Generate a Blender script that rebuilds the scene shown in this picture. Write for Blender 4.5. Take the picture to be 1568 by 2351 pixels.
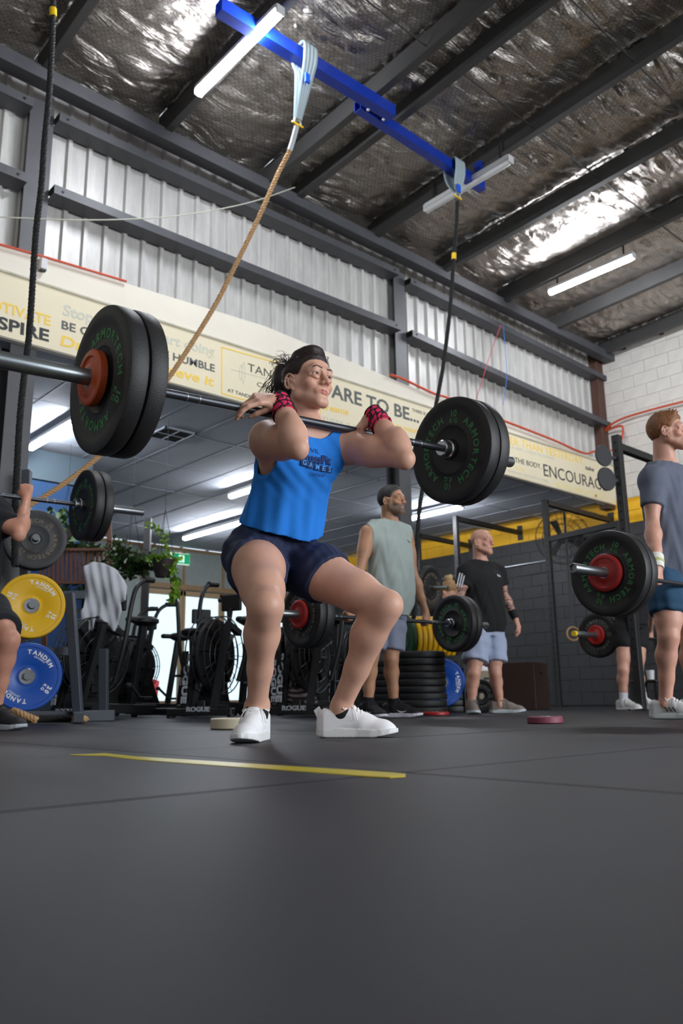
import bpy, bmesh, math, random
import numpy as np
from mathutils import Vector, Matrix

for o in list(bpy.data.objects):
    bpy.data.objects.remove(o, do_unlink=True)
SC = bpy.context.scene
COL = SC.collection
random.seed(7)
RNG = np.random.default_rng(11)

# ---------------------------------------------------------------- camera
# world axes: x runs along the clad wall, y runs towards it, z up; the camera stands at the origin
FPX, PITCH, ROLL, YAW, CAMH = 1880.0, math.atan(432 / 1880), -math.radians(.75), math.radians(42.3), .13
_U = np.array([0, -math.cos(PITCH), math.sin(PITCH)]); _F = np.array([0, math.sin(PITCH), math.cos(PITCH)])
_X = np.array([1., 0, 0])
_Rz = np.array([[math.cos(ROLL), -math.sin(ROLL), 0], [math.sin(ROLL), math.cos(ROLL), 0], [0, 0, 1]])
CM = np.array([_Rz @ _X, _Rz @ _F, _Rz @ _U])          # camera axes -> heading frame
BM = np.array([[math.cos(YAW), math.sin(YAW), 0], [-math.sin(YAW), math.cos(YAW), 0], [0, 0, 1]])  # heading -> world
WM = BM @ CM
cam = bpy.data.cameras.new('camera'); camo = bpy.data.objects.new('camera', cam); COL.objects.link(camo)
cam.sensor_fit = 'HORIZONTAL'; cam.sensor_width = 36; cam.lens = FPX / 1568 * 36
m4 = Matrix(((WM[0][0], -WM[0][1], -WM[0][2], 0), (WM[1][0], -WM[1][1], -WM[1][2], 0),
             (WM[2][0], -WM[2][1], -WM[2][2], CAMH), (0, 0, 0, 1)))
camo.matrix_world = m4
cam.clip_start = .02; cam.clip_end = 300
cam.dof.use_dof = True; cam.dof.focus_distance = 2.85; cam.dof.aperture_fstop = 6.0
SC.camera = camo

# ---------------------------------------------------------------- light and exposure
SC.view_settings.view_transform = 'Standard'; SC.view_settings.look = 'None'
SC.view_settings.gamma = 1; SC.view_settings.use_curve_mapping = False
SC.view_settings.exposure = 0.0
w = bpy.data.worlds.new('sky'); SC.world = w; w.use_nodes = True
bg = w.node_tree.nodes['Background']
bg.inputs[0].default_value = (.78, .89, 1, 1); bg.inputs[1].default_value = 1.5


def area(name, loc, target, sx, sy, power, color):
    l = bpy.data.lights.new(name, 'AREA'); l.shape = 'RECTANGLE'; l.size = sx; l.size_y = sy
    l.energy = power; l.color = color
    o = bpy.data.objects.new(name, l); COL.objects.link(o); o.location = loc
    o.rotation_euler = (Vector(target) - Vector(loc)).to_track_quat('-Z', 'Y').to_euler()
    return o


# daylight through the wide roller door behind and to the right of the photographer
area('roller_door_daylight', (5.2, -6.0, 2.3), (2.0, 3.0, 1.4), 5.0, 4.0, 600, (.93, .96, 1))
area('side_door_daylight', (9.5, -5.5, 2.3), (5.0, 3.5, 1.2), 3.0, 4.0, 140, (.93, .96, 1))


# ---------------------------------------------------------------- pixel <-> world
def ray(px, py):
    return WM @ np.array([(px - 784) / FPX, (py - 1175.5) / FPX, 1.])


def hray(px, py):
    return CM @ np.array([(px - 784) / FPX, (py - 1175.5) / FPX, 1.])


def onn(px, py, n):
    d = ray(px, py); return Vector(d * (n / d[1]) + [0, 0, CAMH])


def ons(px, py, s):
    d = ray(px, py); return Vector(d * (s / d[0]) + [0, 0, CAMH])


def onz(px, py, z):
    d = ray(px, py); return Vector(d * ((z - CAMH) / d[2]) + [0, 0, CAMH])


def H(px, py, Y):
    """point seen at a pixel, at a horizontal distance Y, in the heading frame"""
    d = hray(px, py); return Vector(d * (Y / d[1]) + [0, 0, CAMH])


def h2w(p):
    return Vector(BM @ np.array(p))


def D(px, py, Y):
    return h2w(H(px, py, Y))


# ---------------------------------------------------------------- materials
def lin(c):
    return tuple((x / 12.92 if x <= .04045 else ((x + .055) / 1.055) ** 2.4) for x in c)


MATS = {}


def mat(name, col, rough=.5, metal=0., bump=0., bscale=60., var=0., vscale=8., emit=0., spec=None, sss=0., coord='Object', stretch=None, coat=0., attr=None, trans=0.):
    if name in MATS: return MATS[name]
    m = bpy.data.materials.new(name); m.use_nodes = True; nt = m.node_tree; N = nt.nodes; L = nt.links
    b = N['Principled BSDF']; MATS[name] = m
    c = (*lin(col), 1)
    b.inputs['Base Color'].default_value = c
    b.inputs['Roughness'].default_value = rough; b.inputs['Metallic'].default_value = metal
    if spec is not None: b.inputs['Specular IOR Level'].default_value = spec
    if sss: b.inputs['Subsurface Weight'].default_value = sss; b.inputs['Subsurface Radius'].default_value = (.012, .005, .003); b.inputs['Subsurface Scale'].default_value = 1
    if coat: b.inputs['Coat Weight'].default_value = coat
    if trans: b.inputs['Transmission Weight'].default_value = trans
    if emit: b.inputs['Emission Color'].default_value = c; b.inputs['Emission Strength'].default_value = emit
    src = None
    if bump or var:
        tc = N.new('ShaderNodeTexCoord'); mp = N.new('ShaderNodeMapping'); L.new(tc.outputs[coord], mp.inputs[0])
        if stretch: mp.inputs['Scale'].default_value = stretch
        src = mp.outputs[0]
    colout = None
    if attr:
        a = N.new('ShaderNodeAttribute'); a.attribute_name = attr; colout = a.outputs['Color']
        L.new(colout, b.inputs['Base Color'])
    if var:
        n1 = N.new('ShaderNodeTexNoise'); n1.inputs['Scale'].default_value = vscale; n1.inputs['Detail'].default_value = 6
        n1.inputs['Roughness'].default_value = .65
        L.new(src, n1.inputs['Vector'])
        r = N.new('ShaderNodeMapRange'); r.inputs[1].default_value = .3; r.inputs[2].default_value = .7
        r.inputs[3].default_value = 1 - var; r.inputs[4].default_value = 1 + var; L.new(n1.outputs[0], r.inputs[0])
        mx = N.new('ShaderNodeVectorMath'); mx.operation = 'SCALE'
        if colout: L.new(colout, mx.inputs[0])
        else: mx.inputs[0].default_value = c[:3]
        L.new(r.outputs[0], mx.inputs['Scale']); L.new(mx.outputs[0], b.inputs['Base Color'])
    if bump:
        n2 = N.new('ShaderNodeTexNoise'); n2.inputs['Scale'].default_value = bscale; n2.inputs['Detail'].default_value = 5
        L.new(src, n2.inputs['Vector'])
        bp = N.new('ShaderNodeBump'); bp.inputs['Strength'].default_value = bump; bp.inputs['Distance'].default_value = .003
        L.new(n2.outputs[0], bp.inputs['Height']); L.new(bp.outputs[0], b.inputs['Normal'])
    return m


def foil_mat():
    m = bpy.data.materials.new('foil insulation'); m.use_nodes = True; nt = m.node_tree; N = nt.nodes; L = nt.links
    b = N['Principled BSDF']; b.inputs['Metallic'].default_value = 1.0; b.inputs['Roughness'].default_value = .36
    tc = N.new('ShaderNodeTexCoord')
    mp = N.new('ShaderNodeMapping'); mp.inputs['Scale'].default_value = (.55, 2.2, 1); mp.inputs['Rotation'].default_value = (0, 0, .22)
    L.new(tc.outputs['Object'], mp.inputs[0])
    n1 = N.new('ShaderNodeTexNoise'); n1.inputs['Scale'].default_value = 3.2; n1.inputs['Detail'].default_value = 7; n1.inputs['Roughness'].default_value = .55
    n1.inputs['Distortion'].default_value = 1.2
    L.new(mp.outputs[0], n1.inputs['Vector'])
    n3 = N.new('ShaderNodeTexNoise'); n3.noise_type = 'RIDGED_MULTIFRACTAL'; n3.inputs['Scale'].default_value = 9; n3.inputs['Detail'].default_value = 4
    L.new(tc.outputs['Object'], n3.inputs['Vector'])
    # chicken wire: distance to the nearest hexagon edge
    sc = N.new('ShaderNodeVectorMath'); sc.operation = 'MULTIPLY'; sc.inputs[1].default_value = (1 / .052, 1 / .036, 0)
    nz = N.new('ShaderNodeTexNoise'); nz.inputs['Scale'].default_value = 2.5; L.new(tc.outputs['Object'], nz.inputs['Vector'])
    ad = N.new('ShaderNodeVectorMath'); ad.operation = 'MULTIPLY_ADD'; ad.inputs[1].default_value = (.07, .07, .07)
    L.new(nz.outputs[1], ad.inputs[0]); L.new(tc.outputs['Object'], ad.inputs[2]); L.new(ad.outputs[0], sc.inputs[0])

    def hexd(off):
        a = N.new('ShaderNodeVectorMath'); a.operation = 'ADD'; a.inputs[1].default_value = off; L.new(sc.outputs[0], a.inputs[0])
        w_ = N.new('ShaderNodeVectorMath'); w_.operation = 'WRAP'; w_.inputs[1].default_value = (.5, .866, .5); w_.inputs[2].default_value = (-.5, -.866, -.5)
        L.new(a.outputs[0], w_.inputs[0]); ab = N.new('ShaderNodeVectorMath'); ab.operation = 'ABSOLUTE'; L.new(w_.outputs[0], ab.inputs[0])
        dt = N.new('ShaderNodeVectorMath'); dt.operation = 'DOT_PRODUCT'; dt.inputs[1].default_value = (.5, .866, 0); L.new(ab.outputs[0], dt.inputs[0])
        sx = N.new('ShaderNodeSeparateXYZ'); L.new(ab.outputs[0], sx.inputs[0])
        mx = N.new('ShaderNodeMath'); mx.operation = 'MAXIMUM'; L.new(dt.outputs['Value'], mx.inputs[0]); L.new(sx.outputs[0], mx.inputs[1])
        return mx.outputs[0]
    h1, h2 = hexd((0, 0, 0)), hexd((.5, .866, 0))
    mn = N.new('ShaderNodeMath'); mn.operation = 'MINIMUM'; L.new(h1, mn.inputs[0]); L.new(h2, mn.inputs[1])
    wire = N.new('ShaderNodeMapRange'); wire.inputs[1].default_value = .42; wire.inputs[2].default_value = .475; L.new(mn.outputs[0], wire.inputs[0])
    mix = N.new('ShaderNodeMix'); mix.data_type = 'RGBA'
    mix.inputs[6].default_value = (.52, .475, .435, 1); mix.inputs[7].default_value = (.22, .20, .18, 1)
    L.new(wire.outputs[0], mix.inputs[0]); L.new(mix.outputs[2], b.inputs['Base Color'])
    s1 = N.new('ShaderNodeMath'); s1.operation = 'MULTIPLY_ADD'; s1.inputs[1].default_value = .25
    L.new(n3.outputs[0], s1.inputs[0]); L.new(n1.outputs[0], s1.inputs[2])
    bp = N.new('ShaderNodeBump'); bp.inputs['Strength'].default_value = .85; bp.inputs['Distance'].default_value = .075
    L.new(s1.outputs[0], bp.inputs['Height']); L.new(bp.outputs[0], b.inputs['Normal'])
    return m


# ---------------------------------------------------------------- mesh helpers
def frame(a, b, up=(0, 0, 1)):
    """matrix whose Z runs from a to b"""
    a, b = Vector(a), Vector(b); z = (b - a).normalized(); up = Vector(up)
    if abs(z.dot(up)) > .99: up = Vector((0, 1, 0))
    x = up.cross(z).normalized(); y = z.cross(x)
    return Matrix(((x.x, y.x, z.x, a.x), (x.y, y.y, z.y, a.y), (x.z, y.z, z.z, a.z), (0, 0, 0, 1)))


class MB:
    def __init__(s): s.v = []; s.f = []; s.m = []; s.sm = []; s.n = 0

    def add(s, vs, fs, M=None, mi=0, smooth=False):
        vs = np.array([tuple(v) for v in vs], float)
        if M is not None:
            A = np.array(M); vs = vs @ A[:3, :3].T + A[:3, 3]
        s.v.append(vs); k = s.n
        for f in fs: s.f.append(tuple(i + k for i in f)); s.m.append(mi); s.sm.append(smooth)
        s.n += len(vs); return s

    def box(s, c, d, M=None, bev=0, mi=0):
        x, y, z = d[0] / 2, d[1] / 2, d[2] / 2
        if bev <= 0:
            vs = [(c[0] + i * x, c[1] + j * y, c[2] + k * z) for i in (-1, 1) for j in (-1, 1) for k in (-1, 1)]
            fs = [(0, 1, 3, 2), (4, 6, 7, 5), (0, 4, 5, 1), (2, 3, 7, 6), (0, 2, 6, 4), (1, 5, 7, 3)]
            return s.add(vs, fs, M, mi)
        bm = bmesh.new(); bmesh.ops.create_cube(bm, size=1, matrix=Matrix.Translation(c) @ Matrix.Diagonal((d[0], d[1], d[2], 1)))
        bmesh.ops.bevel(bm, geom=bm.edges[:], offset=bev, segments=1, affect='EDGES')
        s.add([v.co for v in bm.verts], [[v.index for v in f.verts] for f in bm.faces], M, mi); bm.free(); return s

    def beam(s, a, b, w_, h_, up=(0, 0, 1), bev=0, mi=0):
        L_ = (Vector(b) - Vector(a)).length
        return s.box((0, 0, L_ / 2), (w_, h_, L_), frame(a, b, up), bev, mi)

    def cyl(s, a, b, r, r2=None, n=16, mi=0, smooth=True):
        r2 = r if r2 is None else r2; M = frame(a, b); L_ = (Vector(b) - Vector(a)).length
        return s.lathe([(0, 0), (r, 0), (r2, L_), (0, L_)], M, n, mi)

    def lathe(s, prof, M=None, n=24, mi=0, mis=None, sharp=True):
        vs = []; fs = []; rows = []; mm = []
        for r, z in prof:
            if r < 1e-6: rows.append([len(vs)]); vs.append((0, 0, z))
            else:
                rows.append(list(range(len(vs), len(vs) + n)))
                vs += [(r * math.cos(2 * math.pi * i / n), r * math.sin(2 * math.pi * i / n), z) for i in range(n)]
        for q in range(len(rows) - 1):
            a, b = rows[q], rows[q + 1]
            k = mis[q] if mis else mi
            st = len(fs)
            for i in range(n):
                j = (i + 1) % n
                if len(a) == 1 and len(b) == 1: continue
                if len(a) == 1: fs.append((a[0], b[j], b[i])) if False else fs.append((a[0], b[i], b[j]))
                elif len(b) == 1: fs.append((a[j], a[i], b[0]))
                else: fs.append((a[j], a[i], b[i], b[j]))
            mm += [k] * (len(fs) - st)
        A = s.n
        s.add(vs, fs, M, mi, True)
        s.m[-len(fs):] = mm
        return s

    def tube(s, pts, r, n=8, closed=False, mi=0, flat=None):
        P = [Vector(p) for p in pts]; K = len(P); R_ = r if hasattr(r, '__len__') else [r] * K
        vs = []; fs = []
        t0 = (P[1] - P[0]).normalized(); up = Vector((0, 0, 1)) if abs(t0.z) < .9 else Vector((1, 0, 0))
        x = up.cross(t0).normalized()
        for i in range(K):
            if closed: t = (P[(i + 1) % K] - P[i - 1])
            else: t = P[min(i + 1, K - 1)] - P[max(i - 1, 0)]
            t.normalize(); x = (x - t * x.dot(t)).normalized(); y = t.cross(x)
            for j in range(n):
                a = 2 * math.pi * j / n
                vs.append(P[i] + x * (R_[i] * math.cos(a)) + y * (R_[i] * math.sin(a) * (flat or 1)))
        for i in range(K if closed else K - 1):
            for j in range(n):
                k = (j + 1) % n; i2 = (i + 1) % K
                fs.append((i * n + j, i * n + k, i2 * n + k, i2 * n + j))
        if not closed: fs.append(tuple(range(n - 1, -1, -1))); fs.append(tuple((K - 1) * n + j for j in range(n)))
        return s.add(vs, fs, None, mi, True)

    def prism(s, poly, h_, M=None, mi=0, z0=0):
        n = len(poly); vs = [(x, y, z0) for x, y in poly] + [(x, y, z0 + h_) for x, y in poly]
        fs = [tuple(range(n - 1, -1, -1)), tuple(range(n, 2 * n))] + [(i, (i + 1) % n, (i + 1) % n + n, i + n) for i in range(n)]
        return s.add(vs, fs, M, mi)

    def build(s, name, mats, parent=None, loc=None, autosmooth=True):
        me = bpy.data.meshes.new(name)
        V = np.concatenate(s.v) if s.v else np.zeros((0, 3))
        me.from_pydata(V.tolist(), [], s.f)
        if not isinstance(mats, (list, tuple)): mats = [mats]
        for m in mats: me.materials.append(m)
        me.polygons.foreach_set('material_index', s.m)
        me.polygons.foreach_set('use_smooth', s.sm)
        me.update(); me.validate()
        if any(s.sm) and autosmooth: sharpen(me)
        o = bpy.data.objects.new(name, me); COL.objects.link(o)
        if parent is not None: o.parent = parent
        if loc is not None: o.location = loc
        return o


def sharpen(me, ang=.7):
    bm = bmesh.new(); bm.from_mesh(me)
    for e in bm.edges:
        if len(e.link_faces) == 2:
            try:
                if e.calc_face_angle() > ang: e.smooth = False
            except ValueError: pass
    bm.to_mesh(me); bm.free()


def tag(o, label=None, cat=None, group=None, kind=None):
    if label: o['label'] = label
    if cat: o['category'] = cat
    if group: o['group'] = group
    if kind: o['kind'] = kind
    return o


def empty(name, loc=(0, 0, 0), rz=0, label=None, cat=None, group=None, kind=None, M=None):
    o = bpy.data.objects.new(name, None); COL.objects.link(o)
    if M is not None: o.matrix_world = M
    else: o.location = loc; o.rotation_euler = (0, 0, rz)
    return tag(o, label, cat, group, kind)


CH = {}


def note(o):
    return o


def copy_tree(o, parent=None):
    c = o.copy(); COL.objects.link(c)
    if parent is not None: c.parent = parent
    for ch in o.children: copy_tree(ch, c)
    return c


def clone(o, M=None, label=None, group=None):
    kids = [k for k in bpy.data.objects if k.parent == o]
    c = o.copy(); COL.objects.link(c)
    for k in kids:
        kk = k.copy(); COL.objects.link(kk); kk.parent = c
        for g in [g for g in bpy.data.objects if g.parent == k]:
            gg = g.copy(); COL.objects.link(gg); gg.parent = kk
    if M is not None: c.matrix_world = M
    if label: c['label'] = label
    if group: c['group'] = group
    return c


# ---------------------------------------------------------------- lettering
TX = {}


def text_data(s, bold=0., extrude=.0, shear=0., res=3):
    key = (s, bold, extrude, shear)
    if key in TX: return TX[key]
    cu = bpy.data.curves.new('t', 'FONT'); cu.body = s; cu.size = 1; cu.offset = bold; cu.extrude = extrude; cu.shear = shear
    cu.resolution_u = res
    o = bpy.data.objects.new('t', cu); COL.objects.link(o)
    dg = bpy.context.evaluated_depsgraph_get(); me = bpy.data.meshes.new_from_object(o.evaluated_get(dg))
    V = [tuple(v.co) for v in me.vertices]; F_ = [tuple(p.vertices) for p in me.polygons]
    bpy.data.objects.remove(o); bpy.data.curves.remove(cu); bpy.data.meshes.remove(me)
    V = np.array(V) if V else np.zeros((0, 3))
    TX[key] = (V, F_); return TX[key]


def text_on(mb, s, A, B, cap, nrm, bold=.01, mi=0, ext=.004, shear=0):
    """string whose baseline runs from A to B with the given cap height on the plane with normal nrm"""
    V, F_ = text_data(s, bold, ext / max(cap, 1e-3) * .7, shear)
    if not len(V): return
    A, B = Vector(A), Vector(B); x = (B - A); L_ = x.length; x.normalize(); z = Vector(nrm).normalized(); y = z.cross(x)
    w_ = V[:, 0].max() - V[:, 0].min(); V2 = V.copy(); V2[:, 0] -= V[:, 0].min()
    sx = L_ / w_; sy = cap / .69
    M = Matrix(((x.x * sx, y.x * sy, z.x * sy, A.x), (x.y * sx, y.y * sy, z.y * sy, A.y), (x.z * sx, y.z * sy, z.z * sy, A.z), (0, 0, 0, 1)))
    mb.add(V2, F_, M, mi)


def arc_text(mb, s, rad, mid, size, z, flip=1, step=None, bold=.02, mi=0, ext=.02):
    """letters set round a circle, centred on angle mid (radians, clockwise reading), tops outward"""
    adv = []
    for ch in s:
        V, _ = text_data(ch, bold, ext)
        adv.append((V[:, 0].max() - V[:, 0].min() + .14) * size if len(V) else .35 * size)
    tot = sum(adv); a = mid + tot / 2 / rad
    for ch, w_ in zip(s, adv):
        V, F_ = text_data(ch, bold, ext)
        ac = a - w_ / 2 / rad
        if len(V):
            c = (V[:, 0].max() + V[:, 0].min()) / 2; V2 = (V - [c, 0, 0]) * size
            M = Matrix.Translation((0, 0, z)) @ Matrix.Rotation(ac - math.pi / 2, 4, 'Z') @ Matrix.Translation((0, rad, 0))
            if flip < 0: M = Matrix.Rotation(math.pi, 4, 'X') @ M
            mb.add(V2, F_, M, mi)
        a -= w_ / rad


def lerp(a, b, t): return Vector(a) * (1 - t) + Vector(b) * t
# ================================================================ materials of the room
M_rub = mat('rubber floor', (.120, .123, .150), .50, bump=.35, bscale=260, var=.30, vscale=2.2, spec=.26)
M_steel = mat('grey painted steel', (.29, .29, .305), .5, var=.12, vscale=5, bump=.05)
M_dark = mat('dark steel', (.10, .10, .105), .55)
M_clad = mat('zinc cladding', (.765, .755, .74), .45, metal=.15, var=.16, vscale=2.2, bump=.05, bscale=20, stretch=(6, 6, 1))
M_cream = mat('cream fascia', (.90, .87, .81), .7, var=.04, vscale=2)
M_ban = mat('banner cream', (.90, .855, .74), .6, var=.03, vscale=2)
M_white = mat('white paint', (.86, .84, .81), .75, var=.07, vscale=4, bump=.25, bscale=25)
M_blk = mat('black wall paint', (.145, .14, .145), .55, var=.15, vscale=5, bump=.35, bscale=30)
M_yel = mat('yellow wall paint', (.93, .70, .06), .6, var=.06, vscale=4)
M_tile = mat('ceiling tile', (.74, .76, .80), .75, var=.05, vscale=3)
M_tbar = mat('ceiling grid', (.66, .68, .72), .6)
M_foil = foil_mat()
M_orange = mat('orange cable', (.80, .28, .12), .5)
NF = 6.5           # face of the fascia
SR = 11.9          # right wall
NB = 14.0          # far wall
ZC = 3.12          # lower ceiling


def structure(name, label=None):
    return empty(name, kind='structure')


# ---------------------------------------------------------------- floor with rubber mats
s0 = onz(1250, 1797, 0).x; n0 = onz(450, 1719, 0).y
fl = MB().box((4.5, 4, -.06), (19, 22, .1)).build('floor', mat('floor slab', (.12, .12, .125), .8)); fl['kind'] = 'structure'
proto = None; cnt = 0
fx, fy = BM[0][1], BM[1][1]
for i in range(-5, 14):
    for j in range(-4, 15):
        cx, cy = s0 + (i + .5) * 1.0, n0 + (j + .5) * 1.0
        dy = cx * fx + cy * fy; dx = cx * BM[0][0] + cy * BM[1][0]
        if cx > SR - .3 or cx < -4.5 or cy > NB - .4 or dy < -1.0 or abs(dx) > .62 * max(dy, 0) + 1.5: continue
        if proto is None:
            proto = MB().box((0, 0, -.006), (.9975, .9975, .012), bev=.002).build('rubber_mat', M_rub, fl, (cx, cy, 0)); o = proto
        else:
            o = proto.copy(); COL.objects.link(o); o.location = (cx, cy, random.uniform(-.0008, .0))
        o.rotation_euler = (0, 0, random.choice((0, 1, 2, 3)) * math.pi / 2)
        cnt += 1
print('mats', cnt)

# ---------------------------------------------------------------- clad wall above the fascia
wb = structure('wall_front')
RIB = .2
prof = []
# trapezoid ribs standing towards the room, one sheet = four ribs
def sheet(sa, sb, z0, z1, name='cladding_sheet'):
    mb = MB(); x = sa; pts = []
    while x < sb - 1e-6:
        pts += [(x, .0), (x + .05, .0), (x + .062, -.035), (x + .098, -.035), (x + .11, 0)]
        x += RIB
    pts.append((sb, 0)); pts = [(min(p[0], sb), p[1]) for p in pts]
    vs = []; fs = []
    for (px_, py_) in pts: vs += [(px_, 6.70 + py_, z0), (px_, 6.70 + py_, z1)]
    for i in range(len(pts) - 1): fs.append((2 * i, 2 * i + 1, 2 * i + 3, 2 * i + 2))
    mb.add(vs, fs); return mb.build(name, M_clad, wb)


x = -2.4
while x < SR:
    sheet(x, min(x + .8, SR), 3.4, 5.75); x += .8


def girt(sa, sb, za, zb, hgt=.085, deep=.19, name='girt', y=6.47):
    """C-section rail: front web with two lips, hollow behind"""
    mb = MB()
    for (yo, zo, dy_, dz_) in ((0, 0, .006, hgt), (deep / 2, hgt / 2 - .003, deep, .006), (deep / 2, -hgt / 2 + .003, deep, .006)):
        mb.beam((sa, y + yo, za - hgt / 2 + zo), (sb, y + yo, zb - hgt / 2 + zo), dy_, dz_, up=(0, 0, 1))
    o = mb.build(name, M_steel, wb)
    bb = MB()
    for q in (sa + .08, sb - .08): bb.cyl((q, y - .002, (za if q < (sa + sb) / 2 else zb) - .042), (q, y - .012, (za if q < (sa + sb) / 2 else zb) - .042), .012, n=8)
    bb.build('bolt', M_dark, o)
    return o


for (sa, sb, za, zb) in ((-2.4, 2.24, 5.40, 5.40), (2.48, 6.93, 5.39, 5.46), (7.14, 11.9, 5.42, 5.33)):
    girt(sa, sb, za, zb)
for (sa, sb, za, zb) in ((-2.4, 2.24, 4.64, 4.64), (2.48, 6.93, 4.645, 4.70), (7.14, 11.9, 4.69, 4.515)):
    girt(sa, sb, za, zb)
for (s_, w_) in ((2.36, .22), (7.03, .2)):
    mb = MB()
    mb.box((s_, 6.575, 2.75), (w_, .012, 5.5)); mb.box((s_, 6.785, 2.75), (w_, .012, 5.5)); mb.box((s_, 6.68, 2.75), (.012, .2, 5.5))
    mb.build('column', M_steel, wb)
mb = MB(); mb.box((11.78, 6.6, 4.4), (.2, .16, 2.7), bev=.01)
mb.build('corner_post', mat('rust red post', (.33, .22, .18), .7, var=.2), wb)
# eave beam
mb = MB()
mb.beam((-2.4, 6.30, 5.545), (SR, 6.30, 5.60), .012, .13); mb.beam((-2.4, 6.37, 5.485), (SR, 6.37, 5.54), .15, .012)
mb.beam((-2.4, 6.37, 5.605), (SR, 6.37, 5.66), .15, .012)
mb.build('eave_beam', M_steel, wb)
mb = MB(); mb.box((4.75, 6.76, 5.85), (14.3, .05, .3)); mb.build('eave_closure', M_dark, wb)

# ---------------------------------------------------------------- fascia with the painted banner
fs_ = structure('trim_1')
top = [(-2.4, 3.82), (2.07, 3.905), (4.85, 4.03), (7.0, 3.93), (11.2, 3.81), (11.88, 3.80)]
mb = MB(); poly = [(-2.4, 3.07), (11.88, 3.12)] + [(a, b) for a, b in reversed(top)]
Mx = Matrix(((1, 0, 0, 0), (0, 0, -1, 6.56), (0, 1, 0, 0), (0, 0, 0, 1)))
mb.prism(poly, .06, Mx); mb.build('fascia_board', M_cream, fs_)
for (s_) in (-1.2, 1.2, 3.6, 6.0, 8.4, 10.8):
    pass
zt = lambda s_: 3.655 + (s_ - 2.09) * .0115
ban = tag(MB().prism([(-2.4, 3.075), (11.85, 3.125), (11.85, zt(11.85)), (-2.4, zt(-2.4))], .012, Matrix(((1, 0, 0, 0), (0, 0, -1, 6.497), (0, 1, 0, 0), (0, 0, 0, 1)))).build('wall_banner', M_ban),
          'long cream painted sign board with motivational words on the fascia', 'sign')
mb = MB(); mb.beam((-2.4, 6.482, zt(-2.4) + .008), (11.85, 6.482, zt(11.85) + .008), .02, .018)
mb.build('edge_strip', mat('aged strip', (.72, .70, .62), .6, var=.2), ban)
M_tb = mat('lettering charcoal', (.20, .21, .22), .7); M_ty = mat('lettering yellow', (.95, .80, .34), .7)
M_tg = mat('lettering faint grey', (.80, .80, .74), .7); M_tyf = mat('lettering faint yellow', (.92, .86, .58), .7)
M_tgb = mat('lettering mid grey', (.36, .37, .37), .7)
NY = 6.484
BT = [("MOTIVATE", (-52, 699), (116, 748), 24, M_ty, .02, 0), ("INSPIRE", (-60, 738), (112, 784), 28, M_tb, .03, 0),
      ("Stop wishing, start doing", (144, 722), (493, 818), 25, M_tg, .02, .1), ("BE CONFIDENT BE HUMBLE", (141, 754), (493, 854), 19, M_tgb, .02, 0),
      ("Dream it. Achieve it", (138, 792), (491, 887), 24, M_ty, .02, .1),
      ("TANDEM", (569, 852), (676, 884), 19, M_tb, -.005, 0), ("CROSSFIT", (590, 887), (672, 910), 11, M_tb, -.005, 0),
      ("AT TANDEM WE", (522, 899), (606, 924), 8, M_tb, 0, 0),
      ("DARE TO BE...", (733, 903), (962, 971), 31, M_tgb, .02, 0), ("THERE IS NO", (946, 944), (992, 958), 7, M_tgb, 0, 0),
      ("dreams", (738, 938), (800, 953), 14, M_ty, .02, .1), ("THERE IS NO", (740, 966), (835, 990), 11, M_tg, 0, 0),
      ("class your", (890, 978), (960, 996), 12, M_ty, .02, .1),
      ("BETTER THAN YESTERDAY.", (1128, 1007), (1341, 1067), 18, M_ty, .0, 0), ("take", (1344, 1077), (1364, 1083), 9, M_tb, .01, .2),
      ("LIFE IS NOT A DRESS REHEARSAL", (1160, 1026), (1273, 1056), 7, M_tg, 0, 0), ("MOVING THE BODY.", (1128, 1047), (1243, 1077), 12, M_tb, 0, 0),
      ("ENCOURAGE", (1249, 1092), (1393, 1128), 27, M_tb, .0, 0), ("love", (1185, 1077), (1206, 1083), 8, M_tyf, .02, 0),
      ("WHEN NO ONE IS WATCHING", (1165, 1083), (1260, 1108), 6, M_tg, 0, 0), ("NO EXCUSES NO LIMITS", (1278, 1118), (1384, 1146), 11, M_tyf, .01, 0)]
for (t, a, b, cap, m_, bold, sh) in BT:
    mb = MB(); A, B = onn(*a, NY), onn(*b, NY); c_ = (onn(a[0], a[1] - cap, NY) - A).length * .98
    text_on(mb, t, A, B, c_, (0, -1, 0), bold, ext=.0015, shear=sh); mb.build('lettering', m_, ban)
mb = MB()
fr = [onn(509, 797, NY), onn(735, 861, NY), onn(735, 966, NY), onn(509, 903, NY)]
for i in range(4): mb.beam(fr[i], fr[(i + 1) % 4], .012, .004, up=(0, 1, 0))
mb.build('sign_border', M_ty, ban)
mb = MB()
mb.beam(onn(531, 848, NY), onn(700, 893, NY), .006, .003, up=(0, 1, 0))
for (xx, yy, hh) in ((559, 856, 24), (553, 855, 17), (690, 890, 24), (696, 892, 17)):
    c_ = onn(xx, yy, NY); k = (onn(xx, yy - hh, NY) - c_).length
    mb.tube([c_ + Vector((.018 * math.cos(t), 0, k * math.sin(t))) for t in np.linspace(0, 2 * math.pi, 17)[:-1]], .003, 4, True)
mb.build('sign_drawing', M_tg, ban)

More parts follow.
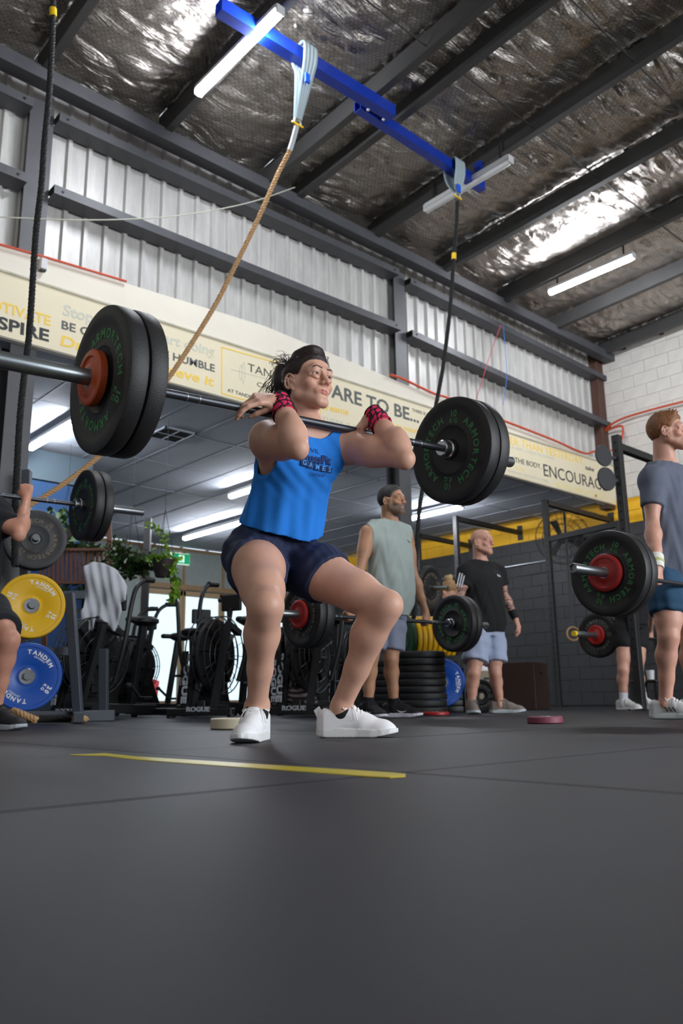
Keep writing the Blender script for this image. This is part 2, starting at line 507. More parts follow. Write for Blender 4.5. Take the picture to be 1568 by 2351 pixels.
# ---------------------------------------------------------------- lower ceiling behind the fascia
ce = structure('ceiling.001')
MB().box((4.7, 10.3, 3.21), (14.2, 7.6, .1)).build('ceiling_deck', M_tile, ce)
proto = None
i = 0
xs_ = -2.4
while xs_ < SR - .1:
    yy = 6.6
    while yy < NB - .1:
        wx, wy = min(.6, SR - xs_), min(1.2, NB - yy)
        if wx > .55 and wy > 1.1:
            if proto is None:
                proto = MB().box((0, 0, 0), (.585, 1.185, .012), bev=.004).build('ceiling_tile', M_tile, ce); o = proto
            else:
                o = proto.copy(); COL.objects.link(o)
            o.location = (xs_ + .3, yy + .6, ZC + .004)
        yy += 1.2
    xs_ += .6
mb = MB()
for k in range(25):
    if -2.4 + k * .6 < SR: mb.box((-2.4 + k * .6, 10.3, ZC + .004), (.022, 7.5, .02))
for k in range(8): mb.box((4.75, 6.6 + k * 1.2, ZC + .004), (14.3, .022, .02))
mb.build('ceiling_grid', M_tbar, ce)
vt = empty('ceiling_vent', (4.57, 7.9, ZC - .006), 0, 'dark square air vent in the lower ceiling below the front plates', 'vent')
MB().box((0, 0, .0), (.36, .40, .012)).build('vent_opening', mat('vent dark', (.10, .085, .075), .8), vt)
mb = MB()
for sx in (-1, 1): mb.box((sx * .19, 0, -.004), (.02, .44, .02))
for sy in (-1, 1): mb.box((0, sy * .21, -.004), (.40, .02, .02))
mb.box((0, 0, -.004), (.012, .4, .014)); mb.box((0, 0, -.004), (.36, .012, .014))
mb.build('vent_frame', M_tbar, vt)

# ---------------------------------------------------------------- right wall: white, yellow band, black blocks below
wrt = structure('wall_right')
for (za, zb, m_) in ((-.1, 2.8, M_blk), (2.8, 3.2, M_yel), (3.2, 6.2, M_white)):
    MB().box((SR + .115, 4.5, (za + zb) / 2), (.21, 20, zb - za)).build('wall_core', m_, wrt)
BL, BH = .4, .2
blocks = []
for r in range(int(5.85 / BH)):
    zc = r * BH + BH / 2
    for k in range(-12, 36):
        yc = 14 - k * BL - (BL / 2 if r % 2 else 0)
        if yc > 14 or yc < -5: continue
        m_ = M_blk if zc < 2.8 else (M_yel if zc < 3.2 else M_white)
        blocks.append((math.dist((SR, yc), (0, 0)), zc, yc, m_))
vis = [b for b in blocks if 3.3 < b[2] < 13.9]
vis.sort(key=lambda b: b[0])
pro = {}
for q, (d_, zc, yc, m_) in enumerate(vis[:290]):
    if m_.name not in pro:
        o = pro[m_.name] = MB().box((0, 0, 0), (.04, BL - .004, BH - .004), bev=.0028).build('wall_block', m_, wrt)
    else:
        o = pro[m_.name].copy(); COL.objects.link(o)
    o.location = (SR + .005 + random.uniform(-.0015, .0015), yc, zc)
mb = MB(); mset = [M_blk, M_yel, M_white]
rest = vis[290:] + [b for b in blocks if not 3.3 < b[2] < 13.9]
for (d_, zc, yc, m_) in rest: mb.box((SR + .005, yc, zc), (.04, BL - .005, BH - .005), mi=mset.index(m_))
o = mb.build('wall_blocks_beyond', mset, wrt); o['kind'] = 'stuff'

# ---------------------------------------------------------------- far wall, glass doors
wf = structure('wall_back')
M_fb = mat('far wall grey green', (.50, .53, .52), .8, var=.06); M_tim = mat('timber trim', (.52, .42, .30), .6, var=.12)
da, db = onn(322, 1385, NB).x, onn(672, 1420, NB).x      # door opening
ZD = 2.28
for (a, b, z0, z1) in ((-2.4, da, 0, ZC), (db, SR, 0, ZC), (da, db, ZD, ZC)):
    MB().box(((a + b) / 2, NB + .08, (z0 + z1) / 2), (b - a, .16, z1 - z0)).build('wall_panel', M_fb, wf)
mb = MB(); mb.box((4.75, NB - .01, ZC - .03), (14.3, .03, .06)); mb.box(((da + db) / 2, NB - .02, ZD + .06), (db - da, .05, .10))
x = da
while x <= db + .01: mb.box((x, NB - .02, (ZC + ZD) / 2), (.05, .03, ZC - ZD)); x += (db - da) / 4
mb.build('timber_trim', M_tim, wf)
M_glass = mat('door glass', (.9, .95, .95), .02, trans=1.0)
M_glass.node_tree.nodes['Principled BSDF'].inputs['IOR'].default_value = 1.02
M_tim2 = mat('door timber', (.60, .50, .38), .5)
nd = 4
for k in range(nd):
    a, b = da + (db - da) * k / nd, da + (db - da) * (k + 1) / nd
    dr = empty('door_%d' % (k + 1), ((a + b) / 2, NB + .02, 0), kind='structure')
    wd = b - a; mb = MB()
    for sx in (-1, 1): mb.box((sx * (wd / 2 - .035), 0, ZD / 2), (.06, .05, ZD), bev=.004)
    mb.box((0, 0, ZD - .06), (wd, .05, .1), bev=.004); mb.box((0, 0, .08), (wd, .05, .16), bev=.004)
    mb.build('door_frame', M_tim2, dr); MB().box((0, 0, ZD / 2), (wd - .12, .008, ZD - .2)).build('door_pane', M_glass, dr)
    MB().tube([(wd / 2 - .06, -.05, 1.0), (wd / 2 - .06, -.07, 1.02), (wd / 2 - .06, -.07, 1.25), (wd / 2 - .06, -.05, 1.27)], .01).build('door_handle', M_steel, dr)
# bright yard beyond the doors
tag(MB().box((8, 40, -.1), (80, 52, .1)).build('ground', mat('pale concrete', (.80, .80, .78), .8)), kind='structure')
M_red = mat('red paint', (.80, .12, .14), .35); M_tyre = mat('tyre', (.06, .06, .06), .7)


def car(loc, rz, label):
    c = empty('parked_car', loc, rz, label, 'car')
    body = [(-2.1, .3), (2.1, .3), (2.15, .75), (1.3, .95), (.7, 1.42), (-.9, 1.45), (-1.7, 1.0), (-2.1, .9)]
    MB().prism(body, 1.6, Matrix(((1, 0, 0, 0), (0, 0, -1, .8), (0, 1, 0, 0), (0, 0, 0, 1)))).build('body', M_red, c)
    MB().prism([(1.15, .98), (.66, 1.36), (-.85, 1.38), (-1.5, 1.0)], 1.64, Matrix(((1, 0, 0, 0), (0, 0, -1, .82), (0, 1, 0, 0), (0, 0, 0, 1)))).build('side_window', mat('car glass', (.1, .12, .14), .1), c)
    for sx in (-1.3, 1.3):
        for sy in (-.82, .82): MB().cyl((sx, sy - .1, .32), (sx, sy + .1, .32), .32, n=20).build('wheel', M_tyre, c)
    return c


car((9.3, 20.5, -.05), .2, 'red car parked outside the glass doors')

# exit sign
es = empty('exit_sign', onn(413, 1283, NB - .05), 0, 'green and white running figure exit sign above the glass doors', 'exit sign')
M_exg = mat('exit green', (.10, .62, .42), .5, emit=.5); M_exw = mat('exit white', (.9, 1, .95), .5, emit=.8)
MB().box((0, 0, 0), (.42, .06, .22), bev=.008).build('case', M_exw, es)
mb = MB(); mb.box((-.12, -.032, 0), (.15, .006, .19)); mb.box((.14, -.032, 0), (.12, .006, .19)); mb.box((0.02, -.032, .085), (.40, .006, .03)); mb.box((0.02, -.032, -.085), (.40, .006, .03))
mb.build('green_panel', M_exg, es)
mb = MB(); mb.cyl((.03, -.034, .05), (.03, -.04, .05), .014, n=10)
mb.tube([(.03, -.037, .035), (.02, -.037, -.01), (.035, -.037, -.04), (.02, -.037, -.065)], .009, 5); mb.tube([(.02, -.037, -.01), (-.01, -.037, -.035), (-.02, -.037, -.06)], .009, 5)
mb.tube([(.0, -.037, .02), (.03, -.037, .025), (.055, -.037, .0)], .007, 5)
mb.build('running_figure', M_exg, es)
MB().cyl((-.02, -.03, .115), (-.02, -.03, .125), .01, n=8).build('indicator_light', mat('red lamp', (1, .2, .15), .4, emit=2), es)

# left partition with blue lit glazing
pt = structure('wall_left')
PN = 9.3
MB().box((1.0, PN + .05, 2.9), (6.6, .1, .36)).build('wall_panel', mat('partition teal grey', (.30, .36, .40), .7), pt)
MB().box((1.0, PN + .05, .15), (6.6, .1, .3)).build('wall_panel', mat('partition teal grey', (.30, .36, .40), .7), pt)
mb = MB()
for k in range(7): mb.box((-2.3 + k * 1.1, PN, 1.5), (.06, .08, 2.6))
mb.box((1, PN, 2.1), (6.6, .06, .05)); mb.box((1, PN, 1.2), (6.6, .06, .05)); mb.build('glazing_bar', M_dark, pt)
M_bg = mat('blue frosted pane', (.35, .52, .72), .5)
bn = M_bg.node_tree.nodes['Principled BSDF']; tr = M_bg.node_tree.nodes.new('ShaderNodeBsdfTranslucent'); tr.inputs[0].default_value = (.12, .25, .5, 1)
mxs = M_bg.node_tree.nodes.new('ShaderNodeMixShader'); mxs.inputs[0].default_value = .7
M_bg.node_tree.links.new(bn.outputs[0], mxs.inputs[1]); M_bg.node_tree.links.new(tr.outputs[0], mxs.inputs[2])
M_bg.node_tree.links.new(mxs.outputs[0], M_bg.node_tree.nodes['Material Output'].inputs[0])
for k in range(6):
    for (za, zb) in ((.32, 1.17), (1.23, 2.07), (2.13, 2.7)):
        MB().box((-1.75 + k * 1.1, PN + .01, (za + zb) / 2), (1.03, .006, zb - za)).build('frosted_pane', M_bg, pt)

# ---------------------------------------------------------------- roof
rf = structure('ceiling')
RZ = lambda n: 5.80 + (NF - n) * .045


def vnoise(x, y, seed, cell):
    g = np.random.default_rng(seed).random((64, 64)); u = x / cell + 20; v = y / cell + 20
    i = np.floor(u).astype(int) % 63; j = np.floor(v).astype(int) % 63; fu = u - np.floor(u); fv = v - np.floor(v)
    fu = fu * fu * (3 - 2 * fu); fv = fv * fv * (3 - 2 * fv)
    return g[i, j] * (1 - fu) * (1 - fv) + g[i + 1, j] * fu * (1 - fv) + g[i, j + 1] * (1 - fu) * fv + g[i + 1, j + 1] * fu * fv


PUR = [-1.5, -.25, 1.0, 2.23, 3.46, 4.73, 5.13, 6.34, 7.60, 8.90, 10.21, 11.62]
edges = [-2.4] + [p for p in PUR if p != 5.13] + [SR]
for k in range(len(edges) - 1):
    a, b = edges[k], edges[k + 1]
    nx = max(8, int((b - a) / .028)); xs = np.linspace(a, b, nx)
    ys = np.concatenate([np.linspace(-5, 1.0, 30)[:-1], np.linspace(1.0, 6.75, 190)]) if b > 1.5 else np.linspace(-5, 6.75, 60)
    X, Y = np.meshgrid(xs, ys, indexing='ij')
    t = (X - a) / (b - a); sag = np.sin(math.pi * t)
    wr_ = 1.0 * np.abs(vnoise((X - .35 * Y) * .28, Y + X * .25, 5 + k, .13) - .5) + .6 * np.abs(vnoise((X + .3 * Y) * .35, Y - X * .2, 50 + k, .075) - .5)
    Z = RZ(Y) + .05 - .05 * sag - (.06 * vnoise(X, Y, 90 + k, .5) + .10 * wr_) * (.25 + .75 * sag)
    V = np.stack([X, Y, Z], -1).reshape(-1, 3); ny = len(ys)
    F_ = [(i * ny + j, i * ny + j + 1, (i + 1) * ny + j + 1, (i + 1) * ny + j) for i in range(nx - 1) for j in range(ny - 1)]
    me = bpy.data.meshes.new('foil_sheet'); me.from_pydata(V.tolist(), [], F_); me.materials.append(M_foil)
    me.polygons.foreach_set('use_smooth', [True] * len(F_)); me.update()
    o = bpy.data.objects.new('foil_sheet', me); COL.objects.link(o); o.parent = rf
M_pur = mat('purlin paint', (.24, .237, .235), .45, var=.1, vscale=4)
for p in PUR:
    a, b = Vector((p, 6.42, RZ(6.42) - .10)), Vector((p, -5, RZ(-5) - .10)); mb = MB()
    hh = .19
    mb.beam(a, b, .008, hh); mb.beam(a + Vector((.035, 0, -hh / 2)), b + Vector((.035, 0, -hh / 2)), .075, .008); mb.beam(a + Vector((.035, 0, hh / 2)), b + Vector((.035, 0, hh / 2)), .075, .008)
    mb.beam(a + Vector((.07, 0, -hh / 2 + .01)), b + Vector((.07, 0, -hh / 2 + .01)), .006, .02)
    mb.build('purlin', M_pur, rf)
mb = MB()
for q, (nn) in enumerate((4.0, 2.9, 1.9, .6)):
    for i in range(3, len(PUR) - 1):
        if PUR[i + 1] - PUR[i] < .8: continue
        off = .25 * ((i % 2) - .5) * 0
        mb = MB(); mb.tube([(PUR[i] + .0, nn + off, RZ(nn) - .15), (PUR[i + 1], nn + off, RZ(nn) - .15)], .008, 6); mb.build('bridging_rod', M_dark, rf)
for yy in (6.1, 5.45, 4.8):
    mb = MB(); mb.beam((11.62, yy, RZ(yy) - .12), (11.88, yy, RZ(yy) - .12), .05, .05); mb.build('gable_bracket', M_dark, rf)
MB().box((4.75, .9, 6.5), (14.5, 12, .04)).build('roof_sheet', M_dark, rf)

# rear wall of the hall on either side of the roller door, and the left end wall
for nm, c, d in (('wall_rear', (-1.2, -5.1, 3.1), (2.6, .1, 6.2)), ('wall_rear.001', (6.0, -5.1, 5.3), (11.9, .1, 1.9)), ('wall_end', (-2.55, 2.2, 3.1), (.1, 14.6, 6.2))):
    o = MB().box(c, d).build(nm, M_white); o['kind'] = 'structure'

# ---------------------------------------------------------------- fluorescent battens
M_tube = mat('lit tube', (.95, .97, 1), .4, emit=210); M_tube2 = mat('lit tube under ceiling', (.95, .97, 1), .4, emit=100)
M_bat = mat('white batten', (.80, .80, .80), .4)


def batten(s_, na, nb, z, label, lit=True, power=0, hang=.25, m_=None, grp='strip lights'):
    L_ = abs(nb - na); o = empty('strip_light', (s_, (na + nb) / 2, z), 0, label, 'strip light', None)
    MB().box((0, 0, .045), (.09, L_, .05), bev=.008).build('housing', M_bat, o)
    mb = MB(); mb.lathe([(0, 0), (.03, .0), (.036, .03), (.036, L_ - .03), (.03, L_), (0, L_)], frame((0, -L_ / 2 + .004, .0), (0, L_ / 2 - .004, 0)), 16)
    mb.build('diffuser', (m_ or M_tube) if lit else M_bat, o)
    for q in (-1, 1): MB().box((0, q * (L_ / 2 + .008), .02), (.085, .02, .085), bev=.006).build('end_cap', M_bat, o)
    if hang:
        for q in (-.4, .4): MB().cyl((0, q * L_, .06), (0, q * L_, .06 + hang), .012, n=8).build('hanger', M_dark, o)
    return o


batten(3.37, 4.36, 5.55, 5.5, 'glowing strip light hanging beside the left end of the blue beam')
batten(6.29, 4.27, 5.42, 5.5, 'unlit white strip light hanging at the right end of the blue beam', lit=False)
batten(9.0, 4.39, 5.61, 5.5, 'glowing strip light hanging at the upper right over the far wall')
batten(3.42, 7.9, 9.05, 3.0, 'glowing strip light on the lower ceiling left of the front plates', m_=M_tube2, hang=0)
batten(7.64, 10.6, 12.6, 3.0, 'glowing strip light on the lower ceiling behind the lifting woman hip', m_=M_tube2, hang=0)
batten(9.6, 7.8, 9.1, 3.0, 'glowing strip light on the lower ceiling under the right plates', m_=M_tube2, hang=0)
batten(6.5, 8.6, 9.5, 3.0, 'glowing strip light on the lower ceiling behind the blue shirt', m_=M_tube2, hang=0)

# ---------------------------------------------------------------- blue beam, slings, ropes
M_blue = mat('blue paint', (.05, .20, .62), .4, var=.1)


def hollow(a, b, w_, h_, t=.006):
    mb = MB(); M = frame(a, b); L_ = (Vector(b) - Vector(a)).length
    for sx in (-1, 1): mb.box((sx * (w_ / 2 - t / 2), 0, L_ / 2), (t, h_, L_), M)
    for sy in (-1, 1): mb.box((0, sy * (h_ / 2 - t / 2), L_ / 2), (w_ - 2 * t, t, L_), M)
    return mb


bb = empty('blue_beam', (3.0, 4.68, 5.55), 0, 'blue painted steel beam bolted under the roof purlins', 'beam')
hollow((0, 0, 0), (1.92, -.06, 0), .10, .12).build('beam_segment', M_blue, bb)
hollow((1.60, .08, -.0), (3.48, .1, .0), .085, .11).build('beam_segment', M_blue, bb)
for q in (1.66, 1.86): MB().cyl((q, .0, -.07), (q, .0, -.055), .014, n=8).build('bolt', M_bat, bb)
for q in (.5, 1.75, 3.3): MB().beam((q, .0, .05), (q, .0, .16), .05, .08).build('beam_clamp', M_blue, bb)
M_sling = mat('grey sling webbing', (.62, .68, .70), .8, bump=.4, bscale=200, stretch=(1, 1, .1))
M_sbl = mat('blue tag', (.05, .35, .85), .6)
M_rope = mat('manila rope', (.72, .57, .40), .85, bump=.6, bscale=90, var=.1, vscale=30); M_brope = mat('black rope', (.09, .09, .09), .8, bump=.5, bscale=80)
M_ytape = mat('yellow tape', (.95, .78, .08), .5)


def rope_obj(name, P, r, m_, turns=22, strands=3, parent=None):
    """laid rope: strands twisted round a path"""
    P = [Vector(p) for p in P]
    # resample
    d = [0]
    for i in range(1, len(P)): d.append(d[-1] + (P[i] - P[i - 1]).length)
    Lt = d[-1]; n = max(12, int(Lt / (1 / turns) * 8)); Q = []
    for k in range(n + 1):
        t = Lt * k / n; i = max(j for j in range(len(d) - 1) if d[j] <= t + 1e-9); f = (t - d[i]) / max(1e-9, d[i + 1] - d[i])
        Q.append(P[i].lerp(P[i + 1], min(1, f)))
    mb = MB()
    for s_ in range(strands):
        pts = []
        for k in range(n + 1):
            tan = (Q[min(k + 1, n)] - Q[max(k - 1, 0)]).normalized(); up = Vector((0, 1, 0)) if abs(tan.y) < .9 else Vector((1, 0, 0))
            x_ = up.cross(tan).normalized(); y_ = tan.cross(x_); a = 2 * math.pi * (s_ / strands + k / 8)
            pts.append(Q[k] + (x_ * math.cos(a) + y_ * math.sin(a)) * r * .5)
        mb.tube(pts, r * .56, 6)
    return mb.build(name, m_, parent)


def spline(P, n=12):
    P = [Vector(p) for p in P]; out = []
    Q = [P[0] * 2 - P[1]] + P + [P[-1] * 2 - P[-2]]
    for i in range(1, len(Q) - 2):
        for k in range(n):
            t = k / n; a, b, c, d = Q[i - 1], Q[i], Q[i + 1], Q[i + 2]
            out.append(.5 * ((2 * b) + (c - a) * t + (2 * a - 5 * b + 4 * c - d) * t * t + (3 * b - a - 3 * c + d) * t ** 3))
    out.append(P[-1]); return out


def sling(top, bot, label):
    s_ = empty('lifting_sling', top, 0, label, 'sling')
    b = Vector(bot) - Vector(top)
    mb = MB()
    for (dx, e) in ((-.045, -.03), (-.01, .0), (.03, .015), (.07, .03)):
        for sy in (-1, 1):
            pts = [Vector((dx, 0, .075)), Vector((dx, sy * .075, .06)), Vector((dx, sy * .08, -.07)), Vector((dx * .8, sy * .05, -.2)), b + Vector((e * .5, sy * .012, .03))]
            mb.tube(spline(pts, 6), .022, 8, flat=.35)
    mb.build('webbing', M_sling, s_)
    mb = MB(); mb.box((-.012, -.065, -.28), (.05, .02, .09), bev=.004); mb.build('tag_label', M_sbl, s_)
    mb = MB(); mb.tube([b + Vector((.035 * math.cos(t), 0, .0 + .045 * math.sin(t))) for t in np.linspace(-.4, math.pi + .4, 14)], .008, 8); mb.build('shackle', M_bat, s_)
    mb = MB(); mb.cyl(b + Vector((-.06, 0, -.015)), b + Vector((.06, 0, -.015)), .009, n=10); mb.build('shackle_pin', M_ytape, s_)
    return s_


t1 = Vector((3.83, 4.62, 5.55)); b1 = onn(683, 282, 4.70); sling(t1, b1, 'grey webbing sling wrapped over the blue beam above the manila rope')
t2 = Vector((5.99, 4.77, 5.55)); b2 = onn(1051, 450, 4.76); sling(t2, b2, 'grey webbing sling on the right end of the blue beam')
# manila rope: hung from the sling, drawn aside to the left and tied off low on the rack
pix = [(681, 290), (665, 345), (640, 395), (605, 475), (570, 550), (535, 620), (500, 690), (455, 765), (400, 850), (350, 915), (290, 985), (215, 1058), (130, 1122), (30, 1180), (-60, 1215)]
yy = np.linspace(4.70, 6.2, len(pix))
pts = [onn(*p, q) for p, q in zip(pix, yy)]
pts = spline(pts, 3)
rp = rope_obj('climbing_rope', pts, .021, M_rope, 12)
tag(rp, 'natural manila climbing rope pulled diagonally down to the left', 'rope')
MB().tube([p for p in pts[:4]], .024, 8).build('rope_whipping', mat('white tape', (.75, .77, .78), .6), rp)
pix = [(122, 2), (121, 60), (118, 130), (112, 230), (102, 330), (95, 430), (84, 520), (78, 600), (72, 700), (66, 780), (56, 860), (46, 960), (40, 1060), (35, 1180), (34, 1300)]
bt_ = [onn(123, -60, 5.1)] + [onn(*p, 5.1) for p in pix]
r2 = rope_obj('climbing_rope', spline(bt_, 3), .022, M_brope, 12)
tag(r2, 'black climbing rope hanging at the left edge with a yellow band', 'rope')
mb = MB(); mb.cyl(onn(122, 20, 5.1), onn(122, 38, 5.1), .026, n=12); mb.build('tape_band', M_ytape, r2)
pix = [(1050, 462), (1048, 520), (1042, 590), (1036, 680), (1028, 760), (1016, 850), (1002, 925), (985, 1010), (972, 1110), (962, 1180), (955, 1300), (950, 1420)]
r3 = rope_obj('climbing_rope', spline([onn(*p, 4.76) for p in pix], 3), .02, M_brope, 12)
tag(r3, 'black climbing rope hanging behind the right plates with a yellow band', 'rope')
mb = MB(); mb.cyl(onn(1042, 582, 4.76), onn(1042, 596, 4.76), .024, n=12); mb.build('tape_band', M_ytape, r3)
# thin cords
c1 = MB().tube(spline([onn(*p, 6.2) for p in ((-40, 496), (60, 501), (180, 505), (300, 503), (400, 496), (500, 481), (590, 460), (677, 430))], 6), .006, 6).build('hanging_wire', mat('pale wire', (.70, .69, .64), .5))
tag(c1, 'thin pale wire sagging across the upper clad wall', 'wire')
for (P, c, lab) in ((((1150, 745), (1120, 830), (1105, 880), (1090, 925)), (.75, .25, .3), 'thin red cord dangling on the clad wall'),
                    (((1155, 745), (1163, 840), (1162, 880), (1155, 930)), (.25, .45, .75), 'thin blue cord dangling on the clad wall')):
    o = MB().tube(spline([onn(*p, 6.35) for p in P], 6), .005, 5).build('cord', mat('cord ' + lab[5:9], c, .7)); tag(o, lab, 'cord')
oc = MB(); oc.tube(spline([onn(-20, 556, 6.47), onn(0, 561, 6.47), onn(110, 592, 6.47), onn(200, 619, 6.47), onn(290, 646, 6.47)], 5), .011, 8)
tag(oc.build('cable', M_orange), 'orange cable along the fascia top at the left', 'cable')
oc = MB(); oc.tube(spline([onn(*p, 6.46) for p in ((896, 860), (925, 870), (965, 889), (1000, 905), (1030, 914), (1100, 945), (1180, 975), (1270, 1010), (1340, 1040), (1366, 1036))] + [Vector((11.7, 6.3, 4.0)), Vector((11.75, 6.2, 4.35))] + [ons(*p, 11.8) for p in ((1386, 990), (1420, 965), (1480, 945), (1568, 922), (1640, 905))], 6), .016, 8)
tag(oc.build('cable', M_orange), 'orange cable looping from the fascia end up onto the white wall', 'cable')
sn = empty('sensor_box', onn(99, 607, 6.46), 0, 'small white sensor box on the fascia under the left column', 'sensor')
MB().box((0, 0, 0), (.06, .05, .11), bev=.008).build('case', M_bat, sn); MB().box((0, 0, -.058), (.05, .04, .012)).build('lens', M_dark, sn)
# ================================================================ figures: one smooth surface from a signed distance field
def nrm(v):
    v = np.array(v, float); return v / max(1e-9, np.linalg.norm(v))


class Fld:
    """distance field on a rectilinear grid; primitives are blended locally"""

    def __init__(s, lo, hi, h, fine=None, hf=None):
        def ax(i):
            a, b = lo[i], hi[i]
            x = a; out = []; bands = fine[i] if fine and fine[i] else []
            while x < b:
                out.append(x); st = h
                for (fa, fb, fh) in bands:
                    if fa <= x < fb: st = min(st, fh)
                x += st
            return np.array(out, np.float32)
        s.ax = [ax(0), ax(1), ax(2)]; s.F = np.full([len(a) for a in s.ax], .06, np.float32)

    def win(s, lo, hi):
        r = []
        for i in range(3):
            a = max(0, np.searchsorted(s.ax[i], lo[i]) - 1); b = min(len(s.ax[i]), np.searchsorted(s.ax[i], hi[i]) + 1); r.append((a, max(a, b)))
        sl = tuple(slice(*q) for q in r)
        return sl, (s.ax[0][sl[0]][:, None, None], s.ax[1][sl[1]][None, :, None], s.ax[2][sl[2]][None, None, :])

    def union(s, prims, k=.012, kg=.006, op='u'):
        lo = np.min([p[1] for p in prims], 0) - .03; hi = np.max([p[2] for p in prims], 0) + .03
        sl, xyz = s.win(lo, hi); G = np.full(s.F[sl].shape, .06, np.float32); off = [q.start for q in sl]
        for fn, a, b in prims:
            s2, x2 = s.win(np.array(a) - .03, np.array(b) + .03)
            t = tuple(slice(q.start - o, q.stop - o) for q, o in zip(s2, off))
            if any(q.stop <= q.start for q in t): continue
            d = fn(*x2).astype(np.float32); g = G[t]; h = np.maximum(k - np.abs(g - d), 0) / k
            G[t] = np.minimum(g, d) - h * h * k * .25
        T = s.F[sl]
        if op == 'u':
            h = np.maximum(kg - np.abs(T - G), 0) / kg; s.F[sl] = np.minimum(T, G) - h * h * kg * .25
        else:
            G = -G; h = np.maximum(kg - np.abs(T - G), 0) / kg; s.F[sl] = np.maximum(T, G) + h * h * kg * .25
        return s

    def full(s, fn):
        s.F = fn(s.F, s.ax[0][:, None, None], s.ax[1][None, :, None], s.ax[2][None, None, :]).astype(np.float32)

    def mesh(s):
        F = s.F; F[0], F[-1], F[:, 0], F[:, -1], F[:, :, 0], F[:, :, -1] = [.06] * 6
        I = F < 0; nx, ny, nz = F.shape
        C = np.zeros((nx - 1, ny - 1, nz - 1), np.uint8)
        for dx in (0, 1):
            for dy in (0, 1):
                for dz in (0, 1): C += I[dx:nx - 1 + dx, dy:ny - 1 + dy, dz:nz - 1 + dz]
        act = (C > 0) & (C < 8); ci = np.argwhere(act); idx = np.full(act.shape, -1, np.int32); idx[act] = np.arange(len(ci))
        acc = np.zeros((len(ci), 3)); cnt = np.zeros(len(ci)); i, j, k = ci.T
        X = [a.astype(float) for a in s.ax]
        for axis in range(3):
            for u in (0, 1):
                for v in (0, 1):
                    o = [0, 0, 0]; oth = [q for q in range(3) if q != axis]; o[oth[0]] = u; o[oth[1]] = v
                    a = (i + o[0], j + o[1], k + o[2]); o2 = list(o); o2[axis] = 1; b = (i + o2[0], j + o2[1], k + o2[2])
                    fa, fb = F[a], F[b]; m = (fa < 0) != (fb < 0); t = np.where(m, fa / np.where(m, fa - fb, 1), 0)
                    P = np.stack([X[q][a[q]] * (1 - t) + X[q][b[q]] * t for q in range(3)], -1)
                    acc[m] += P[m]; cnt[m] += 1
        V = acc / cnt[:, None]; faces = []
        for axis in range(3):
            a = [slice(None)] * 3; b = [slice(None)] * 3; a[axis] = slice(0, -1); b[axis] = slice(1, None)
            A, B = I[tuple(a)], I[tuple(b)]; e = np.argwhere(A != B); o1, o2 = [q for q in range(3) if q != axis]
            ok = (e[:, o1] > 0) & (e[:, o2] > 0) & (e[:, o1] < idx.shape[o1]) & (e[:, o2] < idx.shape[o2]); e = e[ok]
            sg = A[tuple(e.T)]

            def g(d1, d2):
                q = e.copy(); q[:, o1] += d1; q[:, o2] += d2; return idx[tuple(q.T)]
            Q = np.stack([g(-1, -1), g(0, -1), g(0, 0), g(-1, 0)], -1)
            flip = ~sg if axis != 1 else sg
            Q[flip] = Q[flip][:, ::-1]; faces.append(Q)
        return V, np.concatenate(faces)

    def build(s, name, m_, parent=None, col=None, smooth=2, keep=None, base=None):
        V, Q = s.mesh()
        tri = V[Q]; vol = np.einsum('ij,ij->i', tri[:, 0] - V.mean(0), np.cross(tri[:, 1] - tri[:, 0], tri[:, 2] - tri[:, 0])).sum()
        if vol < 0: Q = Q[:, ::-1].copy()
        Q = Q[(Q >= 0).all(1)]
        if smooth:
            E_ = np.concatenate([Q[:, [0, 1]], Q[:, [1, 2]], Q[:, [2, 3]], Q[:, [3, 0]]])
            for _ in range(smooth):
                S = np.zeros_like(V); n = np.zeros(len(V))
                for a, b in ((0, 1), (1, 0)):
                    for c in range(3): S[:, c] += np.bincount(E_[:, a], V[E_[:, b], c], len(V))
                    n += np.bincount(E_[:, a], minlength=len(V))
                V = V * .5 + .5 * S / np.maximum(n, 1)[:, None]
        me = bpy.data.meshes.new(name); me.vertices.add(len(V)); me.vertices.foreach_set('co', V.astype(np.float32).ravel())
        me.loops.add(len(Q) * 4); me.polygons.add(len(Q))
        me.loops.foreach_set('vertex_index', Q.astype(np.int32).ravel()); me.polygons.foreach_set('loop_start', np.arange(0, len(Q) * 4, 4, dtype=np.int32))
        me.polygons.foreach_set('loop_total', np.full(len(Q), 4, dtype=np.int32))
        me.polygons.foreach_set('use_smooth', np.ones(len(Q), bool)); me.update(calc_edges=True); me.validate()
        if col is not None:
            c = col(V); at = me.color_attributes.new('Col', 'FLOAT_COLOR', 'POINT'); at.data.foreach_set('color', np.concatenate([c, np.ones((len(c), 1))], 1).astype(np.float32).ravel())
        me.materials.append(m_); o = bpy.data.objects.new(name, me); COL.objects.link(o)
        if parent is not None: o.parent = parent
        return o


def cone(a, b, ra, rb=None):
    a, b = np.array(a, float), np.array(b, float); rb = ra if rb is None else rb; ba = b - a; bb = max(ba @ ba, 1e-9); r = max(ra, rb)

    def f(X, Y, Z):
        px, py, pz = X - a[0], Y - a[1], Z - a[2]; t = np.clip((px * ba[0] + py * ba[1] + pz * ba[2]) / bb, 0, 1)
        return np.sqrt((px - ba[0] * t) ** 2 + (py - ba[1] * t) ** 2 + (pz - ba[2] * t) ** 2) - (ra + (rb - ra) * t)
    return f, np.minimum(a, b) - r, np.maximum(a, b) + r


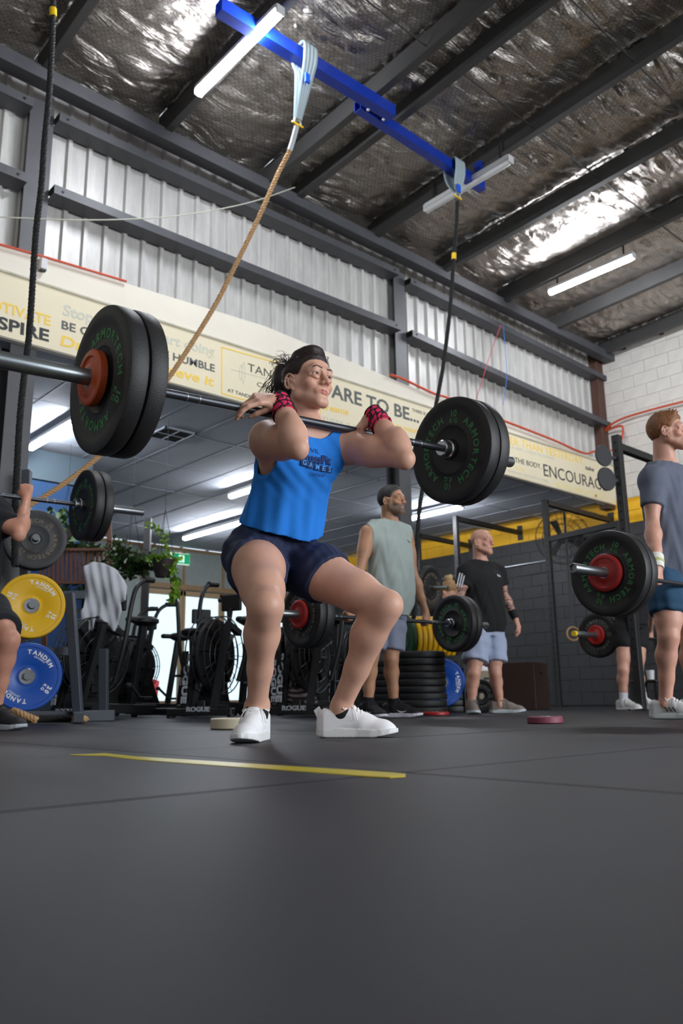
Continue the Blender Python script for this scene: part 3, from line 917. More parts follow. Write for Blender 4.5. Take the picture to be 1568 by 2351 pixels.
def ell(c, r, Rm=None):
    c = np.array(c, float); r = np.array(r, float); Rm = np.eye(3) if Rm is None else np.array(Rm, float); e = np.sqrt(((Rm * r[None, :]) ** 2).sum(1))

    def f(X, Y, Z):
        px, py, pz = X - c[0], Y - c[1], Z - c[2]
        q = [(px * Rm[0, i] + py * Rm[1, i] + pz * Rm[2, i]) / r[i] for i in range(3)]
        k0 = np.sqrt(q[0] ** 2 + q[1] ** 2 + q[2] ** 2); k1 = np.sqrt((q[0] / r[0]) ** 2 + (q[1] / r[1]) ** 2 + (q[2] / r[2]) ** 2)
        return k0 * (k0 - 1) / np.maximum(k1, 1e-6)
    return f, c - e, c + e


def chain(P, Rr):
    return [cone(P[i], P[i + 1], Rr[i], Rr[i + 1]) for i in range(len(P) - 1)]


def basis(y, z):
    """columns: x lateral, y forward, z up"""
    y = nrm(y); z = np.array(z, float); x = nrm(np.cross(y, z)); z = np.cross(x, y); return np.stack([x, y, z], 1)


def loft(A, B, lat, ts, aw, bw, off=None, cap=.02, grow=0., pw=2.0):
    """elliptic torso between A and B; aw half widths along lat, bw half depths, off forward shift"""
    A, B = np.array(A, float), np.array(B, float); w_ = B - A; L_ = np.linalg.norm(w_); w_ = w_ / L_
    u = np.array(lat, float); u = nrm(u - w_ * (u @ w_)); v = np.cross(u, w_)          # v points forward when lat is the figure's own left
    off = [0] * len(ts) if off is None else off
    R_ = max(max(aw), max(bw)) + grow + .03; lo = np.minimum(A, B) - R_; hi = np.maximum(A, B) + R_
    tt = np.linspace(-.2, 1.3, 120)

    def sm(y):
        q = np.interp(tt, ts, y); kern = np.hanning(15); kern /= kern.sum(); return np.convolve(np.pad(q, 7, 'edge'), kern, 'valid')
    ya, yb, yo = sm(aw), sm(bw), sm(off)

    def f(X, Y, Z):
        px, py, pz = X - A[0], Y - A[1], Z - A[2]
        t = (px * w_[0] + py * w_[1] + pz * w_[2]) / L_; l = px * u[0] + py * u[1] + pz * u[2]; g = px * v[0] + py * v[1] + pz * v[2]
        a = np.interp(t, tt, ya) + grow; b = np.interp(t, tt, yb) + grow; g = g - np.interp(t, tt, yo)
        k0 = (np.abs(l / a) ** pw + np.abs(g / b) ** pw) ** (1 / pw)
        d = (k0 - 1) * np.minimum(a, b) * .9
        cap_ = np.maximum(-t, t - 1) * L_
        return np.maximum(d, cap_)
    return f, lo, hi


# ---------------------------------------------------------------- head
def head_prims(c, B, s=1., male=0, open_mouth=0, chinw=1.):
    """c eye-level centre, B basis (x own right->?), returns additive groups and subtractive groups"""
    T = lambda x, y, z: np.array(c) + B @ (np.array([x, y, z]) * s)
    E = lambda x, y, z, a, b, d, R_=None: ell(T(x, y, z), np.array([a, b, d]) * s, B if R_ is None else B @ R_)
    Cn = lambda p, q, r1, r2=None: cone(T(*p), T(*q), r1 * s, (r2 or r1) * s)
    m = male
    add = [E(0, -.018, .034, .075, .094, .080), E(0, .028, .040, .062, .052, .058), E(0, .022, -.045, .055 + .004 * m, .055, .066),
           E(0, .05, -.045, .036, .036, .045), Cn((.010 + .002 * m, .072, -.100), (-.010 - .002 * m, .072, -.100), .0155 + .004 * m)]
    for sx in (-1, 1):
        add += [Cn((sx * (.049 + .003 * m), .0, -.058), (sx * .015, .067, -.099), .0175 + .0045 * m, .0150 + .003 * m), E(sx * .043, .055, -.028, .022, .022, .020),
                Cn((sx * .055, .0, -.06), (sx * .058, .0, -.01), .018)]
        add += [Cn((sx * .012, .0845, .021 - .001 * m), (sx * .036, .0785, .026), .008 + .001 * m, .007), Cn((sx * .036, .0785, .026), (sx * .050, .062, .018), .007)]
    grp = [(add, .022, .012)]
    sub = [([E(sx * .031, .094, -.001, .0175, .014, .0115)], .004, .014) for sx in (-1, 1)]
    feat = [Cn((0, .083, .012), (0, .103, -.026), .0075, .0088), Cn((0, .103, -.026), (0, .108, -.031), .0088, .0095),
            Cn((0, .095, -.038), (0, .088, -.045), .006)]
    for sx in (-1, 1): feat += [E(sx * .0125, .0955, -.034, .0075, .0095, .0078)]
    # mouth area
    mo = .004 * open_mouth
    feat += [E(0, .076, -.064, .031, .015, .020)]
    grp.append((feat, .008, .010))
    lips = [Cn((-.0255, .0820, -.0660), (-.008, .0935, -.0620 + mo), .0022, .0034), Cn((-.008, .0930, -.0620 + mo), (.008, .0930, -.0620 + mo), .0034), Cn((.008, .0930, -.0620 + mo), (.0255, .0820, -.0660), .0034, .0022),
            Cn((-.0235, .0825, -.0672), (-.007, .0905, -.0712 - mo), .0022, .0042), Cn((-.007, .0905, -.0712 - mo), (.007, .0905, -.0712 - mo), .0042), Cn((.007, .0905, -.0712 - mo), (.0235, .0825, -.0672), .0042, .0022)]
    grp.append((lips, .003, .003))
    # eyelids
    lid = []
    for sx in (-1, 1):
        def ly(q, z): return max(.0735 + math.sqrt(max(0., .0134 ** 2 - (.0150 * q) ** 2 - z ** 2)), .0725 + (.0055 * min(1, max(0, -q)) ** 2))
        for zs, zz, r0 in ((1, .0084, .0022), (-1, .0068, .0019)):
            for (dz, dy, rr) in ((0, .0004, r0), (.0040, -.0004, .0036), (.0085, -.0010, .0048)):
                if zs < 0: rr, dz, dy = (rr, dz, dy) if dz == 0 else (rr * .85, dz * .9, dy - .0012)
                row = [(sx * (.031 + q * .0158), ly(q, zz * (1 - q * q) * .9) + dy, .0004 + zs * (zz * (1 - q * q) + dz)) for q in np.linspace(-1, 1, 9)]
                for i in range(8): lid.append(Cn(row[i], row[i + 1], rr))
        lid.append(E(sx * .0505, .0675, .0, .005, .006, .008))
    grp.append((lid, .004, .004))
    ears = []
    for sx in (-1, 1):
        for q in range(9):
            a0, a1 = -1.9 + q * .5, -1.9 + (q + 1) * .5
            pt = lambda a: (sx * (.0775 + .013 * (1 + math.cos(a)) / 2), -.012 - .0165 * math.cos(a), -.013 + .029 * math.sin(a))
            if a1 < 2.9: ears.append(Cn(pt(a0), pt(a1), .0036))
        ears.append(E(sx * .080, -.014, -.015, .0045, .0135, .024)); ears.append(Cn((sx * .0785, -.004, -.037), (sx * .0775, .000, -.046), .0062, .0055))
        ears.append(Cn((sx * .086, -.019, .001), (sx * .082, -.012, -.033), .0030)); ears.append(E(sx * .076, .003, -.017, .005, .005, .007)); ears.append(Cn((sx * .074, -.014, .0), (sx * .083, -.02, -.01), .008, .005))
    grp.append((ears, .004, .005))
    sub2 = [([E(sx * .031, .0735, .0003, .0123, .0123, .0123)], .001, .002) for sx in (-1, 1)]
    for sx in (-1, 1):
        sub2.append(([E(sx * .0062, .1015, -.0425, .0035, .0045, .0035)], .001, .003))
        sub2.append(([E(sx * .0865, -.008, -.019, .0065, .0060, .009)], .001, .003))
    sub2.append(([Cn((-.023, .0875, -.0668), (0, .0960, -.0665), .0010 + .002 * open_mouth), Cn((0, .0960, -.0665), (.023, .0875, -.0668), .0010 + .002 * open_mouth)], .001, .002))
    return grp, sub, sub2, T


def head_color(c, B, s, skin, lip, brow, stubble=0., hairc=None, makeup=0, shave=0., browh=1.):
    skin, lip, brow = [np.array(lin(q)) for q in (skin, lip, brow)]
    hc = np.array(lin(hairc)) if hairc else brow

    def g(V):
        q = ((V - np.array(c)) @ B) / s; x, y, z = q.T; ax_ = np.abs(x)
        C = np.tile(skin, (len(V), 1)).astype(float)

        def mixc(m, col):
            m = np.clip(m, 0, 1)[:, None]; C[:] = C * (1 - m) + col * m
        near = (np.abs(z) < .16) & (y > -.13) & (y < .14) & (ax_ < .1)
        red = skin * np.array([1.06, .80, .78])
        mixc(near * .45 * np.exp(-((ax_ - .042) / .018) ** 2 - ((z + .028) / .018) ** 2) * (y > .03), red)
        mixc(near * .5 * np.exp(-(x / .02) ** 2 - ((z + .032) / .012) ** 2) * (y > .085), red)
        mixc(near * .7 * (y > .075) * np.clip((1.15 - ((x / .0265) ** 2 + ((z + .0667) / .0085) ** 2)) * 5, 0, 1), lip)
        bz = .0255 + .0045 * np.clip((ax_ - .012) / .022, 0, 1) - .008 * np.clip((ax_ - .036) / .016, 0, 1) ** 1.5
        th = (.0041 - .0018 * np.clip((ax_ - .03) / .02, 0, 1)) * browh
        mixc(.85 * (y > .05) * near * np.clip((ax_ - .010) / .003, 0, 1) * np.clip((.052 - ax_) / .003, 0, 1) * np.clip(1.3 - np.abs(z - bz) / th, 0, 1) * 1.6, brow)
        e = ((ax_ - .031) / .0170) ** 2 + ((z - .0010) / .0092) ** 2
        mixc((.85 if makeup else .4) * (y > .06) * near * np.clip(1.3 - np.abs(e - .80) * 4.5, 0, 1) * np.where(z > .0, 1, .45), brow * .7)
        if stubble:
            jaw = np.clip((-.035 - z) / .012, 0, 1) * np.clip((z + .135) / .02, 0, 1) * np.clip((y + .01) / .02, 0, 1)
            jaw = np.maximum(jaw, np.clip((y + .012) / .01, 0, 1) * np.clip((.03 - y) / .015, 0, 1) * np.clip((ax_ - .05) / .008, 0, 1) * (z < .0) * (z > -.1))
            lipm = np.clip(1 - ((x / .026) ** 2 + ((z + .0667) / .012) ** 2), 0, 1) * (y > .07)
            mixc(near * stubble * jaw * (1 - np.clip(lipm * 6, 0, 1)), hc)
        if shave:
            cap = np.clip((z - (.055 - .9 * np.clip(-y, -.06, .06))) / .015, 0, 1)
            mixc(shave * cap * near, hc)
        return C
    return g


def hair_cap(F, T, B, c, s, front=.066, thick=.008, temple=.0, low=-.055, noise=0., tall=0.):
    """cap of hair over the skull with a hairline"""
    shell = [ell(T(0, -.018, .034), np.array([.075 + thick, .094 + thick, .080 + thick + tall]) * s, B), ell(T(0, .025, .046 + tall * .3), np.array([.063 + thick * .7, .053 + thick * .6, .056 + thick * .8 + tall]) * s, B)]
    F.union(shell, .02, .005)

    def cut(G, X, Y, Z):
        px, py, pz = X - c[0], Y - c[1], Z - c[2]
        q = [(px * B[0, i] + py * B[1, i] + pz * B[2, i]) / s for i in range(3)]
        x, y, z = q; ax_ = np.abs(x)
        # hairline height as a function of depth y: front high, sides drop behind the temples, low at the nape
        hl = np.interp(y, [-.12, -.058, -.046, -.038, .006, .016, .030, .046, .062, .075, .12], [low, low, -.036, .012, .010, .004, .018, .042, .056, front, front]) + temple * np.exp(-((ax_ - .045) / .02) ** 2) * (y > .03)
        d = hl - z
        G = G + thick * s * .8 * np.clip(1 - (z - hl) / .022, 0, 1) * (y > -.05)
        if noise:
            G = G + noise * (np.sin(x * 420 + np.sin(z * 260) * 2) * np.sin(y * 380 + z * 150) + .6 * np.sin(z * 700 + x * 300)) * 1.0
        return np.maximum(G, d * s * .7)
    F.full(cut)


# ---------------------------------------------------------------- hands and feet
def hand_prims(wrist, dirv, back, s=1., curl=(.3, .4, .3), side=1, spread=.05, thumb=None, curls=None, thumb_in=.5):
    """dirv wrist->knuckles, back = normal of the back of the hand, side +1 when the thumb lies towards cross(dirv, back)"""
    d = nrm(dirv); n = np.array(back, float); n = nrm(n - d * (n @ d)); x = np.cross(d, n) * side    # x towards the thumb
    W = np.array(wrist, float); P = lambda a, b, c_: W + (d * a + x * b + n * c_) * s
    palm = [cone(P(.0, .004, 0), P(.03, .010, 0), .021 * s, .018 * s)]
    kn = [(.088, .030), (.092, .010), (.088, -.010), (.080, -.028)]
    for (a, b) in kn: palm.append(cone(P(.012, b * .45, 0), P(a, b, .002), .0165 * s, .0115 * s))
    palm.append(ell(P(.048, 0, -.006), np.array([.038, .036, .015]) * s, np.stack([d, x, n], 1)))
    palm.append(cone(P(.02, .022, -.006), P(.045, .034, -.010), .015 * s, .013 * s))
    out = [(palm, .012, .010)]
    Ls = [(.044, .026, .020), (.048, .030, .021), (.045, .028, .020), (.036, .021, .018)]; rs = [.0092, .0095, .0090, .0080]
    for f in range(4):
        a, b = kn[f]; p = P(a, b, .001); ang = 0; cs = curls[f] if curls else curl; pts = [p]; sp = spread * (1.5 - f)
        for q in range(3):
            ang += cs[q]; v = nrm(d * math.cos(ang) - n * math.sin(ang) + x * sp * math.cos(ang)); p = p + v * Ls[f][q] * s; pts.append(p)
        r = rs[f] * s; out.append(([cone(pts[0], pts[1], r * 1.1, r), cone(pts[1], pts[2], r, r * .92), cone(pts[2], pts[3], r * .92, r * .82)], .003, .004))
    t0 = P(.030, .030, -.008)
    tv = thumb if thumb is not None else (.62, .70, -.35)
    v1 = nrm(d * tv[0] + x * tv[1] + n * tv[2]); t1 = t0 + v1 * .038 * s; v2 = nrm(v1 + d * .35 - x * thumb_in - n * .25); t2 = t1 + v2 * .032 * s; v3 = nrm(v2 + d * .1 - x * thumb_in * .7 - n * .3); t3 = t2 + v3 * .024 * s
    out.append(([cone(P(.014, .020, -.004), t0, .014 * s, .0135 * s), cone(t0, t1, .0135 * s, .0105 * s), cone(t1, t2, .0105 * s, .0098 * s), cone(t2, t3, .0098 * s, .0080 * s)], .004, .006))
    return out


def shoe(parent, ankle, toe_dir, s=1., upper=(.93, .93, .94), sole=(.88, .88, .88), name='shoe', accent=None, laces=(.93, .93, .93), pitch=0., swoosh=None, h=.003):
    """trainer standing on the floor under the ankle"""
    d = nrm([toe_dir[0], toe_dir[1], 0]); x = np.array([d[1], -d[0], 0]); z = np.array([0, 0, 1.]); o = np.array([ankle[0], ankle[1], 0.])
    P = lambda a, b, c_: o + (d * a + x * b + z * c_) * s
    lo = o - .27 * s; hi = o + .27 * s; lo[2] = -.006; hi[2] = .17 * s
    R3 = np.stack([d, x, z], 1)
    # sole by outline
    ys = np.array([-.088, -.08, -.06, 0, .06, .11, .15, .178, .193, .203]); wl = np.array([.008, .020, .031, .033, .035, .043, .044, .036, .024, .006])

    def outline(X, Y, Z, g=0.):
        px, py = X - o[0], Y - o[1]; a = (px * d[0] + py * d[1]) / s; b = (px * x[0] + py * x[1]) / s
        w_ = np.interp(a, ys, wl) + g; b = b - np.interp(a, [-.09, .05, .14, .2], [0, 0, .004, .008])
        return np.maximum(np.abs(b) - w_, np.maximum(-.088 - g - a, a - .203 - g)) * .85, a, b

    def solef(X, Y, Z):
        dd, a, b = outline(X, Y, Z, .004); z0 = np.interp(a, [-.09, -.05, .12, .205], [.006, .0, .0, .016]); z1 = np.interp(a, [-.09, .0, .08, .13, .205], [.036, .034, .030, .027, .032])
        zz = Z / s; return np.maximum(dd * s + .001, np.maximum(z0 - zz, zz - z1) * s)
    Fs = Fld(lo, hi, h); Fs.union([(solef, lo + .03, hi - .03)], .004, .004)
    sh = empty_child = Fs.build(name, mat('sole %s' % str(sole), sole, .55, bump=.15, bscale=120), parent, smooth=3)
    Fu = Fld(lo, hi, h)
    up = [cone(P(-.045, 0, .060), P(-.045, 0, .030), .036 * s, .036 * s), cone(P(-.045, 0, .072), P(.03, 0, .075), .033 * s, .034 * s), cone(P(.0, 0, .05), P(.08, .002, .045), .036 * s, .034 * s),
          cone(P(.08, .0, .042), P(.15, .006, .032), .036 * s, .028 * s), ell(P(.145, .005, .028), np.array([.055, .040, .028]) * s, R3), cone(P(.02, 0, .085), P(.10, .002, .052), .026 * s, .024 * s),
          ell(P(-.045, 0, .045), np.array([.044, .035, .045]) * s, R3), cone(P(.0, 0, .08), P(.025, 0, .095), .028 * s, .022 * s)]
    Fu.union(up, .02 * s, .004)

    def clip(G, X, Y, Z):
        dd, a, b = outline(X, Y, Z, .003); return np.maximum(np.maximum(G, dd * s), (.018 * s - Z))
    Fu.full(clip); Fu.union([cone(P(-.035, 0, .12), P(-.02, 0, .055), .0265 * s, .022 * s), cone(P(-.02, 0, .13), P(.005, 0, .10), .026 * s)], .004, .003, op='s')
    u_ = Fu.build('upper', mat('upper %s' % str(upper), upper, .6, bump=.25, bscale=320), sh, smooth=3)
    if laces:
        mb = MB()
        for k in range(6):
            a = .030 + k * .0135; hz = .1155 - k * .0080
            mb.tube([P(a, -.024, hz - .010), P(a + .004, -.012, hz + .002), P(a + .007, .012, hz + .002), P(a + .006, .024, hz - .010)], .0026 * s, 6)
            mb.tube([P(a + .012, -.022, hz - .012), P(a + .004, 0, hz + .0), P(a + .0, .022, hz - .008)], .0030 * s, 6)
        for sx in (-1, 1):
            mb.tube(spline([P(.03, 0, .114), P(.01, sx * .03, .118), P(.018, sx * .046, .098), P(.034, sx * .02, .112)], 5), .0024 * s, 6)
            mb.tube(spline([P(.03, 0, .114), P(.05, sx * .03, .100), P(.065, sx * .046, .06)], 5), .0024 * s, 6)
        mb.build('laces', mat('laces %s' % str(laces), laces, .8), sh)
    if name == 'training_shoe':
        mb = MB(); mb.tube([P(-.082, 0, .070), P(-.094, 0, .095), P(-.084, 0, .104), P(-.074, 0, .085)], .004, 8, flat=1.8); mb.build('pull_tab', mat('upper %s' % str(upper), upper, .6), sh)
    if accent:
        mb = MB()
        for sx in (-1, 1):
            if swoosh == 'tick':
                pts = [P(.10, sx * .043, .044), P(.06, sx * .0415, .036), P(.03, sx * .040, .050)]
                mb.tube(spline(pts, 4), [.001, .002, .0035, .005, .006, .006, .004, .002, .001][:9], 6)
            else:
                for q in range(3): mb.tube([P(.02 + q * .02, sx * .0415, .040), P(.005 + q * .02, sx * .040, .062)], .0035, 6)
        mb.build('side_mark', mat('accent %s' % str(accent), accent, .6), sh)
    return sh


# ---------------------------------------------------------------- whole body
def limb(a, b, r0, r1, r2, t=.35, bulge=None, bo=(0, 0, 0)):
    a, b = np.array(a, float), np.array(b, float); m = a + (b - a) * t + np.array(bo); return chain([a, m, b], [r0, r1, r2])


def body(J, male=1, k=1., skin_s=1., arms=True, head=True, fold=(False, False)):
    """J joints in the heading frame (own left = l, own right = r). Returns blend groups for the whole figure"""
    g = nrm(J['fwd']); L = nrm(J['lat'])   # lat points to the figure's own left
    pel, che, nk = [np.array(J[q], float) for q in ('pelvis', 'chest', 'neck')]
    G = []
    m = male
    tor = []
    top = nk + (nk - che) * .0
    sw = np.linalg.norm(np.array(J['shl']) - np.array(J['shr'])) / 2
    ts = [0, .18, .38, .55, .75, .92, 1.0]
    if m: aw = [.165, .165, .150, .160, .178, .150, .09]; bw = [.105, .112, .105, .112, .118, .09, .06]; of = [-.012, .0, .008, .008, .0, -.012, -.02]
    else: aw = [.160, .150, .122, .130, .148, .130, .08]; bw = [.105, .098, .088, .098, .108, .082, .055]; of = [-.015, .0, .004, .004, .004, -.010, -.02]
    aw = [q * k for q in aw]; bw = [q * k for q in bw]; belly = J.get('belly', 0)
    if belly: bw = [b + belly * e for b, e in zip(bw, (.2, .8, 1, .7, .2, 0, 0))]; of = [o + belly * e * .7 for o, e in zip(of, (.2, .8, 1, .7, .2, 0, 0))]; aw = [b + belly * e * .5 for b, e in zip(aw, (.5, .9, 1, .8, .2, 0, 0))]
    T0 = pel - (che - pel) * .12
    tor.append(loft(T0, nk, L, ts, aw, bw, of))
    J['_torso'] = (T0, nk, L, ts, aw, bw, of)
    up = nrm(nk - pel)
    for sd, S in (('l', 1), ('r', -1)):
        sh = np.array(J['sh' + sd], float); hip = np.array(J['hip' + sd], float)
        tor += [cone(nk - up * .01, sh + up * .01 * m, .045 * k, .048 * k)]                                     # trapezius / collar
        tor += [cone(sh - up * .05 - L * S * .045 * k, che + up * .03 + L * S * .04, .055 * k, .07 * k)]
        if not m: tor.append(ell(che + g * .065 * k + L * S * .060 * k - up * .005, (.056 * k, .056 * k, .056 * k)))
        else: tor.append(ell(che + g * .060 * k + L * S * .068 * k + up * .035, (.078 * k, .050 * k, .060 * k), np.stack([L, g, up], 1)))
        tor.append(ell(hip - g * .045 - L * S * .005, (.088 * k, .088 * k, .092 * k)))
    G.append((tor, .045, .01))
    for sd, S in (('l', 1), ('r', -1)):
        hip, kn_, an = [np.array(J[q + sd], float) for q in ('hip', 'kn', 'an')]
        th = nrm(kn_ - hip); sh_ = nrm(an - kn_); kf = nrm(nrm(hip - kn_) * -1 + nrm(an - kn_) * -1 + g * .3)  # knee points away from the bend
        kf = nrm(kf - th * 0)
        q = J.get('legk', .92 if not m else 1.)
        leg = chain([hip, hip + (kn_ - hip) * .30 + kf * .012, hip + (kn_ - hip) * .7 + kf * .008, kn_], [.088 * k * q, .086 * k * q, .066 * k * q, .052 * k * q])
        leg += [cone(hip + (kn_ - hip) * .25 - kf * .02, kn_ - (kn_ - hip) * .12 - kf * .016, .070 * k * q, .044 * k * q)]
        leg += [cone(hip + (kn_ - hip) * .62 + L * -S * .028, kn_ - (kn_ - hip) * .10 + L * -S * .026, .040 * k * q, .028 * k * q), cone(hip + (kn_ - hip) * .5 + L * S * .03, kn_ - (kn_ - hip) * .18 + L * S * .024, .044 * k * q, .028 * k * q)]
        leg += [ell(kn_ + kf * .030, (.030 * k, .030 * k, .033 * k)), cone(kn_ + kf * .02, kn_ + (an - kn_) * .12 + kf * .016, .030 * k, .026 * k)]
        bk = nrm(-kf + sh_ * (kf @ sh_)); fr = -bk
        leg += chain([kn_, kn_ + (an - kn_) * .30 + bk * .016, kn_ + (an - kn_) * .62 + bk * .004, an], [.049 * k * q, .052 * k * q, .036 * k * q, .029 * k])
        leg += [ell(kn_ + (an - kn_) * .29 + bk * .030 + L * -S * .018, (.030 * k, .030 * k, .078 * k), basis(bk, -sh_)), ell(kn_ + (an - kn_) * .26 + bk * .026 + L * S * .018, (.028 * k, .028 * k, .070 * k), basis(bk, -sh_))]
        leg += [cone(an + bk * .012, kn_ + (an - kn_) * .55 + bk * .022, .020 * k, .022 * k), cone(kn_ + (an - kn_) * .1 + fr * .02, an + fr * .006, .028 * k, .022 * k)]
        td = nrm(J['toe' + sd]); fl_ = an * np.array([1, 1, 0])
        leg += [cone(an, an - np.array([0, 0, .035]) - td * .015, .030 * k, .028), cone(an - np.array([0, 0, .02]), fl_ + td * .11 + np.array([0, 0, .030]), .028, .020)]
        leg += [ell(an + np.cross(td, [0, 0, 1]) * .026, (.012, .012, .013)), ell(an - np.cross(td, [0, 0, 1]) * .026 + np.array([0, 0, .006]), (.012, .012, .013))]
        G.append((leg, .028, .030))
        if not arms: continue
        s_, e, w_ = [np.array(J[q + sd], float) for q in ('sh', 'el', 'wr')]
        ua = e - s_; fa = w_ - e; q = k * J.get('armk', 1.0 if m else .94); ud, fd = nrm(ua), nrm(fa)
        bi = nrm(fd - ud * (fd @ ud)) if abs(fd @ ud) < .98 else g
        arm = [ell(s_ + ud * .015, (.058 * q, .058 * q, .060 * q)), cone(s_, s_ + ua * .4, .054 * q, .047 * q)] + chain([s_ + ua * .2, s_ + ua * .5, e], [.048 * q, .047 * q, .032 * q])
        arm += [ell(s_ + ua * .52 + bi * .016, (.034 * q, .034 * q, .075 * q), basis(bi, ud)), ell(s_ + ua * .45 - bi * .020, (.032 * q, .030 * q, .085 * q), basis(bi, ud)), cone(s_ - up * .01, s_ + ua * .36 + L * S * .012, .050 * q, .040 * q)]
        arm += [ell(e - bi * .012 + ud * .006, (.022 * q, .022 * q, .022 * q))]
        G.append((arm, .022, .026))
        fo = chain([e, e + fa * .24, e + fa * .62, w_], [.032 * q, .0405 * q, .031 * q, .024 * q]) + [ell(e + fa * .25 + L * S * .008, (.036 * q, .036 * q, .07 * q), basis(g if abs(fd @ g) < .95 else L, fd))]
        G.append((fo, .020, J.get('fold', .022)))
        if 'hand' + sd in J:
            hd = J['hand' + sd]
            for gr in hand_prims(w_ + fd * .008, hd['d'], hd['b'], hd.get('s', 1.) * (1 if m else .92), hd.get('curl', (.3, .4, .3)), hd.get('side', 1), thumb=hd.get('thumb'), curls=hd.get('curls'), spread=hd.get('spread', .05), thumb_in=hd.get('ti', .5)): G.append(gr)
            G.append(([cone(w_ - fd * .01, w_ + nrm(hd['d']) * .03, .024 * q, .021 * q)], .01, .012))
    return G


def person(name, label, J, skin, clothes=None, male=1, k=1., h=.006, hf=.004, head=None, tone=.1, hair=None, legs=True, zmax=2.1):
    pts = np.array([np.array(v, float) for q, v in J.items() if hasattr(v, '__len__') and q not in ('tattoo', 'handl', 'handr', 'fwd', 'lat', 'toel', 'toer', 'belly', 'headdir', 'headup') and not q.startswith('_')])
    lo = pts.min(0) - .16; hi = pts.max(0) + .16; lo[2] = .02
    base = np.array([pts[:, 0].mean(), pts[:, 1].mean(), 0.])
    root = empty(name, h2w(base), -YAW, label, 'person')
    root['_b'] = [float(q) for q in base]
    Hc, B, hs = None, None, None
    G = body(J, male, k)
    fine = [None, None, None]
    if head is not None:
        hs = head['s']; Hc = np.array(J['head'], float); B = basis(J['headdir'], J.get('headup', (0, 0, 1)))
        fine = [[(Hc[0] - .11, Hc[0] + .11, hf)], [(Hc[1] - .12, Hc[1] + .12, hf)], [(Hc[2] - .13, Hc[2] + .05, hf)]]
        for q in head.get('bands', []): fine[q[0]].append(q[1:])
    F = Fld(lo, hi, h, fine, hf)
    for pr, kk, kg in G: F.union(pr, kk, kg)
    colf = None
    if head is not None:
        grp, sub, sub2, T = head_prims(Hc, B, hs, male, head.get('mouth', 0))
        nb = np.array(J['neck'], float)
        nr = .056 * k if male else .047 * k
        F.union([cone(T(0, -.025, -.045), nb + nrm(J['fwd']) * -.0, nr * .95, nr), cone(T(0, -.045, -.03), nb - nrm(J['fwd']) * .025, nr * .8, nr), cone(T(.03, -.02, -.05), nb + nrm(J['fwd']) * .03 + nrm(J['lat']) * -.01, .012, .012), cone(T(-.03, -.02, -.05), nb + nrm(J['fwd']) * .03 + nrm(J['lat']) * .01, .012, .012)], .02, .03)
        F.union(grp[0][0], grp[0][1], .014)
        for pr, kk, kg in sub: F.union(pr, kk, kg, 's')
        for pr, kk, kg in grp[1:]: F.union(pr, kk, kg)
        for pr, kk, kg in sub2: F.union(pr, kk, kg, 's')
        colf = head_color(Hc, B, hs, skin, head.get('lip', (.72, .42, .40)), head.get('brow', (.16, .11, .09)), head.get('stubble', 0), head.get('hairc'), head.get('makeup', 0), head.get('shave', 0), head.get('browh', 1.))
    else:
        colf = lambda V: np.tile(lin(skin), (len(V), 1))
    if J.get('tattoo'):
        c0 = colf

        def colf(V, c0=c0):
            C = c0(V)
            for (a, b, r, seed) in J['tattoo']:
                a, b = np.array(a), np.array(b); ba = b - a; t = np.clip(((V - a) @ ba) / (ba @ ba), -.05, 1.02); d = np.linalg.norm(V - a - t[:, None] * ba, axis=1)
                n_ = np.sin(V[:, 2] * 95 + seed + 3 * np.sin(V[:, 0] * 70)) * np.sin(V[:, 0] * 110 + V[:, 1] * 90 + 2 * np.sin(V[:, 2] * 60)) + .35 * np.sin(V[:, 2] * 240)
                m_ = ((d < r) & (t > 0) & (t < 1)) * np.clip(n_ * 2.5 + .35, 0, 1) * .75
                C = C * (1 - m_[:, None]) + np.array([.035, .045, .06]) * m_[:, None]
            return C
    M_ = mat('skin %s' % str(skin), skin, .47, bump=.10, bscale=260, var=tone, vscale=14, sss=.12, attr='Col', spec=.4)
    off = Matrix.Translation((-base[0], -base[1], 0))
    bo = F.build('body', M_, root, colf, smooth=1)
    if head is not None:
        Me = mat('eye white', (.90, .88, .86), .15); Mi = mat('iris %s' % str(head.get('iris', (.25, .15, .08))), head.get('iris', (.25, .15, .08)), .1); Mp = mat('pupil', (.01, .01, .01), .05)
        gz = nrm(head.get('gaze', (0, 1, 0)))
        for sx in (-1, 1):
            mb = MB(); c_ = T(sx * .031, .0735, .0003); dirv = B @ gz; Mf = frame(c_, c_ + dirv); r = .0122 * hs; prof = []
            for a in np.linspace(math.pi, 0, 19): prof.append((r * math.sin(a), r * math.cos(a)))
            mis = [2 if (a_ < .22) else (1 if a_ < .50 else 0) for a_ in np.linspace(math.pi, 0, 19)[1:]]
            mb.lathe(prof, Mf, 20, mis=mis); mb.build('eye', [Me, Mi, Mp], root)
    if clothes: clothes(root, J, F, Hc, B, hs)
    for o in [q for q in bpy.data.objects if q.parent == root]: o.matrix_parent_inverse = Matrix.Identity(4); o.location = (-base[0], -base[1], 0)
    return root


def strands(parent, name, roots, m_, r=.0014, n=5):
    mb = MB()
    for pts in roots:
        P = spline(pts, 4); mb.tube(P, list(np.linspace(r, r * .35, len(P))), n)
    return mb.build(name, m_, parent, autosmooth=False)


def ring_band(parent, name, a, b, r1, r2, m_, bump=.0, n=28, wob=.0):
    """cuff / band round a limb between a and b"""
    M = frame(a, b); L_ = (Vector(b) - Vector(a)).length; mb = MB()
    mb.lathe([(r1 * .7, 0), (r1, 0), (r1 * 1.02, L_ * .06), ((r1 + r2) / 2 + wob, L_ * .5), (r2 * 1.02, L_ * .94), (r2, L_), (r2 * .7, L_)], M, n)
    return mb.build(name, m_, parent)
# ================================================================ the lifting woman
V3 = lambda v: np.array([v[0], v[1], v[2]], float)


def HP(*a): return V3(H(*a))


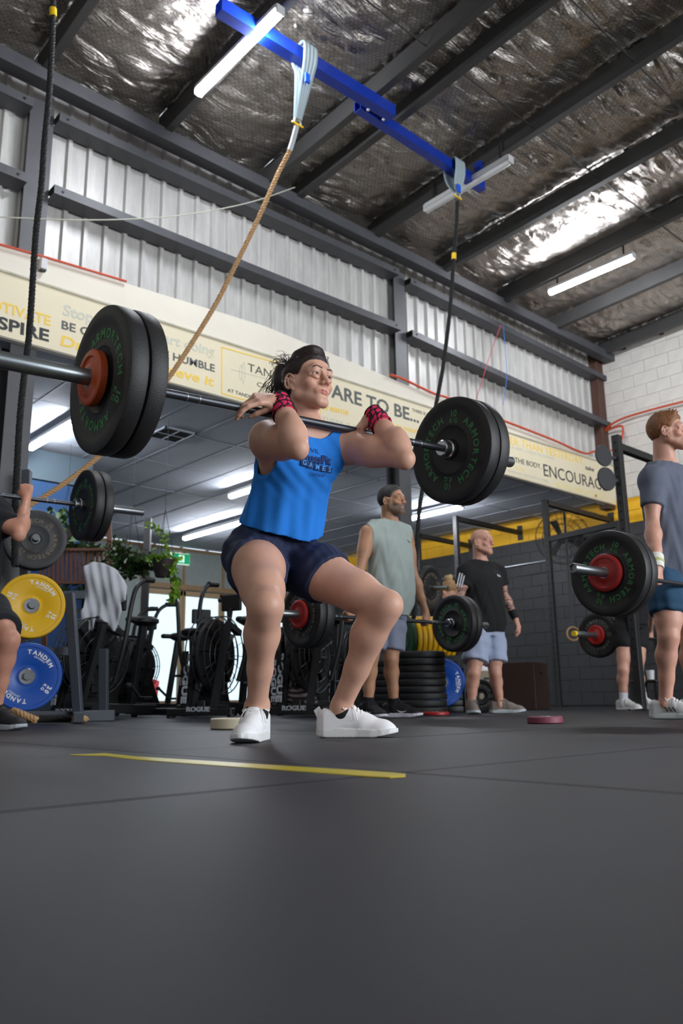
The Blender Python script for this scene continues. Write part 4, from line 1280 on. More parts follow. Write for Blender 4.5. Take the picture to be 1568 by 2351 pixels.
def clipp(prim, pt, n_):
    fn, lo, hi = prim; pt = np.array(pt, float); n_ = nrm(n_)
    return (lambda X, Y, Z: np.maximum(fn(X, Y, Z), (X - pt[0]) * n_[0] + (Y - pt[1]) * n_[1] + (Z - pt[2]) * n_[2])), lo, hi


BAR_A, BAR_B = np.array([-.704, 2.301, 1.072]), np.array([.462, 3.270, 1.140])
HU = nrm((BAR_B - BAR_A) * [1, 1, 0]); HG = np.array([HU[1], -HU[0], 0])
JH = dict(fwd=HG, lat=HU, pelvis=HP(628, 1258, 3.07), chest=HP(664, 1080, 2.95), neck=HP(703, 972, 2.885),
          shl=HP(790, 1022, 2.98), shr=HP(614, 1008, 2.79), ell=HP(930, 1053, 2.80), elr=HP(684, 1028, 2.56),
          wrl=HP(858, 952, 2.92), wrr=HP(642, 922, 2.655), hipl=HP(672, 1290, 3.10), hipr=HP(584, 1278, 3.00),
          knl=HP(884, 1392, 2.88), knr=HP(610, 1392, 2.66), anl=HP(783, 1622, 3.05), anr=HP(590, 1622, 2.88),
          toel=(.985, -.15, 0), toer=(-.13, -.99, 0), head=HP(708, 879, 2.87), headdir=(.68, -.735, .02), headup=(.02, .0, 1), legk=1.08, armk=1.12, fold=.005)
JH['handr'] = dict(d=(-.80, -.50, -.16), b=(-.15, -.80, .58), side=-1, s=1.08, spread=.012, curls=[(.30, .45, .3), (.45, .60, .4), (.62, .8, .5), (.8, 1.0, .5)], thumb=(.85, -.05, -.5), ti=.3)
JH['handl'] = dict(d=(-.62, .10, -.72), b=(-.86, -.35, .35), curl=(.7, .8, .5), side=1, spread=.012, curls=[(.6, .8, .4), (.6, .8, .4), (.7, .8, .4), (.8, .9, .4)], thumb=(.3, .4, -.7))


def hero_clothes(root, J, F0, Hc, B, hs):
    T = lambda x, y, z: Hc + B @ (np.array([x, y, z]) * hs)
    T0, nk, L, ts, aw, bw, of = J['_torso']; up = nrm(nk - T0); Lt = np.linalg.norm(nk - T0); u = nrm(L - up * (L @ up)); f = np.cross(u, up)
    at = lambda t, l, g_: T0 + up * (t * Lt) + u * l + f * g_
    M_sh = mat('blue tank fabric', (.10, .49, .87), .85, bump=.5, bscale=380, var=.07, vscale=7)
    M_na = mat('navy shorts fabric', (.085, .13, .26), .8, bump=.5, bscale=300, var=.1, vscale=9)
    M_bl = mat('black fabric', (.055, .055, .065), .8, bump=.4, bscale=300)
    # tank top
    Fs = Fld(at(.3, 0, 0) - .28, nk + .22, .0045)
    tsh = [.12, .28, .42, .6, .75, .92, 1.0]
    a2 = [.158, .150, .145, .148, .152, .128, .075]; b2 = [.128, .122, .116, .116, .118, .088, .055]; o2 = [.014, .012, .010, .006, .004, -.010, -.02]
    mk = lambda gr: [loft(T0, nk, L, tsh, a2, b2, o2, grow=gr)] + [ell(V3(J['chest']) + HG * (.068) + u * S * .058 - up * .005, (.062 + gr, .058 + gr, .060 + gr)) for S in (1, -1)] + \
        [cone(nk - up * .015, V3(J['sh' + q]) + up * .004, .046 + gr, .047 + gr) for q in 'lr'] + [cone(V3(J['sh' + q]) - up * .05 - u * S * .045, V3(J['chest']) + up * .03 + u * S * .04, .056 + gr, .07 + gr) for q, S in (('l', 1), ('r', -1))]
    Fs.union(mk(.010), .04, .005)
    hem0 = at(.405, 0, 0); hn = nrm(up + u * .03)
    sR, sL, nkp = V3(J['shr']), V3(J['shl']), nk

    def cut(G, X, Y, Z):
        px, py, pz = X - T0[0], Y - T0[1], Z - T0[2]; l = px * u[0] + py * u[1] + pz * u[2]; g_ = px * f[0] + py * f[1] + pz * f[2]; t = (px * up[0] + py * up[1] + pz * up[2]) / Lt
        phi = np.arctan2(g_, l)
        ramp = np.clip((.72 - t) / .35, 0, 1)
        G = G + ramp * (.0050 * np.sin(7 * phi + 4 * t) + .0022 * np.sin(15 * phi - 9 * t)) + .0016 * np.sin(26 * l * 3 + 60 * t + 5 * g_ * 10) * np.clip((t - .45) * 5, 0, 1)
        G = np.maximum(G, -(G + .010))
        hem = .225 + .010 * np.sin(3 * phi + 1)
        G = np.maximum(G, (hem - t) * Lt)
        G = np.maximum(G, (t - 1.0) * Lt)
        for S, s_ in ((1, sL), (-1, sR)):
            q = [X - (s_[0] + u[0] * S * .038 - up[0] * .052), Y - (s_[1] + u[1] * S * .038 - up[1] * .052), Z - (s_[2] + u[2] * S * .038 - up[2] * .052)]
            l2 = q[0] * u[0] + q[1] * u[1] + q[2] * u[2]; g2 = q[0] * f[0] + q[1] * f[1] + q[2] * f[2]; h2_ = q[0] * up[0] + q[1] * up[1] + q[2] * up[2]
            G = np.maximum(G, -(np.sqrt((l2 / .075) ** 2 + (g2 / .095) ** 2 + (h2_ / .120) ** 2) - 1) * .075)
        q = [X - nkp[0] - f[0] * .055, Y - nkp[1] - f[1] * .055, Z - nkp[2] - f[2] * .055]
        return np.maximum(G, -(np.sqrt((q[0] ** 2 + q[1] ** 2) / .088 ** 2 + (q[2] - .03) ** 2 / .075 ** 2) - 1) * .075)
    Fs.full(cut); top_ = Fs.build('tank_top', M_sh, root, smooth=2)
    # black band under the arm holes
    Fb = Fld(at(.55, 0, 0) - .25, at(.9, 0, 0) + .25, .006)
    Fb.union([loft(T0, nk, L, ts, [q + .003 for q in aw], [q + .003 for q in bw], of)], .02, .005)
    Fb.full(lambda G, X, Y, Z: np.maximum(G, np.abs(((X - T0[0]) * up[0] + (Y - T0[1]) * up[1] + (Z - T0[2]) * up[2]) / Lt - .695) * Lt - .045)); Fb.build('sports_bra', M_bl, root)
    # shorts
    Ff = Fld(np.minimum(V3(J['knr']), V3(J['hipr'])) - .2, at(.5, 0, 0) + .25, .0055)
    gr = .012; k = 1.
    hp = [loft(T0, nk, L, [0, .18, .30, .5], [q + gr for q in aw[:4]], [q + gr for q in bw[:4]], of[:4])]
    hp[0] = clipp(hp[0], at(.435, 0, 0), up)
    for sd, S in (('l', 1), ('r', -1)): hp.append(ell(V3(J['hip' + sd]) - HG * .045 - HU * S * .005, (.099, .099, .102)))
    Ff.union(hp, .045, .01)
    for sd, S in (('l', 1), ('r', -1)):
        hip, kn_, an = V3(J['hip' + sd]), V3(J['kn' + sd]), V3(J['an' + sd]); th = kn_ - hip; kf = nrm(-nrm(hip - kn_) - nrm(an - kn_) + HG * .3); q = J['legk']
        pl = hip + th * (.40 if sd == 'l' else .34); nn = nrm(th)
        nn = nrm(nn + np.array([0, 0, .55 if sd == 'r' else -.25]) + (HU * -S * .1))
        leg = chain([hip, hip + th * .30 + kf * .012, hip + th * .7 + kf * .008], [.088 * q + gr, .086 * q + gr, .066 * q + gr]) + [cone(hip + th * .25 - kf * .02, kn_ - th * .12 - kf * .016, .070 * q + gr, .044 * q + gr)]
        Ff.union([clipp(p_, pl, nn) for p_ in leg], .028, .03)

    def fold(G, X, Y, Z):
        return G + .0022 * np.sin(90 * (Z - .3 * X) + 3 * np.sin(30 * X)) + .0012 * np.sin(170 * (X + Y))
    Ff.full(fold); sho = Ff.build('shorts', M_na, root, smooth=2)
    # wrist wraps
    M_pk = mat('pink wrap', (.86, .13, .33), .75, bump=.4, bscale=300)
    N_, L_ = M_pk.node_tree.nodes, M_pk.node_tree.links; wv = N_.new('ShaderNodeTexWave'); wv.inputs['Scale'].default_value = 14; wv.inputs['Distortion'].default_value = 7; wv.inputs['Detail Scale'].default_value = 2.5
    tc = N_.new('ShaderNodeTexCoord'); L_.new(tc.outputs['Object'], wv.inputs['Vector']); cr = N_.new('ShaderNodeValToRGB'); cr.color_ramp.elements[0].position = .22; cr.color_ramp.elements[1].position = .27
    cr.color_ramp.elements[0].color = (*lin((.10, .05, .12)), 1); cr.color_ramp.elements[1].color = (*lin((.90, .14, .36)), 1); L_.new(wv.outputs[0], cr.inputs[0]); L_.new(cr.outputs[0], N_['Principled BSDF'].inputs['Base Color'])
    for sd in 'lr':
        e, w_ = V3(J['el' + sd]), V3(J['wr' + sd]); fd = nrm(w_ - e)
        wr_ = ring_band(root, 'wrist_wrap', w_ - fd * .068, w_ + fd * .012, .041, .034, M_pk, n=36)
        mb = MB()
        for q, rr in ((-.068, .0415), (-.04, .0405), (-.012, .0375), (.010, .035)):
            c_ = w_ + fd * q; Mf = np.array(frame(c_, c_ + fd)); mb.tube([c_ + Mf[:3, 0] * rr * math.cos(t) + Mf[:3, 1] * rr * math.sin(t) + fd * .004 * math.sin(t) for t in np.linspace(0, 2 * math.pi, 29)[:-1]], .0022, 6, True)
        mb.build('wrap_edging', M_bl, wr_)
    # socks, shoes, anklet
    for sd in 'lr':
        an, kn_ = V3(J['an' + sd]), V3(J['kn' + sd]); sd_ = nrm(kn_ - an); td = nrm(J['toe' + sd])
        Fk = Fld(an - .1, an + .1, .0035)
        Fk.union([cone(an + sd_ * .012, an - np.array([0, 0, .03]), .0365, .037), cone(an - np.array([0, 0, .01]), an + td * .03 - np.array([0, 0, .035]), .035, .032)], .02, .01)
        Fk.full(lambda G, X, Y, Z: np.maximum(G, (X - an[0]) * sd_[0] + (Y - an[1]) * sd_[1] + (Z - an[2]) * sd_[2] - .018)); Fk.build('sock', M_bl, root, smooth=2)
        shoe(root, an, J['toe' + sd], 1.0, name='training_shoe', h=.0028)
    an, kn_ = V3(J['anl']), V3(J['knl']); sd_ = nrm(kn_ - an); c_ = an + sd_ * .028; Mf = np.array(frame(c_, c_ + sd_))
    mb = MB()
    for t in np.linspace(0, 2 * math.pi, 41)[:-1]:
        p_ = c_ + Mf[:3, 0] * .0345 * math.cos(t) + Mf[:3, 1] * .0345 * math.sin(t); mb.lathe([(0, -.0016), (.0016, 0), (0, .0016)], Matrix.Translation(p_), 6)
    mb.build('anklet', mat('bead', (.75, .62, .55), .4), root)
    # earring
    mb = MB(); c_ = T(-.080, -.000, -.056); mb.tube([c_ + B[:, 1] * .010 * math.cos(t) + B[:, 2] * .012 * math.sin(t) for t in np.linspace(0, 2 * math.pi, 19)[:-1]], .0013, 6, True)
    mb.build('hoop_earring', mat('gold', (.85, .65, .35), .25, metal=1), root)
    mb = MB(); mb.lathe([(0, -.0015), (.0017, 0), (0, .0015)], Matrix.Translation(T(-.0195, .0965, -.030)), 8); mb.build('nose_stud', mat('silver', (.9, .9, .9), .2, metal=1), root)
    # hair
    M_h = mat('dark brown hair', (.14, .085, .08), .38, bump=.9, bscale=60, var=.35, vscale=30, stretch=(1, 1, 6))
    Fh = Fld(Hc - .24, Hc + .24, .0035)
    hair_cap(Fh, T, B, Hc, hs, front=.060, thick=.010, low=-.060, noise=.0010)
    Fh.union([ell(T(.005, .035, .112), np.array([.048, .036, .024]), B), ell(T(0, -.01, .112), np.array([.055, .05, .026]), B)], .02, .02)
    Fh.union([ell(T(0, -.138, .060), np.array([.048, .046, .050]), B), ell(T(-.01, -.152, .02), np.array([.038, .034, .052]), B), ell(T(-.02, -.158, -.02), (.026, .024, .036), B), ell(T(.015, -.128, .092), (.034, .034, .026), B), cone(T(0, -.09, .05), T(0, -.14, .06), .037)], .02, .02)
    hr = Fh.build('hair', M_h, root, smooth=1)
    rr = np.random.default_rng(4); S = []
    for q in range(260):   # hanging tail
        a = T(rr.normal(-.01, .024), -.155 + rr.normal(0, .022), .05 + rr.normal(0, .03)); d_ = np.array([rr.normal(0, .012), -.01 + rr.normal(0, .014), 0]); ln = rr.uniform(.06, .13)
        S.append([a, T(*(((a - Hc) @ B) / hs + d_ * .8 + [0, -.018, -.25 * ln])), T(*(((a - Hc) @ B) / hs + d_ * 1.6 + [rr.normal(0, .012), -.012, -.65 * ln])), T(*(((a - Hc) @ B) / hs + d_ * 2 + [rr.normal(0, .02), .004 + rr.normal(0, .016), -ln]))])
    for q in range(70):    # flying strands above the bun
        a = T(rr.normal(0, .02), -.125 + rr.normal(0, .025), .10 + rr.normal(0, .01)); w_ = rr.uniform(.3, 1)
        S.append([a, a + B[:, 2] * .035 * w_ - B[:, 1] * .012, a + B[:, 2] * .058 * w_ - B[:, 1] * .035 * w_ + rr.normal(0, .006, 3), a + B[:, 2] * (.05 + .03 * rr.random()) * w_ - B[:, 1] * (.055 + .03 * rr.random()) * w_ + rr.normal(0, .01, 3)])
    for q in range(60):    # lines combed back over the side
        z_ = rr.uniform(.055, .10); sx = rr.choice((-1, 1)); pts = []
        for t in np.linspace(0, 1, 5):
            y_ = .030 - .135 * t; zz = (z_ * (1 - t) + .055 * t); xw = .0835 * math.sqrt(max(0.02, 1 - ((y_ + .018) / .108) ** 2 - ((zz - .034) / .096) ** 2)); pts.append(T(sx * xw, y_, zz))
        S.append(pts)
    for q in range(16): # baby hairs
        a = T(rr.uniform(-.05, .05), .055 + rr.normal(0, .004), .085); S.append([a, a + B[:, 2] * .010 + B[:, 1] * .008, a + B[:, 2] * .014 + B[:, 1] * .004 + rr.normal(0, .006, 3)])
    strands(hr, 'loose_strands', S, M_h, .0015, 4)
    # print on the shirt front
    M_pr = mat('navy print', (.09, .20, .42), .8)

    def raw(l, t):
        p0 = at(t, l, 0)
        for g_ in np.arange(.20, .0, -.001):
            q = p0 + f * g_; ii = [np.searchsorted(Fs.ax[i_], q[i_]) for i_ in range(3)]
            if all(0 < ii[i_] < Fs.F.shape[i_] for i_ in range(3)) and Fs.F[tuple(ii)] < 0.0: return g_
        return None
    sm_ = [(l_, t_, raw(l_, t_)) for l_ in np.linspace(-.10, .10, 21) for t_ in np.linspace(.66, .86, 15)]; sm_ = np.array([q for q in sm_ if q[2] is not None])
    bas = lambda l_, t_: np.stack([np.ones_like(l_), l_, t_, l_ * l_, l_ * t_, t_ * t_, l_ ** 3, l_ * l_ * t_, l_ * t_ * t_, t_ ** 3, l_ ** 4, l_ * l_ * t_ * t_], -1)
    cf_ = np.linalg.lstsq(bas(sm_[:, 0] * 10, sm_[:, 1]), sm_[:, 2], rcond=None)[0]

    def on_shirt(l, t):
        return at(t, l, 0) + f * (float(bas(np.array([l * 10]), np.array([t])) @ cf_) + .0060)
    mb = MB()
    for (txt, l0, l1, t0, cap, m_i, bold) in (("LIVIL", .048, -.012 + .0, .835, .014, 0, -.01), ("CrossFit", .082, -.062, .775, .028, 0, .04), ("2023", .022, -.040, .690, .010, 0, .0)):
        V, F_ = text_data(txt, bold, .0); V2 = V.copy(); x0, x1 = V[:, 0].min(), V[:, 0].max()
        W_ = np.array([on_shirt(-(.0) - (l0 + (l1 - l0) * (x - x0) / (x1 - x0)) * -1 * -1, t0 + y / .69 * cap / Lt) for x, y, z in V2]); mb.add(W_, F_)
    for i_, (ch, a0, dt) in enumerate((("G", .070, .742), ("A", .043, .735), ("M", .013, .728), ("E", -.017, .725), ("S", -.046, .722))):
        # solid box with the letter left as a paler figure on it
        cs = [on_shirt(-x_, y_) for x_, y_ in ((a0, dt), (a0 - .027, dt - .002), (a0 - .027, dt + .036), (a0, dt + .038))]; mb.add(cs, [(0, 1, 2, 3)])
    mb.build('shirt_print', M_pr, top_)
    mb = MB()
    for i_, (ch, a0, dt) in enumerate((("G", .070, .742), ("A", .043, .735), ("M", .013, .728), ("E", -.017, .725), ("S", -.046, .722))):
        V, F_ = text_data(ch, .02, .0); x0, x1 = V[:, 0].min(), V[:, 0].max()
        W_ = np.array([on_shirt(-(a0 - .006 - .015 * (x - x0) / (x1 - x0)), dt + .006 + y / .69 * .016 / Lt) + f * .0008 for x, y, z in V]); mb.add(W_, F_)
    mb.build('print_letters', mat('light blue print', (.30, .62, .92), .8), top_)


hero = person('person', 'woman in blue cropped tank and navy shorts squatting with a loaded barbell on her shoulders', JH, (.81, .625, .54), hero_clothes, male=0, k=1.0, h=.0065, hf=.0020,
              head=dict(s=.985, lip=(.74, .41, .40), brow=(.27, .19, .16), makeup=1, iris=(.30, .20, .12), gaze=(.0, 1, .03), bands=[(0, -9, 9, .0040), (1, -9, 9, .0042), (2, .96, 9, .0036)]), tone=.06)
# ================================================================ plates and barbells
M_brub = mat('black bumper rubber', (.115, .115, .12), .5, bump=.35, bscale=330, var=.12, vscale=40)
M_gl = mat('green lettering', (.22, .52, .30), .6); M_gd = mat('faded grey lettering', (.42, .42, .40), .6); M_gt = mat('tan lettering', (.45, .40, .33), .6)
M_wl = mat('white lettering', (.92, .92, .92), .5)
M_chr = mat('sleeve steel', (.55, .57, .58), .32, metal=.9, var=.12, vscale=20, bump=.05, bscale=150)
M_shaft = mat('bar shaft', (.27, .28, .30), .36, metal=.75, bump=.1, bscale=900)
M_hub = mat('hub steel', (.62, .63, .65), .3, metal=.9)
M_pyel = mat('yellow plate rubber', (.90, .70, .05), .45, bump=.15, bscale=200); M_pblu = mat('blue plate rubber', (.06, .30, .66), .4, bump=.15, bscale=200)
M_pgry = mat('grey plate rubber', (.22, .22, .23), .6, bump=.3, bscale=300, var=.1); M_pgrn = mat('green plate rubber', (.05, .25, .12), .5)
M_rplt = mat('red plate', (.66, .14, .13), .4); M_oplt = mat('orange plate', (.72, .30, .14), .38); M_crm = mat('cream plate', (.80, .76, .66), .5); M_pnk = mat('pink plate', (.50, .24, .31), .5)
M_sil = mat('silver cap', (.8, .82, .85), .25, metal=1)
PROTO = {}


def plate(kind, M, label, group='bumper plates', rot=0.):
    """disc whose axis is local Z, front face towards +Z, back face at z = 0"""
    key = kind
    if key not in PROTO:
        root = empty('bumper_plate' if kind not in ('red', 'orange', 'cream', 'pink', 'redfloor') else 'small_plate', (0, 0, 0))
        spec = dict(arm=(M_brub, .225, .060, M_gl), armtan=(M_brub, .225, .07, M_gt), armgrey=(M_pgry, .225, .055, M_gt), plain=(M_brub, .225, .06, M_gd), armthick=(M_brub, .225, .085, M_gl),
                    yel=(M_pyel, .225, .065, M_wl), blu=(M_pblu, .225, .075, M_wl), yplain=(M_pyel, .225, .045, None), gplain=(M_pgrn, .225, .04, None), smallarm=(M_brub, .14, .04, M_gd)).get(kind)
        if spec:
            m_, R_, th, lt = spec; e = .006
            if kind in ('yel', 'blu'):
                front = [(.028, th), (.058, th), (.062, th - .004), (.085, th - .004), (.090, th - .001), (.195, th - .001), (.200, th + .004), (R_ - e, th + .004), (R_, th - .002)]
            else:
                front = [(.028, th * .8), (.040, th * .8), (.045, th * .88), (.098 * R_ / .225, th * .88), (.102 * R_ / .225, th * .93), (.106 * R_ / .225, th * .88), (.172 * R_ / .225, th * .88), (.186 * R_ / .225, th), (R_ - .012, th), (R_ - .003, th - .004), (R_, th - .012)]
            back = [(r, th - z) for r, z in reversed(front)]
            prof = [(.028, th * .2 if kind not in ('yel', 'blu') else 0)] + [p for p in []] + list(reversed(back))
            prof = [(r, th - z) for r, z in front] + list(reversed(front))[0:] + [(.028, th - front[0][1])]
            MB().lathe(prof, None, 64).build('rubber_disc', m_, root)
            if kind in ('yel', 'blu'):
                MB().lathe([(.026, th + .002), (.050, th + .003), (.054, th - .001), (.026, -.002)], None, 32).build('steel_hub', M_hub, root)
                mb = MB()
                for q in range(8): a = q * math.pi / 4; mb.cyl((.043 * math.cos(a), .043 * math.sin(a), th + .002), (.043 * math.cos(a), .043 * math.sin(a), th + .0045), .003, n=8)
                mb.build('hub_screws', M_sil, root)
            else: MB().lathe([(.0255, th * .82), (.033, th * .82), (.033, th * .18), (.0255, th * .18), (.0255, th * .82)], None, 32).build('steel_hub', M_hub, root)
            if lt is not None:
                mb = MB()
                for fl_, zz in ((1, th * (.88 if kind not in ('yel', 'blu') else 1) + .0002), (-1, 0)):
                    zz = zz if fl_ > 0 else -(th - (th * .88 if kind not in ('yel', 'blu') else th)) - .001 + .0
                    zz = zz if fl_ > 0 else -(th * .12 if kind not in ('yel', 'blu') else .001) - .0
                    sc = R_ / .225
                    if kind in ('yel', 'blu'):
                        for a in (.55, .55 + math.pi):
                            arc_text(mb, 'TANDEM', .150, a, .040, zz, fl_, bold=.03); arc_text(mb, 'CROSSFIT', .132, a, .016, zz, fl_)
                        for a in (.55 + math.pi / 2, .55 - math.pi / 2):
                            arc_text(mb, '15' if kind == 'yel' else '20', .152, a, .040, zz, fl_, bold=.04); arc_text(mb, 'KG', .122, a, .028, zz, fl_, bold=.03)
                    else:
                        for a in (math.pi / 2, -math.pi / 2): arc_text(mb, 'ARMORTECH', .126 * sc, a, .042 * sc, zz, fl_, bold=.02)
                        for a in (0.0, math.pi):
                            arc_text(mb, '10' if kind in ('arm',) else '15', .140 * sc, a, .040 * sc, zz, fl_, bold=.02); arc_text(mb, 'KG', .114 * sc, a, .028 * sc, zz, fl_, bold=.02)
                # back-side text sits at its own height
                tag(mb.build('lettering', lt, root), kind='stuff')
        else:
            R_, th, m_ = dict(red=(.098, .026, M_rplt), orange=(.085, .030, M_oplt), cream=(.125, .052, M_crm), pink=(.090, .036, M_pnk), redfloor=(.11, .028, M_rplt))[kind]
            pr = [(.026, .002), (.026, 0), (R_ - .006, 0), (R_, .005), (R_, th - .005), (R_ - .006, th), (R_ - .020, th), (R_ - .024, th - .005), (.048, th - .005), (.042, th), (.026, th), (.026, .002)]
            MB().lathe(pr, None, 48).build('disc', m_, root)
            MB().lathe([(.0250, .003), (.030, .001), (.030, th + .001), (.0250, th + .001), (.0250, .003)], None, 32).build('steel_hub', M_hub, root)
            if kind in ('orange', 'red'):
                mb = MB(); arc_text(mb, '2.5KG', .052, -1.2, .016, th - .004, 1); mb.build('lettering', m_, root)
        PROTO[key] = root; o = root; first = True
    else: o = clone(PROTO[key])
    o.matrix_world = M @ Matrix.Rotation(rot, 4, 'Z')
    tag(o, label, 'weight plate', group); return o


def barbell(A, B, label, sleeve=.42, black=True, sleeve_a=None):
    """A, B world points on the axis at the inner collars (own ends)"""
    A, B = Vector(A), Vector(B); M = frame(A, B); L_ = (B - A).length
    o = empty('barbell', M=M); tag(o, label, 'barbell')
    MB().lathe([(0, 0), (.0142, 0), (.0142, L_), (0, L_)], None, 20).build('shaft', M_shaft if black else M_chr, o)
    mb = MB()
    for z in (.17, .215, L_ - .215, L_ - .17): mb.lathe([(.0142, z - .003), (.0149, z - .002), (.0149, z + .002), (.0142, z + .003)], None, 20)
    mb.build('grip_rings', M_chr, o)
    sl_ = sleeve
    for sg, z0 in ((-1, 0), (1, L_)):
        sleeve = (sleeve_a or sl_) if sg < 0 else sl_
        T_ = Matrix.Translation((0, 0, z0)) @ (Matrix.Rotation(math.pi, 4, 'X') if sg < 0 else Matrix.Identity(4))
        MB().lathe([(.0142, -.046), (.030, -.046), (.0335, -.042), (.0335, -.012), (.0385, -.008), (.0385, .002), (.025, .004)], T_, 28).build('collar', M_sil, o)
        s_ = MB().lathe([(.0245, .003), (.0250, .006), (.0250, sleeve - .004), (.0235, sleeve), (.0185, sleeve), (.0175, sleeve - .012), (0, sleeve - .012)], T_, 28).build('sleeve', M_chr, o)
    return o, M, L_


def load(M, L_, side, kinds, labels, rot=0., group='bumper plates', start=.005):
    """put plates on one sleeve; side -1 at A, +1 at B"""
    z = start; th = dict(arm=.060, armtan=.07, armgrey=.055, plain=.06, armthick=.085, red=.026, orange=.030, smallarm=.04)
    for k_, lb in zip(kinds, labels):
        t = th[k_]
        if side > 0: Mp = M @ Matrix.Translation((0, 0, L_ + z))
        else: Mp = M @ Matrix.Translation((0, 0, -z)) @ Matrix.Rotation(math.pi, 4, 'X')
        plate(k_, Mp, lb, group, rot); z += t + .001
    return z


# hero's bar: collars at the inner plate faces
u3 = nrm(BAR_B - BAR_A); cB = BAR_B - u3 * .018; cA = BAR_A - u3 * .028 + u3 * (.120 + .012)
hb, hM, hL = barbell(h2w(cA), h2w(cB), 'black barbell across the shoulders of the woman in blue, two black bumpers each end', sleeve=.405, sleeve_a=.50)
load(hM, hL, -1, ('arm', 'arm', 'orange'), ('black bumper plate with green lettering nearest to her hand at the upper left', 'black bumper plate at the upper left, outer of the pair, green lettering', 'small orange metal plate at the upper left end of her barbell'), rot=2.5, group='plates on the front barbell')
load(hM, hL, 1, ('arm', 'arm'), ('black bumper plate with green ARMORTECH lettering facing her at the right', 'black bumper plate at the right, outer of the pair'), rot=-1.35, group='plates on the front barbell')


def P3(*a): return Vector(D(*a))


# ---------------------------------------------------------------- racks, rigs, storage
M_rig = mat('rig black paint', (.12, .12, .125), .5, var=.08); M_rigl = mat('rig grey blue paint', (.24, .26, .30), .5)


def rig_post(base, top, w_=.075, m_=None, holes=True, name='upright', parent=None, face=0.0):
    base, top = Vector(base), Vector(top); mb = MB(); mb.beam(base, top, w_, w_, up=(math.sin(face), math.cos(face), 0), bev=.004); o = mb.build(name, m_ or M_rig, parent)
    return o


def foot(px, py, Y):  # floor point straight below a pixel column at distance Y
    p = H(px, py, Y); return h2w((p.x, p.y, 0))


# grey-shirt man's bar, ginger man's bar, left man's bar, far woman's bar, racked bar
def bar_px(a, ya, b, yb, label, **k):
    return barbell(D(*a, ya), D(*b, yb), label, **k)


gm = H(700, 1411, 5.62); gM_c = np.array(gm) + HU * .10; gA = gM_c; gB = np.array(H(1036, 1431, 6.52))
b2, M2, L2 = barbell(h2w(gA), h2w(gB), 'barbell hanging in the hands of the man in the grey green tank')
load(M2, L2, -1, ('armtan', 'plain', 'red'), ('black plate with tan lettering seen under the woman thigh', 'dark plate at the near end of the grey tank man bar', 'small red plate seen between her legs'), rot=1.2, group='plates on the second barbell')
load(M2, L2, 1, ('arm', 'plain'), ('black plate with green lettering in front of the bald man shorts', 'dark outer plate beside the bald man shorts'), rot=-1.2, group='plates on the second barbell')
gn = np.array(H(1390, 1315, 4.22)) + HU * .135; gE = gn + HU * 1.36 + [0, 0, .0]
b3, M3, L3 = barbell(h2w(gn), h2w(gE), 'barbell held by the ginger haired man at the right edge')
load(M3, L3, -1, ('plain', 'arm', 'red'), ('black plate next to the ginger man hand', 'black bumper with large green lettering at the right, facing the camera', 'small red plate on the sleeve at the right'), rot=1.15, group='plates on the ginger man bar')
load(M3, L3, 1, ('arm', 'arm'), ('inner plate on the far end of the ginger man bar, outside the frame', 'outer plate on the far end of the ginger man bar, outside the frame'), group='plates on the ginger man bar')
gL = np.array(H(186, 1159, 4.98)); gLa = gL - HU * 1.36 - [0, 0, .03]
b4, M4, L4 = barbell(h2w(gLa), h2w(gL), 'barbell on the shoulders of the man cut off by the left edge')
load(M4, L4, 1, ('arm', 'arm'), ('black plate with green lettering below the front plates at the left', 'outer black plate at the left with the steel sleeve showing'), rot=-1.35, group='plates on the left man bar')
load(M4, L4, -1, ('arm', 'arm'), ('inner plate on the unseen end of the left man bar', 'outer plate on the unseen end of the left man bar'), group='plates on the left man bar')
gF = np.array(H(1372, 1458, 8.3)) + HU * .05; gFe = gF + HU * 1.36
b5, M5, L5 = barbell(h2w(gF), h2w(gFe), 'barbell held by the person in black shorts far right')
load(M5, L5, -1, ('plain', 'red'), ('dark plate hanging low beside the person in black shorts', 'small red plate far right under the big plates'), group='plates on the far right bar')
load(M5, L5, 1, ('plain',), ('dark plate on the hidden end of the far right bar',), group='plates on the far right bar')
MB().lathe([(0, 0), (.027, 0), (.027, .03), (0, .03)], frame(h2w(gF - HU * .425), h2w(gF - HU * .45)), 16).build('end_tape', M_ytape, None)
o = bpy.data.objects['end_tape']; o.parent = b5; o.matrix_parent_inverse = M5.inverted()

